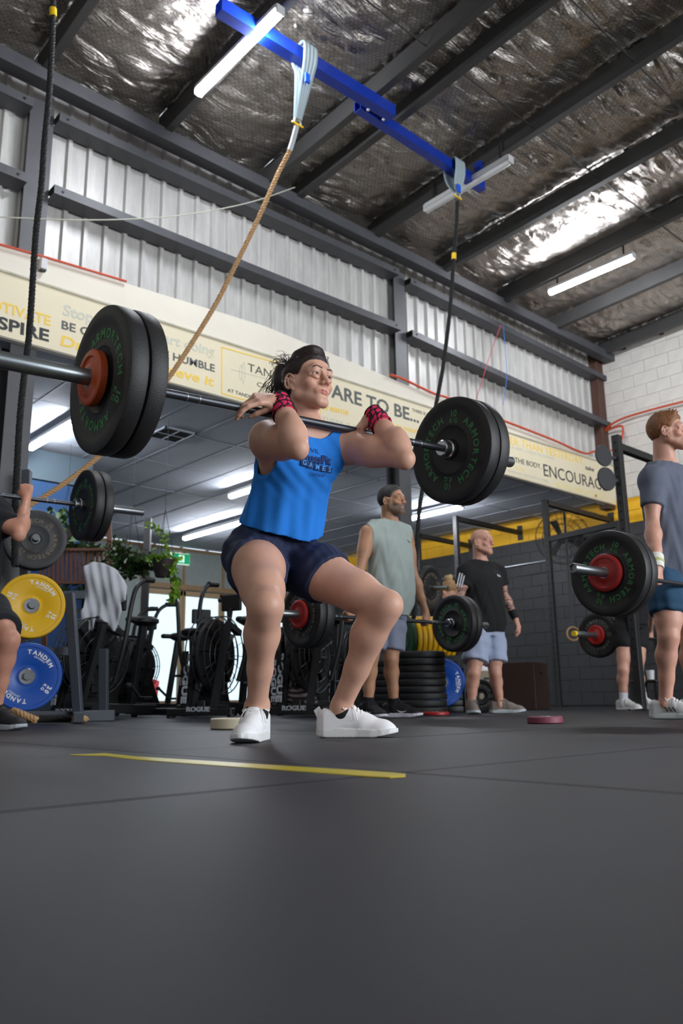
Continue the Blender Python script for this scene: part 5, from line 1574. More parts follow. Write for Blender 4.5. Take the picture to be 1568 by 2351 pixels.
# rig against the right wall
rig = empty('pull_up_rig', (10.2, 7.6, 0), 0, 'black steel pull-up rig bolted to the right wall behind the bald man', 'rig')
def rp_(v): return Vector(v) - Vector((10.2, 7.6, 0))
wA, wB, wC = ons(1405, 1196, SR), ons(1196, 1224, SR), ons(1083, 1254, SR)
for (wpt, px_top, nm) in ((wA, (1250, 1140), 'a'), (wB, (1046, 1188), 'b'), (wC, (960, 1236), 'c')):
    tp = onn(px_top[0], px_top[1], wpt.y); tp.z = wpt.z + .02
    rig_post(rp_((tp.x, tp.y, 0)), rp_((tp.x, tp.y, tp.z + .04)), .075, M_rig, parent=rig)
    MB().beam(rp_((tp.x, tp.y, tp.z)), rp_((SR - .03, wpt.y, wpt.z)), .075, .075, bev=.004).build('wall_arm', M_rig, rig)
    MB().box(rp_((SR - .03, wpt.y, wpt.z)), (.012, .10, .26)).build('wall_plate', M_dark, rig)
    MB().box(rp_((tp.x, tp.y, .006)), (.16, .16, .012)).build('foot_plate', M_dark, rig)
    mb = MB()
    for k in range(24): mb.cyl(rp_((tp.x - .039, tp.y, .45 + k * .09)), rp_((tp.x - .036, tp.y, .45 + k * .09)), .012, n=8)
    for k in range(24): mb.cyl(rp_((tp.x, tp.y - .039, .45 + k * .09)), rp_((tp.x, tp.y - .036, .45 + k * .09)), .012, n=8)
    ob = mb.build('post_holes', mat('hole black', (.02, .02, .02), .9), rig)
    if nm == 'a': tA = tp
    if nm == 'b': tB = tp
    if nm == 'c': tC = tp
for (p, q, zz, r_) in ((tA, tB, 2.05, .016), (tB, tC, 2.05, .016)):
    MB().cyl(rp_((p.x, p.y, zz)), rp_((q.x, q.y, zz)), r_, n=12).build('pull_up_bar', M_chr, rig)
q1, q2 = ons(1262, 1238, tA.x), ons(1420, 1202, tA.x); MB().beam(rp_(q1), rp_(q2), .06, .075).build('cross_beam', M_rig, rig); rig_post(rp_((q2.x, q2.y, 0)), rp_((q2.x, q2.y, q2.z + .04)), .07, M_rig, parent=rig)
MB().beam(rp_((tA.x, tA.y, 1.9)), rp_((tA.x - .0, tA.y + .55, 1.9)), .03, .03).build('safety_arm', M_rig, rig)
# tall storage tower with hanging discs
Yt = 8.0
tw = empty('storage_tower', foot(1414, 993, Yt), 0, 'tall black rig post with cross beam at the right, before the white wall', 'rig')
tb = D(1414, 1000, Yt); base = foot(1414, 993, Yt); ht = tb.z
rig_post((0, 0, 0), (0, 0, ht), .08, M_rig, parent=tw)
MB().beam((0, 0, ht - .12), (2.2, 0, ht - .12), .075, .075, bev=.004).build('cross_beam', M_rig, tw)
rig_post((2.2, 0, 0), (2.2, 0, ht), .08, M_rig, parent=tw)
MB().box((0, 0, .006), (.18, .18, .012)).build('foot_plate', M_dark, tw)
mb = MB()
for k in range(26): mb.cyl((-.041, 0, .4 + k * .09), (-.038, 0, .4 + k * .09), .012, n=8)
mb.build('post_holes', mat('hole black', (.02, .02, .02), .9), tw)
for (px, py, r_, lb) in ((1384, 1047, .108, 'black round disc hanging at the tower, upper of two'), (1391, 1100, .118, 'black round disc hanging at the tower, lower of two')):
    c = D(px, py, Yt - .1); d_ = empty('wall_ball_target', c, 0, lb, 'target', 'discs on the storage tower')
    dv = Vector((-.25, -1, 0)).normalized()
    MB().lathe([(0, 0), (r_, 0), (r_ + .004, .006), (r_, .018), (0, .018)], frame((0, 0, 0), dv), 40).build('disc', mat('target rubber', (.22, .22, .23), .7), d_)
    MB().beam((0, .02, 0), (tb.x - c.x, tb.y - c.y + .0, 0), .03, .03).build('bracket', M_rig, d_)
# wall fan
fc = ons(1291, 1236, SR - .35)
fan = empty('wall_fan', fc, 0, 'large dark wire cage wall fan in front of the yellow band', 'fan')
fv = Vector((-.8, -.6, 0)).normalized(); Mf = frame((0, 0, 0), fv)
mb = MB()
for r_ in (.43, .32, .21, .10):
    for z in ((.0, .12) if r_ > .3 else (.12,)): mb.tube([Mf @ Vector((r_ * math.cos(t), r_ * math.sin(t), z - (0 if r_ > .3 else -.03))) for t in np.linspace(0, 2 * math.pi, 41)[:-1]], .005, 5, True)
for k in range(28):
    a = 2 * math.pi * k / 28; mb.tube([Mf @ Vector((.43 * math.cos(a), .43 * math.sin(a), .0)), Mf @ Vector((.43 * math.cos(a), .43 * math.sin(a), .12)), Mf @ Vector((.06 * math.cos(a), .06 * math.sin(a), .155))], .003, 4)
mb.build('cage', M_dark, fan)
mb = MB(); mb.cyl(Mf @ Vector((0, 0, -.12)), Mf @ Vector((0, 0, .10)), .07, n=20); mb.build('motor', M_dark, fan)
for k in range(3):
    a = 2 * math.pi * k / 3; mb = MB(); mb.prism([(.05, -.03), (.30, -.10), (.33, .03), (.05, .04)], .005, Mf @ Matrix.Rotation(a, 4, 'Z') @ Matrix.Translation((0, 0, .05)) @ Matrix.Rotation(.35, 4, 'X')); mb.build('blade', M_rig, fan)
MB().beam((0, 0, 0), (.33, .25, .05), .05, .05).build('bracket', M_dark, fan)

# plate stacks
def stack(cx, cy, n, lab, grp, kinds=None, th=.062, z0=.02):
    for k in range(n):
        nice = 'topmost plate of ' if k == n - 1 else ('bottom plate of ' if k == 0 else ['', 'second', 'third', 'fourth', 'fifth', 'sixth', 'seventh', 'eighth', 'ninth'][n - 1 - k] + ' plate from the top of ')
        Mz = Matrix.Translation((cx + random.uniform(-.006, .006), cy + random.uniform(-.006, .006), z0 + k * th))
        plate('plain', Mz, 'black rubber ' + nice + lab, grp, random.uniform(0, 6))


plat = None
for (px, Y, n, lab) in ((969, 7.7, 9, 'stack behind the tank top man'), (893, 8.0, 8, 'stack left of the tank top man'), (1030, 8.6, 7, 'stack beside the blue plate')):
    f_ = foot(px, 1600, Y); stack(f_.x, f_.y, n, lab, 'black plates in the ' + lab, z0=.0)
# yellow and green plates standing on edge on a rack behind the stacks
c0 = np.array(H(932, 1466, 8.25)); rk = empty('plate_rack', h2w((c0[0] + .2, c0[1], 0)), -YAW, 'low black rack holding upright yellow and green plates', 'rack')
for k in range(9):
    c = c0 + np.array([.052 * k - .02, .02 * k, 0]); Mz = frame(h2w(c), h2w(c + np.array([.93, .36, 0])))
    kd = 'gplain' if k == 0 else 'yplain'
    o = plate(kd, Mz, ('green plate standing on edge left of the yellow plates' if k == 0 else ['', 'leftmost', 'second', 'third', 'fourth', 'fifth', 'sixth', 'seventh', 'rightmost'][k] + ' of the yellow plates standing beside the green plate'), 'yellow plates in a row' if k else 'green plates'); 
zc_ = c0[2]
for sy in (-.16, .16): MB().beam((-.30, sy, zc_ - .2), (.40, sy, zc_ - .2), .04, .04).build('rail', M_rig, rk)
for sx in (-.30, .40):
    for sy in (-.16, .16): MB().beam((sx, sy, 0), (sx, sy, zc_ - .18), .04, .04).build('leg', M_rig, rk)
Mz = frame(D(1012, 1566, 8.1), D(1022, 1568, 7.9)); plate('blu', Mz, 'blue plate with white lettering leaning behind the black stack', 'blue plates', 2.6)
Mz = frame(D(1108, 1598, 7.95), D(1098, 1598, 7.86)); plate('smallarm', Mz @ Matrix.Scale(1.12, 4), 'small black plate on a bar end behind the bald man legs', 'floor plates')
b6, M6, L6 = barbell(D(948, 1352, 8.7), D(960, 1353, 8.0), 'racked barbell end behind the grey tank man elbow', sleeve=.30) if False else (None, None, None)
Mz = frame(D(978, 1350, 8.35), D(1000, 1350, 8.28)); plate('armtan', Mz, 'dark plate on the racked bar behind the grey tank man', 'racked plates', .4)
rb = empty('racked_bar', D(978, 1350, 8.35), 0, 'racked barbell whose steel sleeve points right behind the grey tank man', 'barbell')
p0 = D(978, 1350, 8.35); dv = (D(1020, 1350, 8.25) - p0).normalized()
MB().cyl(dv * -.12, dv * .24, .025, n=16).build('sleeve', M_chr, rb); MB().cyl(dv * -1.3, dv * -.12, .014, n=12).build('shaft', M_shaft, rb)
fp = D(978, 1350, 8.35) + dv * -.25
rk2 = empty('squat_stand', (fp.x, fp.y, 0), 0, 'black squat stand upright holding the racked bar', 'rack'); MB().beam((0, .05, 0), (0, .05, 1.9), .07, .07).build('upright', M_rig, rk2); MB().box((0, .05, .01), (.5, .5, .02)).build('base', M_rig, rk2); MB().beam((0, .05, 1.22), (0, -.06, 1.22), .05, .03).build('hook', M_rig, rk2)
# boxes and small items by the right wall
M_ply = mat('dark plywood', (.20, .13, .10), .6, var=.1); f_ = foot(1188, 1625, 9.6)
bx = empty('plyo_box', f_, .3, 'dark brown plywood box against the black wall', 'box'); MB().box((0, 0, .26), (.50, .60, .52), bev=.006).build('box_body', M_ply, bx)
mb = MB(); mb.box((0, -.301, .40), (.12, .004, .035)); mb.build('hand_slot', M_dark, bx)
f_ = foot(1113, 1600, 8.8); bx = empty('storage_crate', f_, -YAW, 'beige crate with a slot behind the bald man legs', 'crate'); MB().box((0, 0, .22), (.26, .3, .38), bev=.01).build('crate_body', mat('beige plastic', (.55, .50, .42), .6), bx)
MB().box((.02, -.152, .33), (.09, .004, .022), bev=.001).build('slot', M_dark, bx)
def cloth(name, label, P, Y, m_, cat, amp=.01, thick=.012, seed=1):
    """crumpled cloth: closed shell round an outline given in pixels"""
    pts = [np.array(H(px, py, Y)) for px, py in P]; c = np.mean(pts, 0); root = empty(name, h2w((c[0], c[1], c[2])), -YAW, label, cat)
    return root, pts, c
tw_, pts, c = cloth('towel', 'white cloth heaped on the beige crate', ((1094, 1548), (1126, 1548), (1124, 1532), (1110, 1522), (1098, 1530)), 8.78, None, 'towel')
Ft = Fld((-.13, -.12, -.08), (.13, .12, .10), .008); Ft.union([ell((0, 0, -.02), (.085, .07, .035)), ell((-.03, .0, .015), (.045, .05, .04)), ell((.045, .01, -.01), (.04, .05, .03))], .02, .01)
Ft.full(lambda G, X, Y, Z: G + .004 * np.sin(X * 120 + Y * 60) * np.sin(Z * 90 + Y * 40)); Ft.build('folds', mat('white cloth', (.85, .84, .86), .9, bump=.3, bscale=200), tw_)
# floor plates
Mz = Matrix.Translation(foot(1252, 1664, 4.35)); plate('pink', Mz, 'small pink plate lying alone on the floor at the right', 'plates lying on the floor')
Mz = Matrix.Translation(foot(542, 1664, 4.15)); plate('cream', Mz, 'cream change plate lying on the floor behind her right shoe', 'plates lying on the floor', 1.)
Mz = Matrix.Translation(foot(1000, 1640, 6.9)); plate('redfloor', Mz, 'dark red plate lying by the feet of the plate stack', 'plates lying on the floor', 1.)
# yellow tape on the mats
tp_ = [(161, 1732.5, 1), (196, 1731.5, 3), (241, 1729.5, 6), (312, 1737, 7), (490, 1748, 9), (700, 1761.5, 10), (850, 1771, 12), (895, 1774, 11), (931, 1777, 6)]
V = []
for (px, py, w_) in tp_: V += [onz(px, py, .0006), onz(px, py + w_, .0006)]
n_ = len(tp_); V2 = [v + Vector((0, 0, .0007)) for v in V]
mb = MB(); mb.add([v - Vector((0, 0, .0006)) for v in V] + V2, [(2 * i, 2 * i + 2, 2 * i + 3, 2 * i + 1) for i in range(n_ - 1)] + [(2 * n_ + 2 * i, 2 * n_ + 2 * i + 1, 2 * n_ + 2 * i + 3, 2 * n_ + 2 * i + 2) for i in range(n_ - 1)] + [(2 * i, 2 * n_ + 2 * i, 2 * n_ + 2 * i + 2, 2 * i + 2) for i in range(n_ - 1)] + [(2 * i + 1, 2 * i + 3, 2 * n_ + 2 * i + 3, 2 * n_ + 2 * i + 1) for i in range(n_ - 1)])
tag(mb.build('floor_tape', mat('glossy yellow tape', (.88, .80, .10), .28, bump=.05, bscale=60)), 'strip of yellow tape on the black floor in front of her feet', 'tape')

# ---------------------------------------------------------------- left storage rack with coloured plates
lr = empty('plate_storage_rack', foot(150, 1650, 6.1), -YAW, 'grey blue steel storage rack at the left holding the yellow and blue plates', 'rack')
lb_ = np.array(H(150, 1650, 6.1)); 
def lp(px, py, Y): p = H(px, py, Y); return Vector((p[0] - lb_[0], p[1] - lb_[1], p[2]))
def lf(px, Y): p = H(px, 1640, Y); return Vector((p[0] - lb_[0], p[1] - lb_[1], .04))
for (px, Y, pt, yt) in ((180, 6.1, 1362, 160), (52, 6.35, 1080, 62), (238, 6.6, 1490, 238)):
    a = lf(px, Y); b = lp(yt, pt, Y); MB().beam(a, b, .065, .065, bev=.004).build('upright', M_rigl, lr)
MB().beam(lf(30, 6.0), lf(262, 6.3), .08, .08, bev=.006).build('base_rail', M_rigl, lr); MB().beam(lf(180, 5.6), lf(176, 6.8), .07, .07, bev=.006).build('base_rail', M_rigl, lr)
MB().beam(lp(100, 1368, 6.2), lp(195, 1366, 6.3), .06, .06).build('cross_tube', M_rigl, lr); MB().beam(lp(100, 1497, 6.2), lp(168, 1495, 6.3), .06, .06).build('cross_tube', M_rigl, lr)
pegv = nrm([.40, -.92, 0])
for (px, py, Y) in ((73, 1390, 5.75), (62, 1553, 5.62), (82, 1236, 6.05)):
    p = lp(px, py, Y); MB().cyl(p - Vector(pegv) * .45, p + Vector(pegv) * .055, .0245, n=16).build('peg', M_chr, lr)
for (px, py, Y, kd, lab, rt) in ((73, 1390, 5.72, 'yel', 'yellow 15 kilogram plate facing out on the left rack', .55), (62, 1553, 5.6, 'blu', 'blue 20 kilogram plate low on the left rack', .45), (82, 1236, 6.02, 'armgrey', 'faded grey plate with tan lettering behind the left man arm', .8)):
    c = H(px, py, Y); back = np.array(c) - pegv * .075; Mz = frame(h2w(back), h2w(c), (0, 0, 1)); plate(kd, Mz, lab, 'plates on the left rack', rt)
for (px, py, Y, kd, lab) in ((73, 1390, 5.72, 'yplain', 'second yellow plate behind the 15 kilogram plate'), (82, 1236, 6.02, 'armthick', 'thick black plate behind the faded grey plate'), (62, 1553, 5.6, 'plain', 'black plate behind the blue 20 kilogram plate')):
    c = np.array(H(px, py, Y)); back = c - pegv * (.075 + .09); Mz = frame(h2w(back), h2w(back + pegv)); plate(kd, Mz, lab, 'plates on the left rack')
# rear rig post with its bar by the plants
r4 = empty('rear_rig', foot(322, 1640, 10.2), -YAW, 'black rig upright standing behind the plants at the left', 'rig')
c = H(322, 1190, 10.2); MB().beam((0, 0, 0), (0, 0, c.z), .08, .08).build('upright', M_rig, r4); MB().beam((0, 0, c.z - .45), (-.9, 0, c.z - .45), .06, .06).build('cross_beam', M_rig, r4); MB().beam((-.9, 0, 0), (-.9, 0, c.z), .08, .08).build('upright', M_rig, r4); MB().box((0, 0, .01), (.3, .3, .02)).build('base', M_rig, r4)


# ---------------------------------------------------------------- air bikes
M_bk = mat('bike frame black', (.11, .115, .125), .45); M_bkd = mat('bike plastic', (.07, .07, .075), .55); M_lw = mat('bike lettering', (.75, .77, .8), .5)


def air_bike():
    r = empty('air_bike')
    for (y, w_, z) in ((-.48, .52, .05), (.50, .62, .05)):
        MB().beam((-w_ / 2, y, z), (w_ / 2, y, z), .07, .06, bev=.005).build('foot_bar', M_bk, r)
        for s_ in (-1, 1): MB().cyl((s_ * (w_ / 2 - .02), y, 0), (s_ * (w_ / 2 - .02), y, .03), .03, n=12).build('rubber_foot', M_bkd, r)
    MB().beam((0, -.48, .07), (0, .50, .10), .08, .08, bev=.005).build('main_beam', M_bk, r)
    mb = MB()
    for s_ in (-1, 1): mb.beam((s_ * .13, .50, .08), (s_ * .13, .30, .78), .05, .05); mb.beam((s_ * .13, .30, .78), (s_ * .10, .05, .72), .05, .05)
    mb.build('front_frame', M_bk, r)
    Mf = frame((-.09, .28, .52), (.09, .28, .52)); mb = MB()
    for z in (0, .06, .12, .18):
        mb.tube([Mf @ Vector((.33 * math.cos(t), .33 * math.sin(t), z)) for t in np.linspace(0, 2 * math.pi, 37)[:-1]], .006, 5, True)
    for z in (-.0, .18):
        for rr in (.24, .16, .08): mb.tube([Mf @ Vector((rr * math.cos(t), rr * math.sin(t), z)) for t in np.linspace(0, 2 * math.pi, 25)[:-1]], .004, 4, True)
        for k in range(16): a = math.pi * k / 8; mb.tube([Mf @ Vector((.05 * math.cos(a), .05 * math.sin(a), z)), Mf @ Vector((.33 * math.cos(a), .33 * math.sin(a), z))], .003, 4)
    mb.build('fan_cage', M_bk, r)
    MB().lathe([(0, 0), (.30, 0), (.315, .02), (.30, .04), (0, .04)], frame((-.02, .28, .52), (.02, .28, .52)), 32).build('fan_shroud', M_bkd, r)
    mb = MB(); mb.cyl((-.07, .28, .52), (.07, .28, .52), .07, n=16)
    for k in range(8): a = math.pi * k / 4; mb.box((0, .18, 0), (.13, .22, .004), Matrix.Translation((0, .28, .52)) @ Matrix.Rotation(a, 4, 'X') @ Matrix.Rotation(.5, 4, 'Y'))
    mb.build('fan', M_bkd, r)
    mb = MB(); mb.prism([(-.16, .10), (.42, .10), (.20, .46), (-.02, .46)], .09, Matrix(((0, 0, 1, .10), (1, 0, 0, 0), (0, 1, 0, 0), (0, 0, 0, 1)))); mb.build('chain_guard', M_bkd, r)
    MB().beam((0, -.20, .12), (0, -.30, .82), .055, .055, bev=.004).build('seat_post', M_bk, r)
    sd = MB(); sd.lathe([(0, 0), (.06, .0), (.11, .03), (.11, .06), (.07, .085), (0, .09)], Matrix.Translation((0, -.33, .82)) @ Matrix.Diagonal((1, 1.25, 1, 1)), 24); sd.box((0, -.18, .865), (.07, .16, .05), bev=.015); sd.build('saddle', M_bkd, r)
    for s_ in (-1, 1):
        h_ = MB().tube(spline([(s_ * .17, .18, .30), (s_ * .25, .16, .62), (s_ * .27, .12, .95), (s_ * .27, .06, 1.12), (s_ * .27, -.06, 1.2), (s_ * .25, -.14, 1.2)], 5), .02, 10).build('handle_arm', M_bk, r)
        MB().tube([(s_ * .27, -.02, 1.19), (s_ * .252, -.15, 1.2)], .026, 10).build('grip', M_bkd, h_)
        MB().cyl((s_ * .12, -.02, .28), (s_ * .16, -.02, .28), .02, n=10).build('crank_axle', M_chr, r)
        MB().beam((s_ * .16, -.02, .28), (s_ * .17, -.02 + s_ * .12, .28 + s_ * .11), .03, .02).build('crank', M_bk, r); MB().box((s_ * .22, -.02 + s_ * .12, .28 + s_ * .11), (.10, .09, .025), bev=.004).build('pedal', M_bkd, r)
        MB().cyl((s_ * .14, .46, .09), (s_ * .24, .46, .09), .022, n=10).build('foot_peg', M_bk, r)
    MB().box((0, .02, 1.00), (.20, .04, .15), Matrix.Rotation(-.3, 4, 'X') if False else None, .01).build('console', M_bkd, r); MB().beam((0, .08, .72), (0, .03, .95), .03, .03).build('console_stem', M_bk, r)
    mb = MB()
    text_on(mb, 'ROGUE', (.160, .50, .52), (.160, .545, .12), .045, (0, 1, .1), .04)
    text_on(mb, 'ROGUE', (.11, .536, .055), (-.11, .536, .055), .036, (0, 1, 0), .03)
    text_on(mb, 'ECHO', (.192, -.02, .30), (.192, .30, .30), .07, (1, 0, 0), .04)
    tag(mb.build('lettering', M_lw, r), kind='stuff')
    MB().box((.158, .50, .30), (.05, .03, .5), None, .004).build('side_panel', M_bkd, r)
    return r


bk0 = None
BK = [(262, 7.3, 2.6, 'air bike under the grey sweatshirt'), (345, 9.3, 2.2, 'air bike against the bright doors, nearest to the plants'), (455, 8.6, 3.6, 'air bike with its saddle before the bright doors'),
      (530, 7.4, 2.75, 'air bike with tall handle left of her right knee'), (650, 8.6, 3.3, 'air bike seen between her legs'), (742, 7.4, 2.7, 'air bike with a striped bag, behind her left shin'), (820, 8.9, 2.9, 'dark air bike behind the grey tank man left leg')]
for (px, Y, rz, lb) in BK:
    if bk0 is None: bk0 = air_bike(); o = bk0
    else: o = clone(bk0)
    f_ = foot(px, 1640, Y); o.location = f_; o.rotation_euler = (0, 0, rz - YAW); tag(o, lb, 'exercise bike', 'air bikes in a row')

# sweatshirt draped over the first bike
sw = empty('sweatshirt', h2w((*np.array(H(243, 1640, 7.0))[:2], 0)), -YAW, 'light grey sweatshirt draped over the handles of an air bike', 'sweatshirt')
sb = np.array(H(243, 1640, 7.0)) * [1, 1, 0]
def sq(px, py, Y): return np.array(H(px, py, Y)) - sb
M_sw = mat('light grey jersey', (.76, .77, .80), .9, bump=.4, bscale=220, var=.05)
PG = [sq(px, py, 7.0) for px, py in ((196, 1303), (214, 1292), (236, 1295), (262, 1307), (280, 1330), (290, 1350), (299, 1372), (280, 1380), (272, 1372), (277, 1402), (263, 1448), (240, 1424), (221, 1408), (212, 1446), (177, 1443), (190, 1405), (197, 1395))]
PX, PZ = np.array([q[0] for q in PG]), np.array([q[2] for q in PG])


def poly_sd(X, Z):
    d = np.full(np.broadcast(X, Z).shape, 1e9); ins = np.zeros(d.shape, bool)
    for i in range(len(PX)):
        ax_, az, bx_, bz = PX[i - 1], PZ[i - 1], PX[i], PZ[i]; ex, ez = bx_ - ax_, bz - az; t = np.clip(((X - ax_) * ex + (Z - az) * ez) / (ex * ex + ez * ez), 0, 1)
        d = np.minimum(d, (X - ax_ - t * ex) ** 2 + (Z - az - t * ez) ** 2); c1 = ((az > Z) != (bz > Z)); ins ^= c1 & (X < (bx_ - ax_) * (Z - az) / (bz - az + 1e-12) + ax_)
    d = np.sqrt(d); return np.where(ins, -d, d)


Fw = Fld(sq(165, 1465, 6.8), sq(310, 1280, 7.2), .007); y0 = float(PG[0][1])


def swf(G, X, Y, Z):
    w_ = .013 * np.sin(X * 34 + 2.2 * np.sin(Z * 9 + 1)) * np.clip((1.45 - Z) * 2, .1, 1) + .006 * np.sin(X * 85 + Z * 20) + .012 * np.sin(Z * 16 + X * 12)
    edge = poly_sd(X, Z) - .010
    body_ = np.maximum(edge, np.abs(Y - y0 - w_) - .016)
    roll = np.maximum(edge, np.abs(Y - y0 + .03 + .3 * w_) - .045 * np.clip((Z - 1.08) * 8, 0, 1) - .006)
    return body_


Fw.full(swf); Fw.build('folds', M_sw, sw, smooth=3)

# striped bag hanging behind her left shin
bg_ = empty('gym_bag', foot(690, 1600, 7.1), -YAW, 'black bag with pale curved stripes on the bike base', 'bag')
M_zb = mat('striped bag', (.1, .09, .1), .8); N_, L_ = M_zb.node_tree.nodes, M_zb.node_tree.links; wv = N_.new('ShaderNodeTexWave'); wv.wave_type = 'RINGS'; wv.inputs['Scale'].default_value = 9; wv.inputs['Distortion'].default_value = 1.5
tc = N_.new('ShaderNodeTexCoord'); L_.new(tc.outputs['Object'], wv.inputs['Vector']); cr = N_.new('ShaderNodeValToRGB'); cr.color_ramp.interpolation = 'CONSTANT'; cr.color_ramp.elements[1].position = .5
cr.color_ramp.elements[0].color = (*lin((.10, .09, .10)), 1); cr.color_ramp.elements[1].color = (*lin((.50, .44, .46)), 1); L_.new(wv.outputs[0], cr.inputs[0]); L_.new(cr.outputs[0], N_['Principled BSDF'].inputs['Base Color'])
Fz = Fld((-.2, -.14, .02), (.2, .14, .34), .01); Fz.union([ell((0, 0, .12), (.13, .10, .10)), ell((-.04, 0, .18), (.08, .08, .07)), ell((.06, .0, .10), (.08, .09, .08))], .04, .01); Fz.build('bag_body', M_zb, bg_)
MB().tube(spline([(-.08, 0, .2), (-.05, 0, .29), (.04, 0, .29), (.08, 0, .18)], 6), .01, 8).build('bag_strap', M_bkd, bg_)

# battle ropes on the floor at the left
f0 = [np.array(H(px, 1650, Y)) * [1, 1, 0] + [0, 0, z] for px, Y, z in ((40, 5.7, .03), (90, 5.75, .03), (140, 5.9, .03), (190, 6.0, .03), (150, 6.2, .03), (90, 6.25, .03))]
br_ = rope_obj('battle_rope', spline([h2w(p) for p in f0], 6), .026, M_brope, 14); tag(br_, 'thick black battle rope coiled on the floor by the left rack', 'rope')
f0 = [np.array(H(px, 1650, Y)) * [1, 1, 0] + [0, 0, z] for px, Y, z in ((28, 5.55, .09), (45, 5.5, .075), (65, 5.5, .05), (84, 5.5, .03))]
b7 = rope_obj('battle_rope', spline([h2w(p) for p in f0], 6), .024, M_rope, 14); tag(b7, 'frayed manila rope end on the floor behind the left shoe', 'rope')
f0 = [np.array(H(px, 1650, Y)) * [1, 1, 0] + [0, 0, z] for px, Y, z in ((168, 5.62, .028), (185, 5.66, .028), (198, 5.7, .028))]
b8 = rope_obj('battle_rope', spline([h2w(p) for p in f0], 6), .024, M_rope, 14); tag(b8, 'manila rope end lying in front of the left rack base', 'rope')

# lattice panel and plants
lt_ = empty('timber_lattice', h2w(np.array(H(185, 1340, 9.0)) * [1, 1, 0] + [0, 0, 1.05]), -YAW, 'brown slatted timber panel hung behind the left rack', 'lattice')
o0 = np.array(H(185, 1340, 9.0)); M_lt = mat('brown slat', (.34, .20, .13), .7, var=.15)
def ll(px, py): p = np.array(H(px, py, 9.0)); return Vector((p[0] - o0[0], p[1] - o0[1], p[2] - 1.05))
k = 0
for px in range(92, 254, 10):
    a = ll(px, 1340); b = ll(px + 2, 1262); MB().beam(a, b, .028, .018).build('slat', M_lt, lt_)
for py in (1262, 1338): MB().beam(ll(88, py), ll(254, py), .05, .03).build('rail', M_lt, lt_)
MB().beam(ll(254, 1345), ll(250, 1180), .05, .04).build('post', M_lt, lt_)
MB().beam(ll(100, 1345), ll(104, 1605), .05, .04).build('post', M_lt, lt_)
M_lf = mat('leaf green', (.42, .58, .12), .55, var=.35, vscale=3); M_lf2 = mat('leaf dark green', (.20, .30, .12), .6, var=.3, vscale=3)
def plant(name, label, cx, cy, Y, clumps, m_, pot=True, sz=.035, wires=True):
    c = np.array(H(cx, cy, Y)); r = empty(name, h2w(c), -YAW, label, 'plant', 'hanging plants at the left')
    rr = np.random.default_rng(int(cx)); mb = MB(); st = MB()
    for (px, py, rx, ry, n_) in clumps:
        q = np.array(H(px, py, Y)) - c
        for _ in range(n_):
            p = q + np.array([rr.normal(0, rx) * Y / FPX, rr.normal(0, .10), rr.normal(0, ry) * Y / FPX]); s_ = sz * rr.uniform(.6, 1.3)
            Mx = Matrix.Translation(p) @ Matrix.Rotation(rr.uniform(0, 6.28), 4, 'Z') @ Matrix.Rotation(rr.uniform(-1.2, 1.2), 4, 'X') @ Matrix.Rotation(rr.uniform(-.8, .8), 4, 'Y')
            mb.add([(0, -s_, 0), (s_ * .55, -.3 * s_, s_ * .1), (s_ * .5, .4 * s_, s_ * .05), (0, s_, -s_ * .15), (-s_ * .5, .4 * s_, s_ * .05), (-s_ * .55, -.3 * s_, s_ * .1), (0, 0, -s_ * .1)], [(0, 1, 6), (1, 2, 6), (2, 3, 6), (3, 4, 6), (4, 5, 6), (5, 0, 6)], Mx)
    lv = mb.build('leaves', m_, r); lv['kind'] = 'stuff'
    for k in range(len(clumps) - 1):
        a, b = np.array(H(*clumps[k][:2], Y)) - c, np.array(H(*clumps[k + 1][:2], Y)) - c; st.tube([a, (a + b) / 2 - [0, 0, .03], b], .004, 5)
    st.build('vine', M_lf2, r)
    if pot: MB().lathe([(0, -.10), (.08, -.10), (.115, .06), (.12, .08), (.11, .08), (.10, .05), (0, .05)], None, 24).build('pot', mat('dark pot', (.16, .12, .10), .6), r)
    if wires:
        mb = MB()
        for a in (0, 2.1, 4.2): mb.tube([(.11 * math.cos(a), .11 * math.sin(a), .08), (0, 0, .62)], .003, 4)
        mb.tube([(0, 0, .62), (0, 0, ZC - c[2] - .01)], .003, 4); mb.build('hanger_wire', M_dark, r)
    return r
plant('hanging_plant', 'trailing bright green plant in a hanging pot left of the exit sign', 375, 1303, 8.4, [(360, 1285, 16, 6, 60), (385, 1280, 10, 5, 40), (398, 1310, 6, 8, 30), (402, 1335, 5, 8, 34), (400, 1362, 5, 7, 24), (392, 1380, 3, 5, 8)], M_lf)
plant('hanging_plant', 'small vine with few leaves above the trailing plant', 362, 1214, 8.4, [(350, 1210, 8, 3, 14), (372, 1216, 7, 4, 14), (378, 1238, 3, 6, 8), (384, 1258, 2, 5, 5)], M_lf, pot=False, wires=False, sz=.03)
plant('fern_planter', 'dense fern foliage spilling behind the grey sweatshirt', 300, 1290, 8.8, [(268, 1262, 16, 14, 90), (290, 1285, 20, 12, 150), (320, 1300, 18, 9, 130), (335, 1290, 12, 8, 60), (280, 1320, 14, 8, 50)], M_lf2, pot=True, sz=.04)
plant('fern_planter', 'foliage behind the lower left pair of plates', 150, 1235, 9.2, [(140, 1190, 12, 14, 60), (150, 1225, 12, 16, 80), (170, 1258, 22, 6, 60), (225, 1262, 24, 6, 70), (120, 1350, 30, 8, 70), (225, 1360, 20, 7, 40)], M_lf2, pot=True, sz=.045)
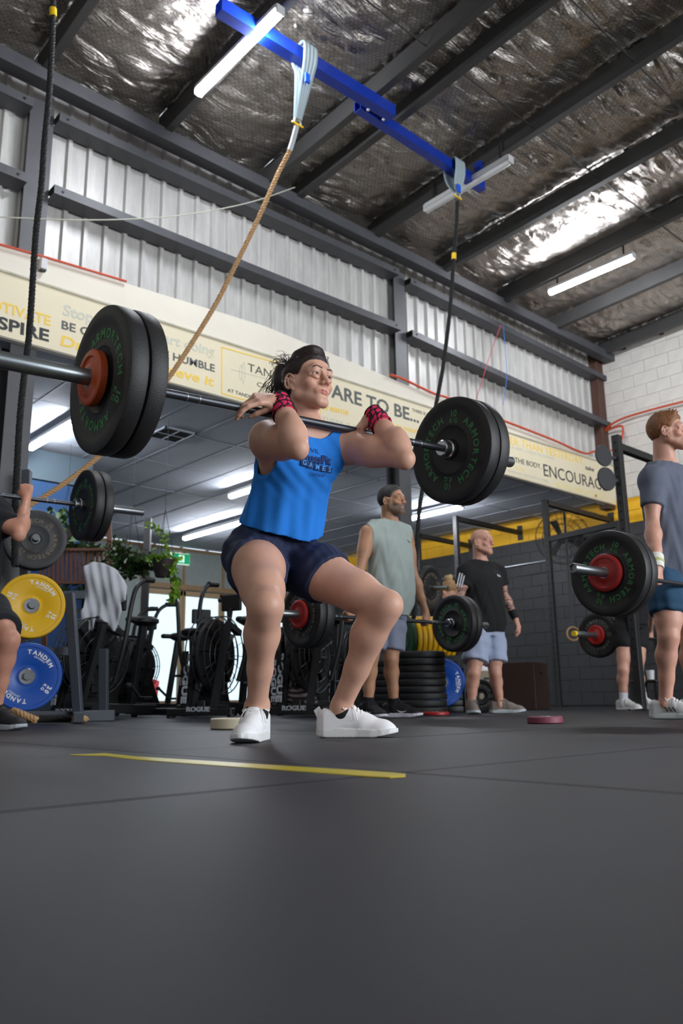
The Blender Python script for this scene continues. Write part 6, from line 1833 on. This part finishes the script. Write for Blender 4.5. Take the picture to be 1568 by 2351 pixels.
# gymnastic ring at the right
grp_ = onn(1316, 1455, 7.0)
gr_ = empty('gymnastic_ring', grp_, 0, 'wooden gymnastic ring hanging on a strap before the black wall', 'ring')
fvv = Vector((-.55, -.83, 0)); Mf = frame((0, 0, 0), fvv); MB().tube([Mf @ Vector((.10 * math.cos(t), .10 * math.sin(t), 0)) for t in np.linspace(0, 2 * math.pi, 33)[:-1]], .014, 8, True).build('ring', mat('ring wood', (.62, .48, .30), .5), gr_)
MB().beam((0, 0, .10), (0, 0, ZC - grp_.z - .01), .04, .004, up=(1, 1, 0)).build('strap', M_dark, gr_)
cp = empty('cup', foot(1498, 1596, 8.9) , 0, 'small white cup on a low stool by the far right feet', 'cup'); cp.location.z = .30; MB().lathe([(0, 0), (.035, 0), (.042, .10), (.038, .10), (.032, .006), (0, .006)], None, 20).build('cup_body', M_bat, cp)
stl = empty('stool', foot(1498, 1620, 8.9), 0, 'low black stool under the white cup', 'stool'); MB().box((0, 0, .285), (.3, .3, .03), bev=.008).build('seat', M_rig, stl)
for sx in (-1, 1):
    for sy in (-1, 1): MB().beam((sx * .12, sy * .12, 0), (sx * .12, sy * .12, .27), .03, .03).build('leg', M_rig, stl)
# ================================================================ the other people
def wear(spec):
    def fn(root, J, F0, Hc, B, hs):
        T = (lambda x, y, z: Hc + B @ (np.array([x, y, z]) * hs)) if Hc is not None else None
        T0, nk, L, ts, aw, bw, of = J['_torso']; up = nrm(nk - T0); Lt = np.linalg.norm(nk - T0); u = nrm(L - up * (L @ up)); f = np.cross(u, up)
        g = nrm(J['fwd']); k = spec.get('k', 1.); at = lambda t, l, g_: T0 + up * (t * Lt) + u * l + f * g_
        h = spec.get('h', .008)
        if 'top' in spec:
            M_t = mat('top %s' % str(spec['top']), spec['top'], .9, bump=.4, bscale=220, var=.07, vscale=8)
            lo = np.minimum(at(.0, 0, 0), nk) - .38; hi = np.maximum(at(.0, 0, 0), nk) + .38; Fs = Fld(lo, hi, h)
            gr = .014; hem = spec.get('hem', .10)
            a2 = [max(a, .150 * k) + (.016 if i < 3 else 0) for i, a in enumerate(aw)]; b2 = [b + (.018 if i < 4 else .006) for i, b in enumerate(bw)]
            pr = [loft(T0, nk, L, ts, a2, b2, of, grow=gr)]
            for sd, S in (('l', 1), ('r', -1)):
                sh = V3(J['sh' + sd]); pr += [cone(nk - up * .02, sh + up * .006, .046 * k + gr, .052 * k + gr), cone(sh - up * .05 - u * S * .045, V3(J['chest']) + up * .03 + u * S * .04, .056 * k + gr, .075 * k + gr),
                       ell(V3(J['chest']) + g * .060 * k + u * S * .068 * k + up * .035, (.078 * k + gr, .050 * k + gr, .062 * k + gr), np.stack([u, f, up], 1))]
            Fs.union(pr, .05, .01)
            if spec.get('sleeve', 0):
                for sd in 'lr':
                    sh, el = V3(J['sh' + sd]), V3(J['el' + sd]); ua = el - sh; ud = nrm(ua); t_ = spec['sleeve']
                    Fs.union([clipp(q, sh + ua * t_, ud) for q in (cone(sh, sh + ua * (t_ + .15), .062 * k + gr * .6, .060 * k + gr * .9), ell(sh + ud * .02, (.068 * k + gr,) * 3))], .02, .03)
            sh_ = {1: V3(J['shl']), -1: V3(J['shr'])}

            def cut(G, X, Y, Z):
                px, py, pz = X - T0[0], Y - T0[1], Z - T0[2]; l = px * u[0] + py * u[1] + pz * u[2]; g_ = px * f[0] + py * f[1] + pz * f[2]; t = (px * up[0] + py * up[1] + pz * up[2]) / Lt
                phi = np.arctan2(g_, l); ramp = np.clip((.8 - t) / .5, 0, 1)
                G = G + ramp * (.0055 * np.sin(5 * phi + 5 * t) + .003 * np.sin(11 * phi - 14 * t)) + .002 * np.sin(22 * t + 14 * l + 3 * np.sin(9 * phi))
                G = np.maximum(G, -(G + .020)); 
                body_hem = hem + .012 * np.sin(2 * phi)
                arm = np.zeros_like(G, bool)
                if spec.get('sleeve', 0):
                    for S, s_ in sh_.items(): pass
                G = np.maximum(G, (body_hem - t) * Lt)
                if not spec.get('sleeve', 0):
                    for S, s_ in sh_.items():
                        q = [X - (s_[0] + u[0] * S * .075 * k - up[0] * .035), Y - (s_[1] + u[1] * S * .075 * k - up[1] * .035), Z - (s_[2] + u[2] * S * .075 * k - up[2] * .035)]
                        l2 = q[0] * u[0] + q[1] * u[1] + q[2] * u[2]; g2 = q[0] * f[0] + q[1] * f[1] + q[2] * f[2]; h2_ = q[0] * up[0] + q[1] * up[1] + q[2] * up[2]
                        G = np.maximum(G, -(np.sqrt((l2 / .075) ** 2 + (g2 / .13) ** 2 + (h2_ / .125) ** 2) - 1) * .075)
                else:
                    for S, s_ in sh_.items():
                        el = V3(J['el' + ('l' if S > 0 else 'r')]); ud = nrm(el - s_); m_ = np.linalg.norm(el - s_) * spec['sleeve']
                        # open the sleeve end
                        tt = (X - s_[0]) * ud[0] + (Y - s_[1]) * ud[1] + (Z - s_[2]) * ud[2]
                q = [X - nk[0] - f[0] * .02, Y - nk[1] - f[1] * .02, Z - nk[2]]; zz = q[2] - spec.get('neckz', .045)
                return np.maximum(G, -(np.sqrt((q[0] ** 2 + q[1] ** 2) / .072 ** 2 + zz ** 2 / .055 ** 2) - 1) * .055)
            Fs.full(cut); tp = Fs.build(spec.get('topname', 't_shirt'), M_t, root, smooth=2)
            if spec.get('marks'): spec['marks'](tp, at, u, f, up, Lt, Fs, J)
        if 'bottom' in spec:
            M_b = mat('bottom %s' % str(spec['bottom']), spec['bottom'], .85, bump=.3, bscale=200, var=.08, vscale=8)
            gr = spec.get('loose', .02); cutt = spec.get('cut', .8)
            lo = np.min([V3(J[q]) for q in ('knl', 'knr', 'hipl', 'hipr')], 0) - .2; hi = np.max([V3(J[q]) for q in ('knl', 'knr', 'hipl', 'hipr')], 0) + .3; Ff = Fld(lo, hi, h)
            hp = [clipp(loft(T0, nk, L, ts[:4], [q + .012 for q in aw[:4]], [q + .012 for q in bw[:4]], of[:4]), at(.30, 0, 0), up)]
            for sd, S in (('l', 1), ('r', -1)): hp.append(ell(V3(J['hip' + sd]) - g * .045, (.096 * k + .004, .096 * k + .004, .10 * k)))
            Ff.union(hp, .045, .01)
            for sd, S in (('l', 1), ('r', -1)):
                hip, kn_ = V3(J['hip' + sd]), V3(J['kn' + sd]); th = kn_ - hip; nn = nrm(th); q = J.get('legk', 1.) * k
                kf = nrm(-nrm(hip - kn_) - nrm(V3(J['an' + sd]) - kn_) + g * .3); e_ = max(gr * .55, .010); lo_ = gr if spec.get('loose', .02) > .012 else .008
                pr_ = chain([hip, hip + th * .30 + kf * .012, hip + th * .7 + kf * .008, kn_ + kf * .004], [.088 * q + e_, .086 * q + lo_, .068 * q + lo_ * 1.3, .060 * q + lo_ * 1.5]) + [cone(hip + th * .25 - kf * .02, kn_ - th * .12 - kf * .016, .070 * q + e_, .05 * q + lo_)]
                Ff.union([clipp(p_, hip + th * cutt, nn) for p_ in pr_], .03, .03)

            def fold(G, X, Y, Z):
                G = G + .003 * np.sin(60 * X + 8 * Z + 3 * np.sin(22 * Y)) + .0015 * np.sin(70 * Z + 20 * X)
                return G
            Ff.full(fold); Ff.build('shorts', M_b, root, smooth=2)
        for sd in 'lr':
            if not spec.get('feet', True): break
            an, kn_ = V3(J['an' + sd]), V3(J['kn' + sd]); sd_ = nrm(kn_ - an); td = nrm(J['toe' + sd])
            if spec.get('sock'):
                hh = spec.get('sockh', .05); M_k = mat('sock %s' % str(spec['sock']), spec['sock'], .9, bump=.3, bscale=200)
                Fk = Fld(an - .14, an + .16, h * .7); Fk.union([cone(an + sd_ * hh, an, .042 * k, .041 * k), cone(an, an - np.array([0, 0, .03]), .041 * k, .041), cone(an - np.array([0, 0, .01]), an + td * .03 - np.array([0, 0, .035]), .036, .034)], .02, .01)
                Fk.full(lambda G, X, Y, Z: np.maximum(G, (X - an[0]) * sd_[0] + (Y - an[1]) * sd_[1] + (Z - an[2]) * sd_[2] - hh)); Fk.build('sock', M_k, root, smooth=2)
            if spec.get('shoe'): shoe(root, an, J['toe' + sd], spec.get('shoes', 1.08), h=h * .6, name='shoe', **spec['shoe'])
        if T is not None and spec.get('hair'):
            hc = spec['hair']; M_h = mat('hair %s' % str(hc['c']), hc['c'], .6, bump=1.0, bscale=90, var=.35, vscale=40)
            Fh = Fld(Hc - .17, Hc + .17, h * .6); hair_cap(Fh, T, B, Hc, hs, front=hc.get('front', .074), thick=hc.get('thick', .006), low=hc.get('low', -.05), noise=hc.get('noise', .0012), tall=hc.get('tall', 0))
            if hc.get('quiff'):
                rr = np.random.default_rng(9); pr = []
                for q in range(46):
                    a = T(rr.uniform(-.05, .05), rr.uniform(-.07, .065), .105 + rr.uniform(-.012, .004)); pr.append(cone(a, a + B[:, 2] * rr.uniform(.012, .03) + B[:, 1] * rr.uniform(-.004, .018) + B[:, 0] * rr.uniform(-.01, .01), .011, .004))
                Fh.union(pr, .008, .006)
            Fh.build('hair', M_h, root, smooth=1)
        if spec.get('extra'): spec['extra'](root, J, T, B)
    return fn


GRIP = lambda side: dict(d=(.02, -.03, -1), b=(HG[0] * 1, HG[1] * 1, 0), side=side, curls=[(1.35, 1.35, .9)] * 4, thumb=(.55, .25, -.8), ti=.2)


def grip_at(J, sd, w_, side):
    J['wr' + sd] = w_; J['hand' + sd] = GRIP(side)


# --- man in the grey green tank
def bar2(t): return gA + (gB - gA) * t


JG = dict(fwd=HG, lat=HU, pelvis=HP(884, 1402, 6.12), chest=HP(886, 1272, 6.12), neck=HP(897, 1202, 6.10), head=HP(900, 1150, 6.06), headdir=(.86, -.50, .05),
          shl=HP(930, 1226, 6.22), shr=HP(845, 1224, 5.98), ell=HP(950, 1322, 6.28), elr=HP(826, 1312, 5.90), hipl=HP(900, 1412, 6.20), hipr=HP(866, 1408, 6.02),
          knl=HP(898, 1512, 6.16), knr=HP(852, 1508, 5.98), anl=HP(905, 1622, 6.24), anr=HP(845, 1622, 6.02), toel=(.93, -.36, 0), toer=(.55, -.83, 0), legk=1.0, belly=.035)
wl, wr_ = bar2(.80), bar2(.24)
grip_at(JG, 'l', wl + HG * -.012 + [0, 0, .085], -1); grip_at(JG, 'r', wr_ + HG * -.012 + [0, 0, .085], 1)


def mk_swoosh(tp, at, u, f, up, Lt, Fs, J):
    mb = MB()
    def on(l, t):
        p0 = at(t, l, 0)
        for g_ in np.arange(.24, .0, -.003):
            q = p0 + f * g_; ii = [np.searchsorted(Fs.ax[i_], q[i_]) for i_ in range(3)]
            if all(0 < ii[i_] < Fs.F.shape[i_] for i_ in range(3)) and Fs.F[tuple(ii)] < 0.003: return q + f * .004
        return p0 + f * .14
    mb.tube([on(.105, .815), on(.100, .802), on(.085, .812), on(.066, .825)], [.0015, .004, .003, .001], 6); mb.build('chest_mark', M_dark, tp)


person('person', 'man in pale grey green sleeveless top holding a barbell at his hips', JG, (.76, .57, .45),
       wear(dict(top=(.68, .73, .71), topname='tank_top', hem=.02, bottom=(.55, .58, .66), cut=.80, sock=(.08, .08, .10), sockh=.07, shoe=dict(upper=(.09, .09, .11), sole=(.88, .87, .92), accent=(.85, .85, .85), laces=(.1, .1, .12), swoosh='tick'),
                 hair=dict(c=(.20, .19, .19), thick=.008, tall=.006, front=.074), marks=mk_swoosh)), male=1, k=1., h=.009, hf=.0035,
       head=dict(s=1.0, lip=(.55, .36, .30), brow=(.07, .06, .06), stubble=.75, hairc=(.30, .27, .26), browh=1.3))

# --- bald man
JB = dict(fwd=nrm([.45, -.89, 0]), lat=nrm([.89, .45, 0]), pelvis=HP(1112, 1448, 7.35), chest=HP(1108, 1345, 7.35), neck=HP(1104, 1292, 7.35), head=HP(1107, 1244, 7.30), headdir=(.80, -.60, -.02),
          shl=HP(1142, 1312, 7.45), shr=HP(1070, 1312, 7.22), ell=HP(1160, 1372, 7.50), elr=HP(1056, 1370, 7.20), hipl=HP(1130, 1452, 7.42), hipr=HP(1095, 1452, 7.28),
          knl=HP(1137, 1545, 7.36), knr=HP(1088, 1545, 7.18), anl=HP(1148, 1618, 7.42), anr=HP(1082, 1618, 7.22), wrl=HP(1182, 1416, 7.46), wrr=HP(1040, 1412, 7.10),
          toel=(.97, -.22, 0), toer=(.05, -1, 0), belly=.02,
          handl=dict(d=(.25, -.2, -1), b=(.7, -.5, .1), curl=(.4, .5, .3), side=-1), handr=dict(d=(-.1, -.2, -1), b=(-.8, -.4, 0), curl=(.4, .5, .3), side=1))
JB['tattoo'] = [(JB['ell'] + (JB['shl'] - JB['ell']) * .45, JB['wrl'], .075, 1.), (JB['elr'] + (JB['shr'] - JB['elr']) * .45, JB['wrr'], .075, 4.)]


def bald_extra(root, J, T, B):
    e, w_ = V3(J['ell']), V3(J['wrl']); fd = nrm(w_ - e); ring_band(root, 'wrist_band', w_ - fd * .06, w_ + fd * .02, .038, .034, mat('black fabric', (.06, .06, .06), .8))


def bald_marks(tp, at, u, f, up, Lt, Fs, J):
    M_w = mat('white print', (.85, .85, .88), .7); mb = MB(); sh, el = V3(J['shr']), V3(J['elr']); d = nrm(el - sh); s_ = nrm(np.cross(d, [0, 1, 0])); o = nrm([-.45, -.9, 0])
    for q in (-1, 0, 1):
        a = sh + d * .03 + s_ * .022 * q + o * .083; b = sh + d * .155 + s_ * .020 * q + o * .082; mb.beam(a, b, .010, .004, up=tuple(o))
    for k in range(3):
        a = at(.80, .085 + k * .012, 0); p0 = None
        for g_ in np.arange(.24, 0, -.003):
            q = a + f * g_; ii = [np.searchsorted(Fs.ax[i_], q[i_]) for i_ in range(3)]
            if all(0 < ii[i_] < Fs.F.shape[i_] for i_ in range(3)) and Fs.F[tuple(ii)] < 0.003: p0 = q + f * .004; break
        if p0 is not None: mb.beam(p0 - up * .008, p0 + up * (.014 - .007 * k) + u * -.006, .008, .003, up=tuple(f))
    mb.build('shirt_marks', M_w, tp)


person('person', 'bald man in black t-shirt with tattooed arms and grey shorts', JB, (.80, .60, .52),
       wear(dict(top=(.075, .075, .085), sleeve=.55, hem=.04, bottom=(.62, .66, .76), cut=.72, loose=.030, shoe=dict(upper=(.50, .46, .43), sole=(.72, .76, .78), laces=(.45, .42, .40)), extra=bald_extra, marks=bald_marks)), male=1, k=1., h=.010, hf=.004,
       head=dict(s=1.0, lip=(.70, .45, .42), brow=(.60, .44, .38), mouth=1, browh=.8))

# --- ginger man at the right edge
bg3 = lambda t: gn + (gE - gn) * t
JR = dict(fwd=HG, lat=HU, pelvis=HP(1545, 1328, 4.95), chest=HP(1540, 1150, 4.95), neck=HP(1530, 1072, 4.93), head=HP(1533, 992, 4.90), headdir=(.90, -.43, .03),
          shl=HP(1590, 1105, 5.10), shr=HP(1497, 1098, 4.78), ell=HP(1612, 1225, 5.12), elr=HP(1498, 1205, 4.72), hipl=HP(1575, 1345, 5.06), hipr=HP(1528, 1340, 4.86),
          knl=HP(1585, 1470, 5.0), knr=HP(1535, 1462, 4.80), anl=HP(1592, 1612, 5.12), anr=HP(1528, 1615, 4.90), toel=(.9, -.43, 0), toer=(.80, -.60, 0), legk=1.06, armk=1.08)
grip_at(JR, 'l', bg3(.78) - HG * .012 + [0, 0, .085], -1); grip_at(JR, 'r', bg3(.30) - HG * .012 + [0, 0, .085], 1)


def ginger_extra(root, J, T, B):
    Mw = mat('white wrap', (.88, .88, .84), .8, bump=.4, bscale=200); My = mat('yellow green stripe', (.75, .76, .50), .8)
    for q in 'lr':
        e, w_ = V3(J['el' + q]), V3(J['wr' + q]); fd = nrm(w_ - e); b_ = ring_band(root, 'wrist_wrap', w_ - fd * .075, w_ + fd * .015, .041, .036, Mw); MB().lathe([(.038, 0), (.0415, .003), (.041, .018), (.037, .021)], frame(w_ - fd * .04, w_), 28).build('wrap_stripe', My, b_)


person('person', 'ginger haired bearded man in slate grey t-shirt at the right edge', JR, (.80, .60, .52),
       wear(dict(top=(.36, .38, .44), sleeve=.62, hem=-.02, bottom=(.13, .28, .40), cut=.55, sock=None, shoe=dict(upper=(.80, .80, .80), sole=(.80, .82, .82), accent=(.08, .08, .10), laces=(.85, .85, .85)),
                 hair=dict(c=(.50, .32, .18), thick=.012, tall=.012, front=.062, quiff=True, noise=.002), extra=ginger_extra, h=.008)), male=1, k=1.03, h=.0085, hf=.0032,
       head=dict(s=1.02, lip=(.68, .42, .38), brow=(.50, .33, .20), stubble=.6, hairc=(.52, .33, .20), iris=(.35, .45, .50)))

# --- man cut off by the left edge
b4v = lambda t: gL + (gLa - gL) * t
JL = dict(fwd=HG, lat=HU, pelvis=HP(-85, 1368, 4.62), chest=HP(-75, 1215, 4.58), neck=HP(-62, 1135, 4.52), head=HP(-58, 1052, 4.50), headdir=(.70, -.70, .0),
          shl=HP(-8, 1178, 4.66), shr=HP(-125, 1165, 4.42), ell=HP(44, 1228, 4.55), elr=HP(-110, 1225, 4.15), wrl=HP(60, 1148, 4.74), wrr=HP(-125, 1130, 4.33),
          hipl=HP(-45, 1385, 4.66), hipr=HP(-120, 1375, 4.55), knl=HP(18, 1470, 4.32), knr=HP(-110, 1475, 4.10), anl=HP(-12, 1625, 4.42), anr=HP(-150, 1630, 4.25), toel=(.93, -.36, 0), toer=(.1, -1, 0), legk=1.10,
          handl=dict(d=(-.12, .15, 1), b=(.25, -.95, 0), side=-1, curls=[(1.1, 1.3, .8)] * 4, thumb=(.6, .4, -.6)), handr=dict(d=(-.12, .15, 1), b=(.25, -.95, 0), side=1, curls=[(1.1, 1.3, .8)] * 4, thumb=(.6, .4, -.6)))
person('person', 'man in black t-shirt and black shorts squatting under a bar, cut by the left edge', JL, (.80, .58, .49),
       wear(dict(top=(.085, .09, .11), sleeve=.6, hem=.05, bottom=(.10, .11, .13), cut=.78, sock=(.09, .09, .10), sockh=.03, shoe=dict(upper=(.10, .11, .13), sole=(.70, .72, .76), laces=(.2, .2, .2)), hair=dict(c=(.10, .08, .07)))), male=1, k=1.02, h=.009, hf=.006,
       head=dict(s=1.0))

# --- person in black shorts, far right
bf = lambda t: gF + (gFe - gF) * t
JF = dict(fwd=HG, lat=HU, pelvis=HP(1452, 1432, 8.2), chest=HP(1452, 1345, 8.2), neck=HP(1450, 1300, 8.2), head=HP(1450, 1262, 8.18), headdir=(.7, -.7, 0),
          shl=HP(1486, 1318, 8.28), shr=HP(1418, 1318, 8.08), ell=HP(1497, 1390, 8.35), elr=HP(1416, 1388, 8.05), hipl=HP(1466, 1445, 8.28), hipr=HP(1436, 1445, 8.12),
          knl=HP(1464, 1538, 8.18), knr=HP(1431, 1538, 8.05), anl=HP(1477, 1610, 8.28), anr=HP(1432, 1612, 8.10), toel=(.8, -.6, 0), toer=(.55, -.84, 0), legk=1.0)
grip_at(JF, 'l', bf(.72) - HG * .012 + [0, 0, .085], -1); grip_at(JF, 'r', bf(.24) - HG * .012 + [0, 0, .085], 1)
person('person', 'person in black top, black shorts and white ankle socks half hidden by the big plates', JF, (.80, .60, .52),
       wear(dict(top=(.07, .07, .08), topname='tank_top', hem=.05, bottom=(.06, .06, .07), cut=.48, loose=.008, sock=(.82, .82, .84), sockh=.10, shoe=dict(upper=(.80, .79, .78), sole=(.85, .85, .85)), shoes=1.0, hair=dict(c=(.25, .17, .12), thick=.012), h=.010)), male=0, k=.98, h=.010, hf=.006,
       head=dict(s=.98, makeup=1))

# --- person in the background with a blonde bun, between the two men
JW = dict(fwd=nrm([-.4, .9, 0]), lat=nrm([-.9, -.4, 0]), pelvis=HP(1018, 1470, 9.3), chest=HP(1022, 1405, 9.25), neck=HP(1026, 1378, 9.2), head=HP(1030, 1356, 9.2), headdir=(-.4, .9, -.35),
          shl=HP(1005, 1398, 9.2), shr=HP(1046, 1398, 9.3), ell=HP(998, 1440, 9.25), elr=HP(1052, 1440, 9.35), wrl=HP(1002, 1475, 9.4), wrr=HP(1048, 1475, 9.5), hipl=HP(1008, 1480, 9.3), hipr=HP(1030, 1480, 9.35),
          knl=HP(1006, 1540, 9.5), knr=HP(1030, 1540, 9.55), anl=HP(1006, 1600, 9.35), anr=HP(1030, 1600, 9.4), toel=(-.4, .9, 0), toer=(-.4, .9, 0),
          handl=dict(d=(0, .2, -1), b=(-1, 0, 0), side=1), handr=dict(d=(0, .2, -1), b=(1, 0, 0), side=-1))


def bun(root, J, T, B):
    Fb = Fld(V3(J['head']) - .25, V3(J['head']) + .25, .007); Fb.union([ell(T(0, -.06, .125), (.045, .045, .038)), ell(T(.02, -.07, .15), (.028, .028, .025)), ell(T(-.02, -.05, .145), (.028, .028, .025))], .01, .01); Fb.build('hair_bun', mat('blonde hair', (.70, .58, .40), .5, bump=.8, bscale=80), root)


person('person', 'person with a blonde bun seen between the grey green tank man and the bald man', JW, (.80, .60, .50),
       wear(dict(top=(.10, .10, .11), hem=.05, sleeve=.5, bottom=(.08, .08, .09), cut=.8, shoe=dict(upper=(.2, .2, .2), sole=(.3, .3, .3)), hair=dict(c=(.62, .48, .32), thick=.012), extra=bun, h=.012)), male=0, k=.95, h=.012, hf=.008, head=dict(s=.98))
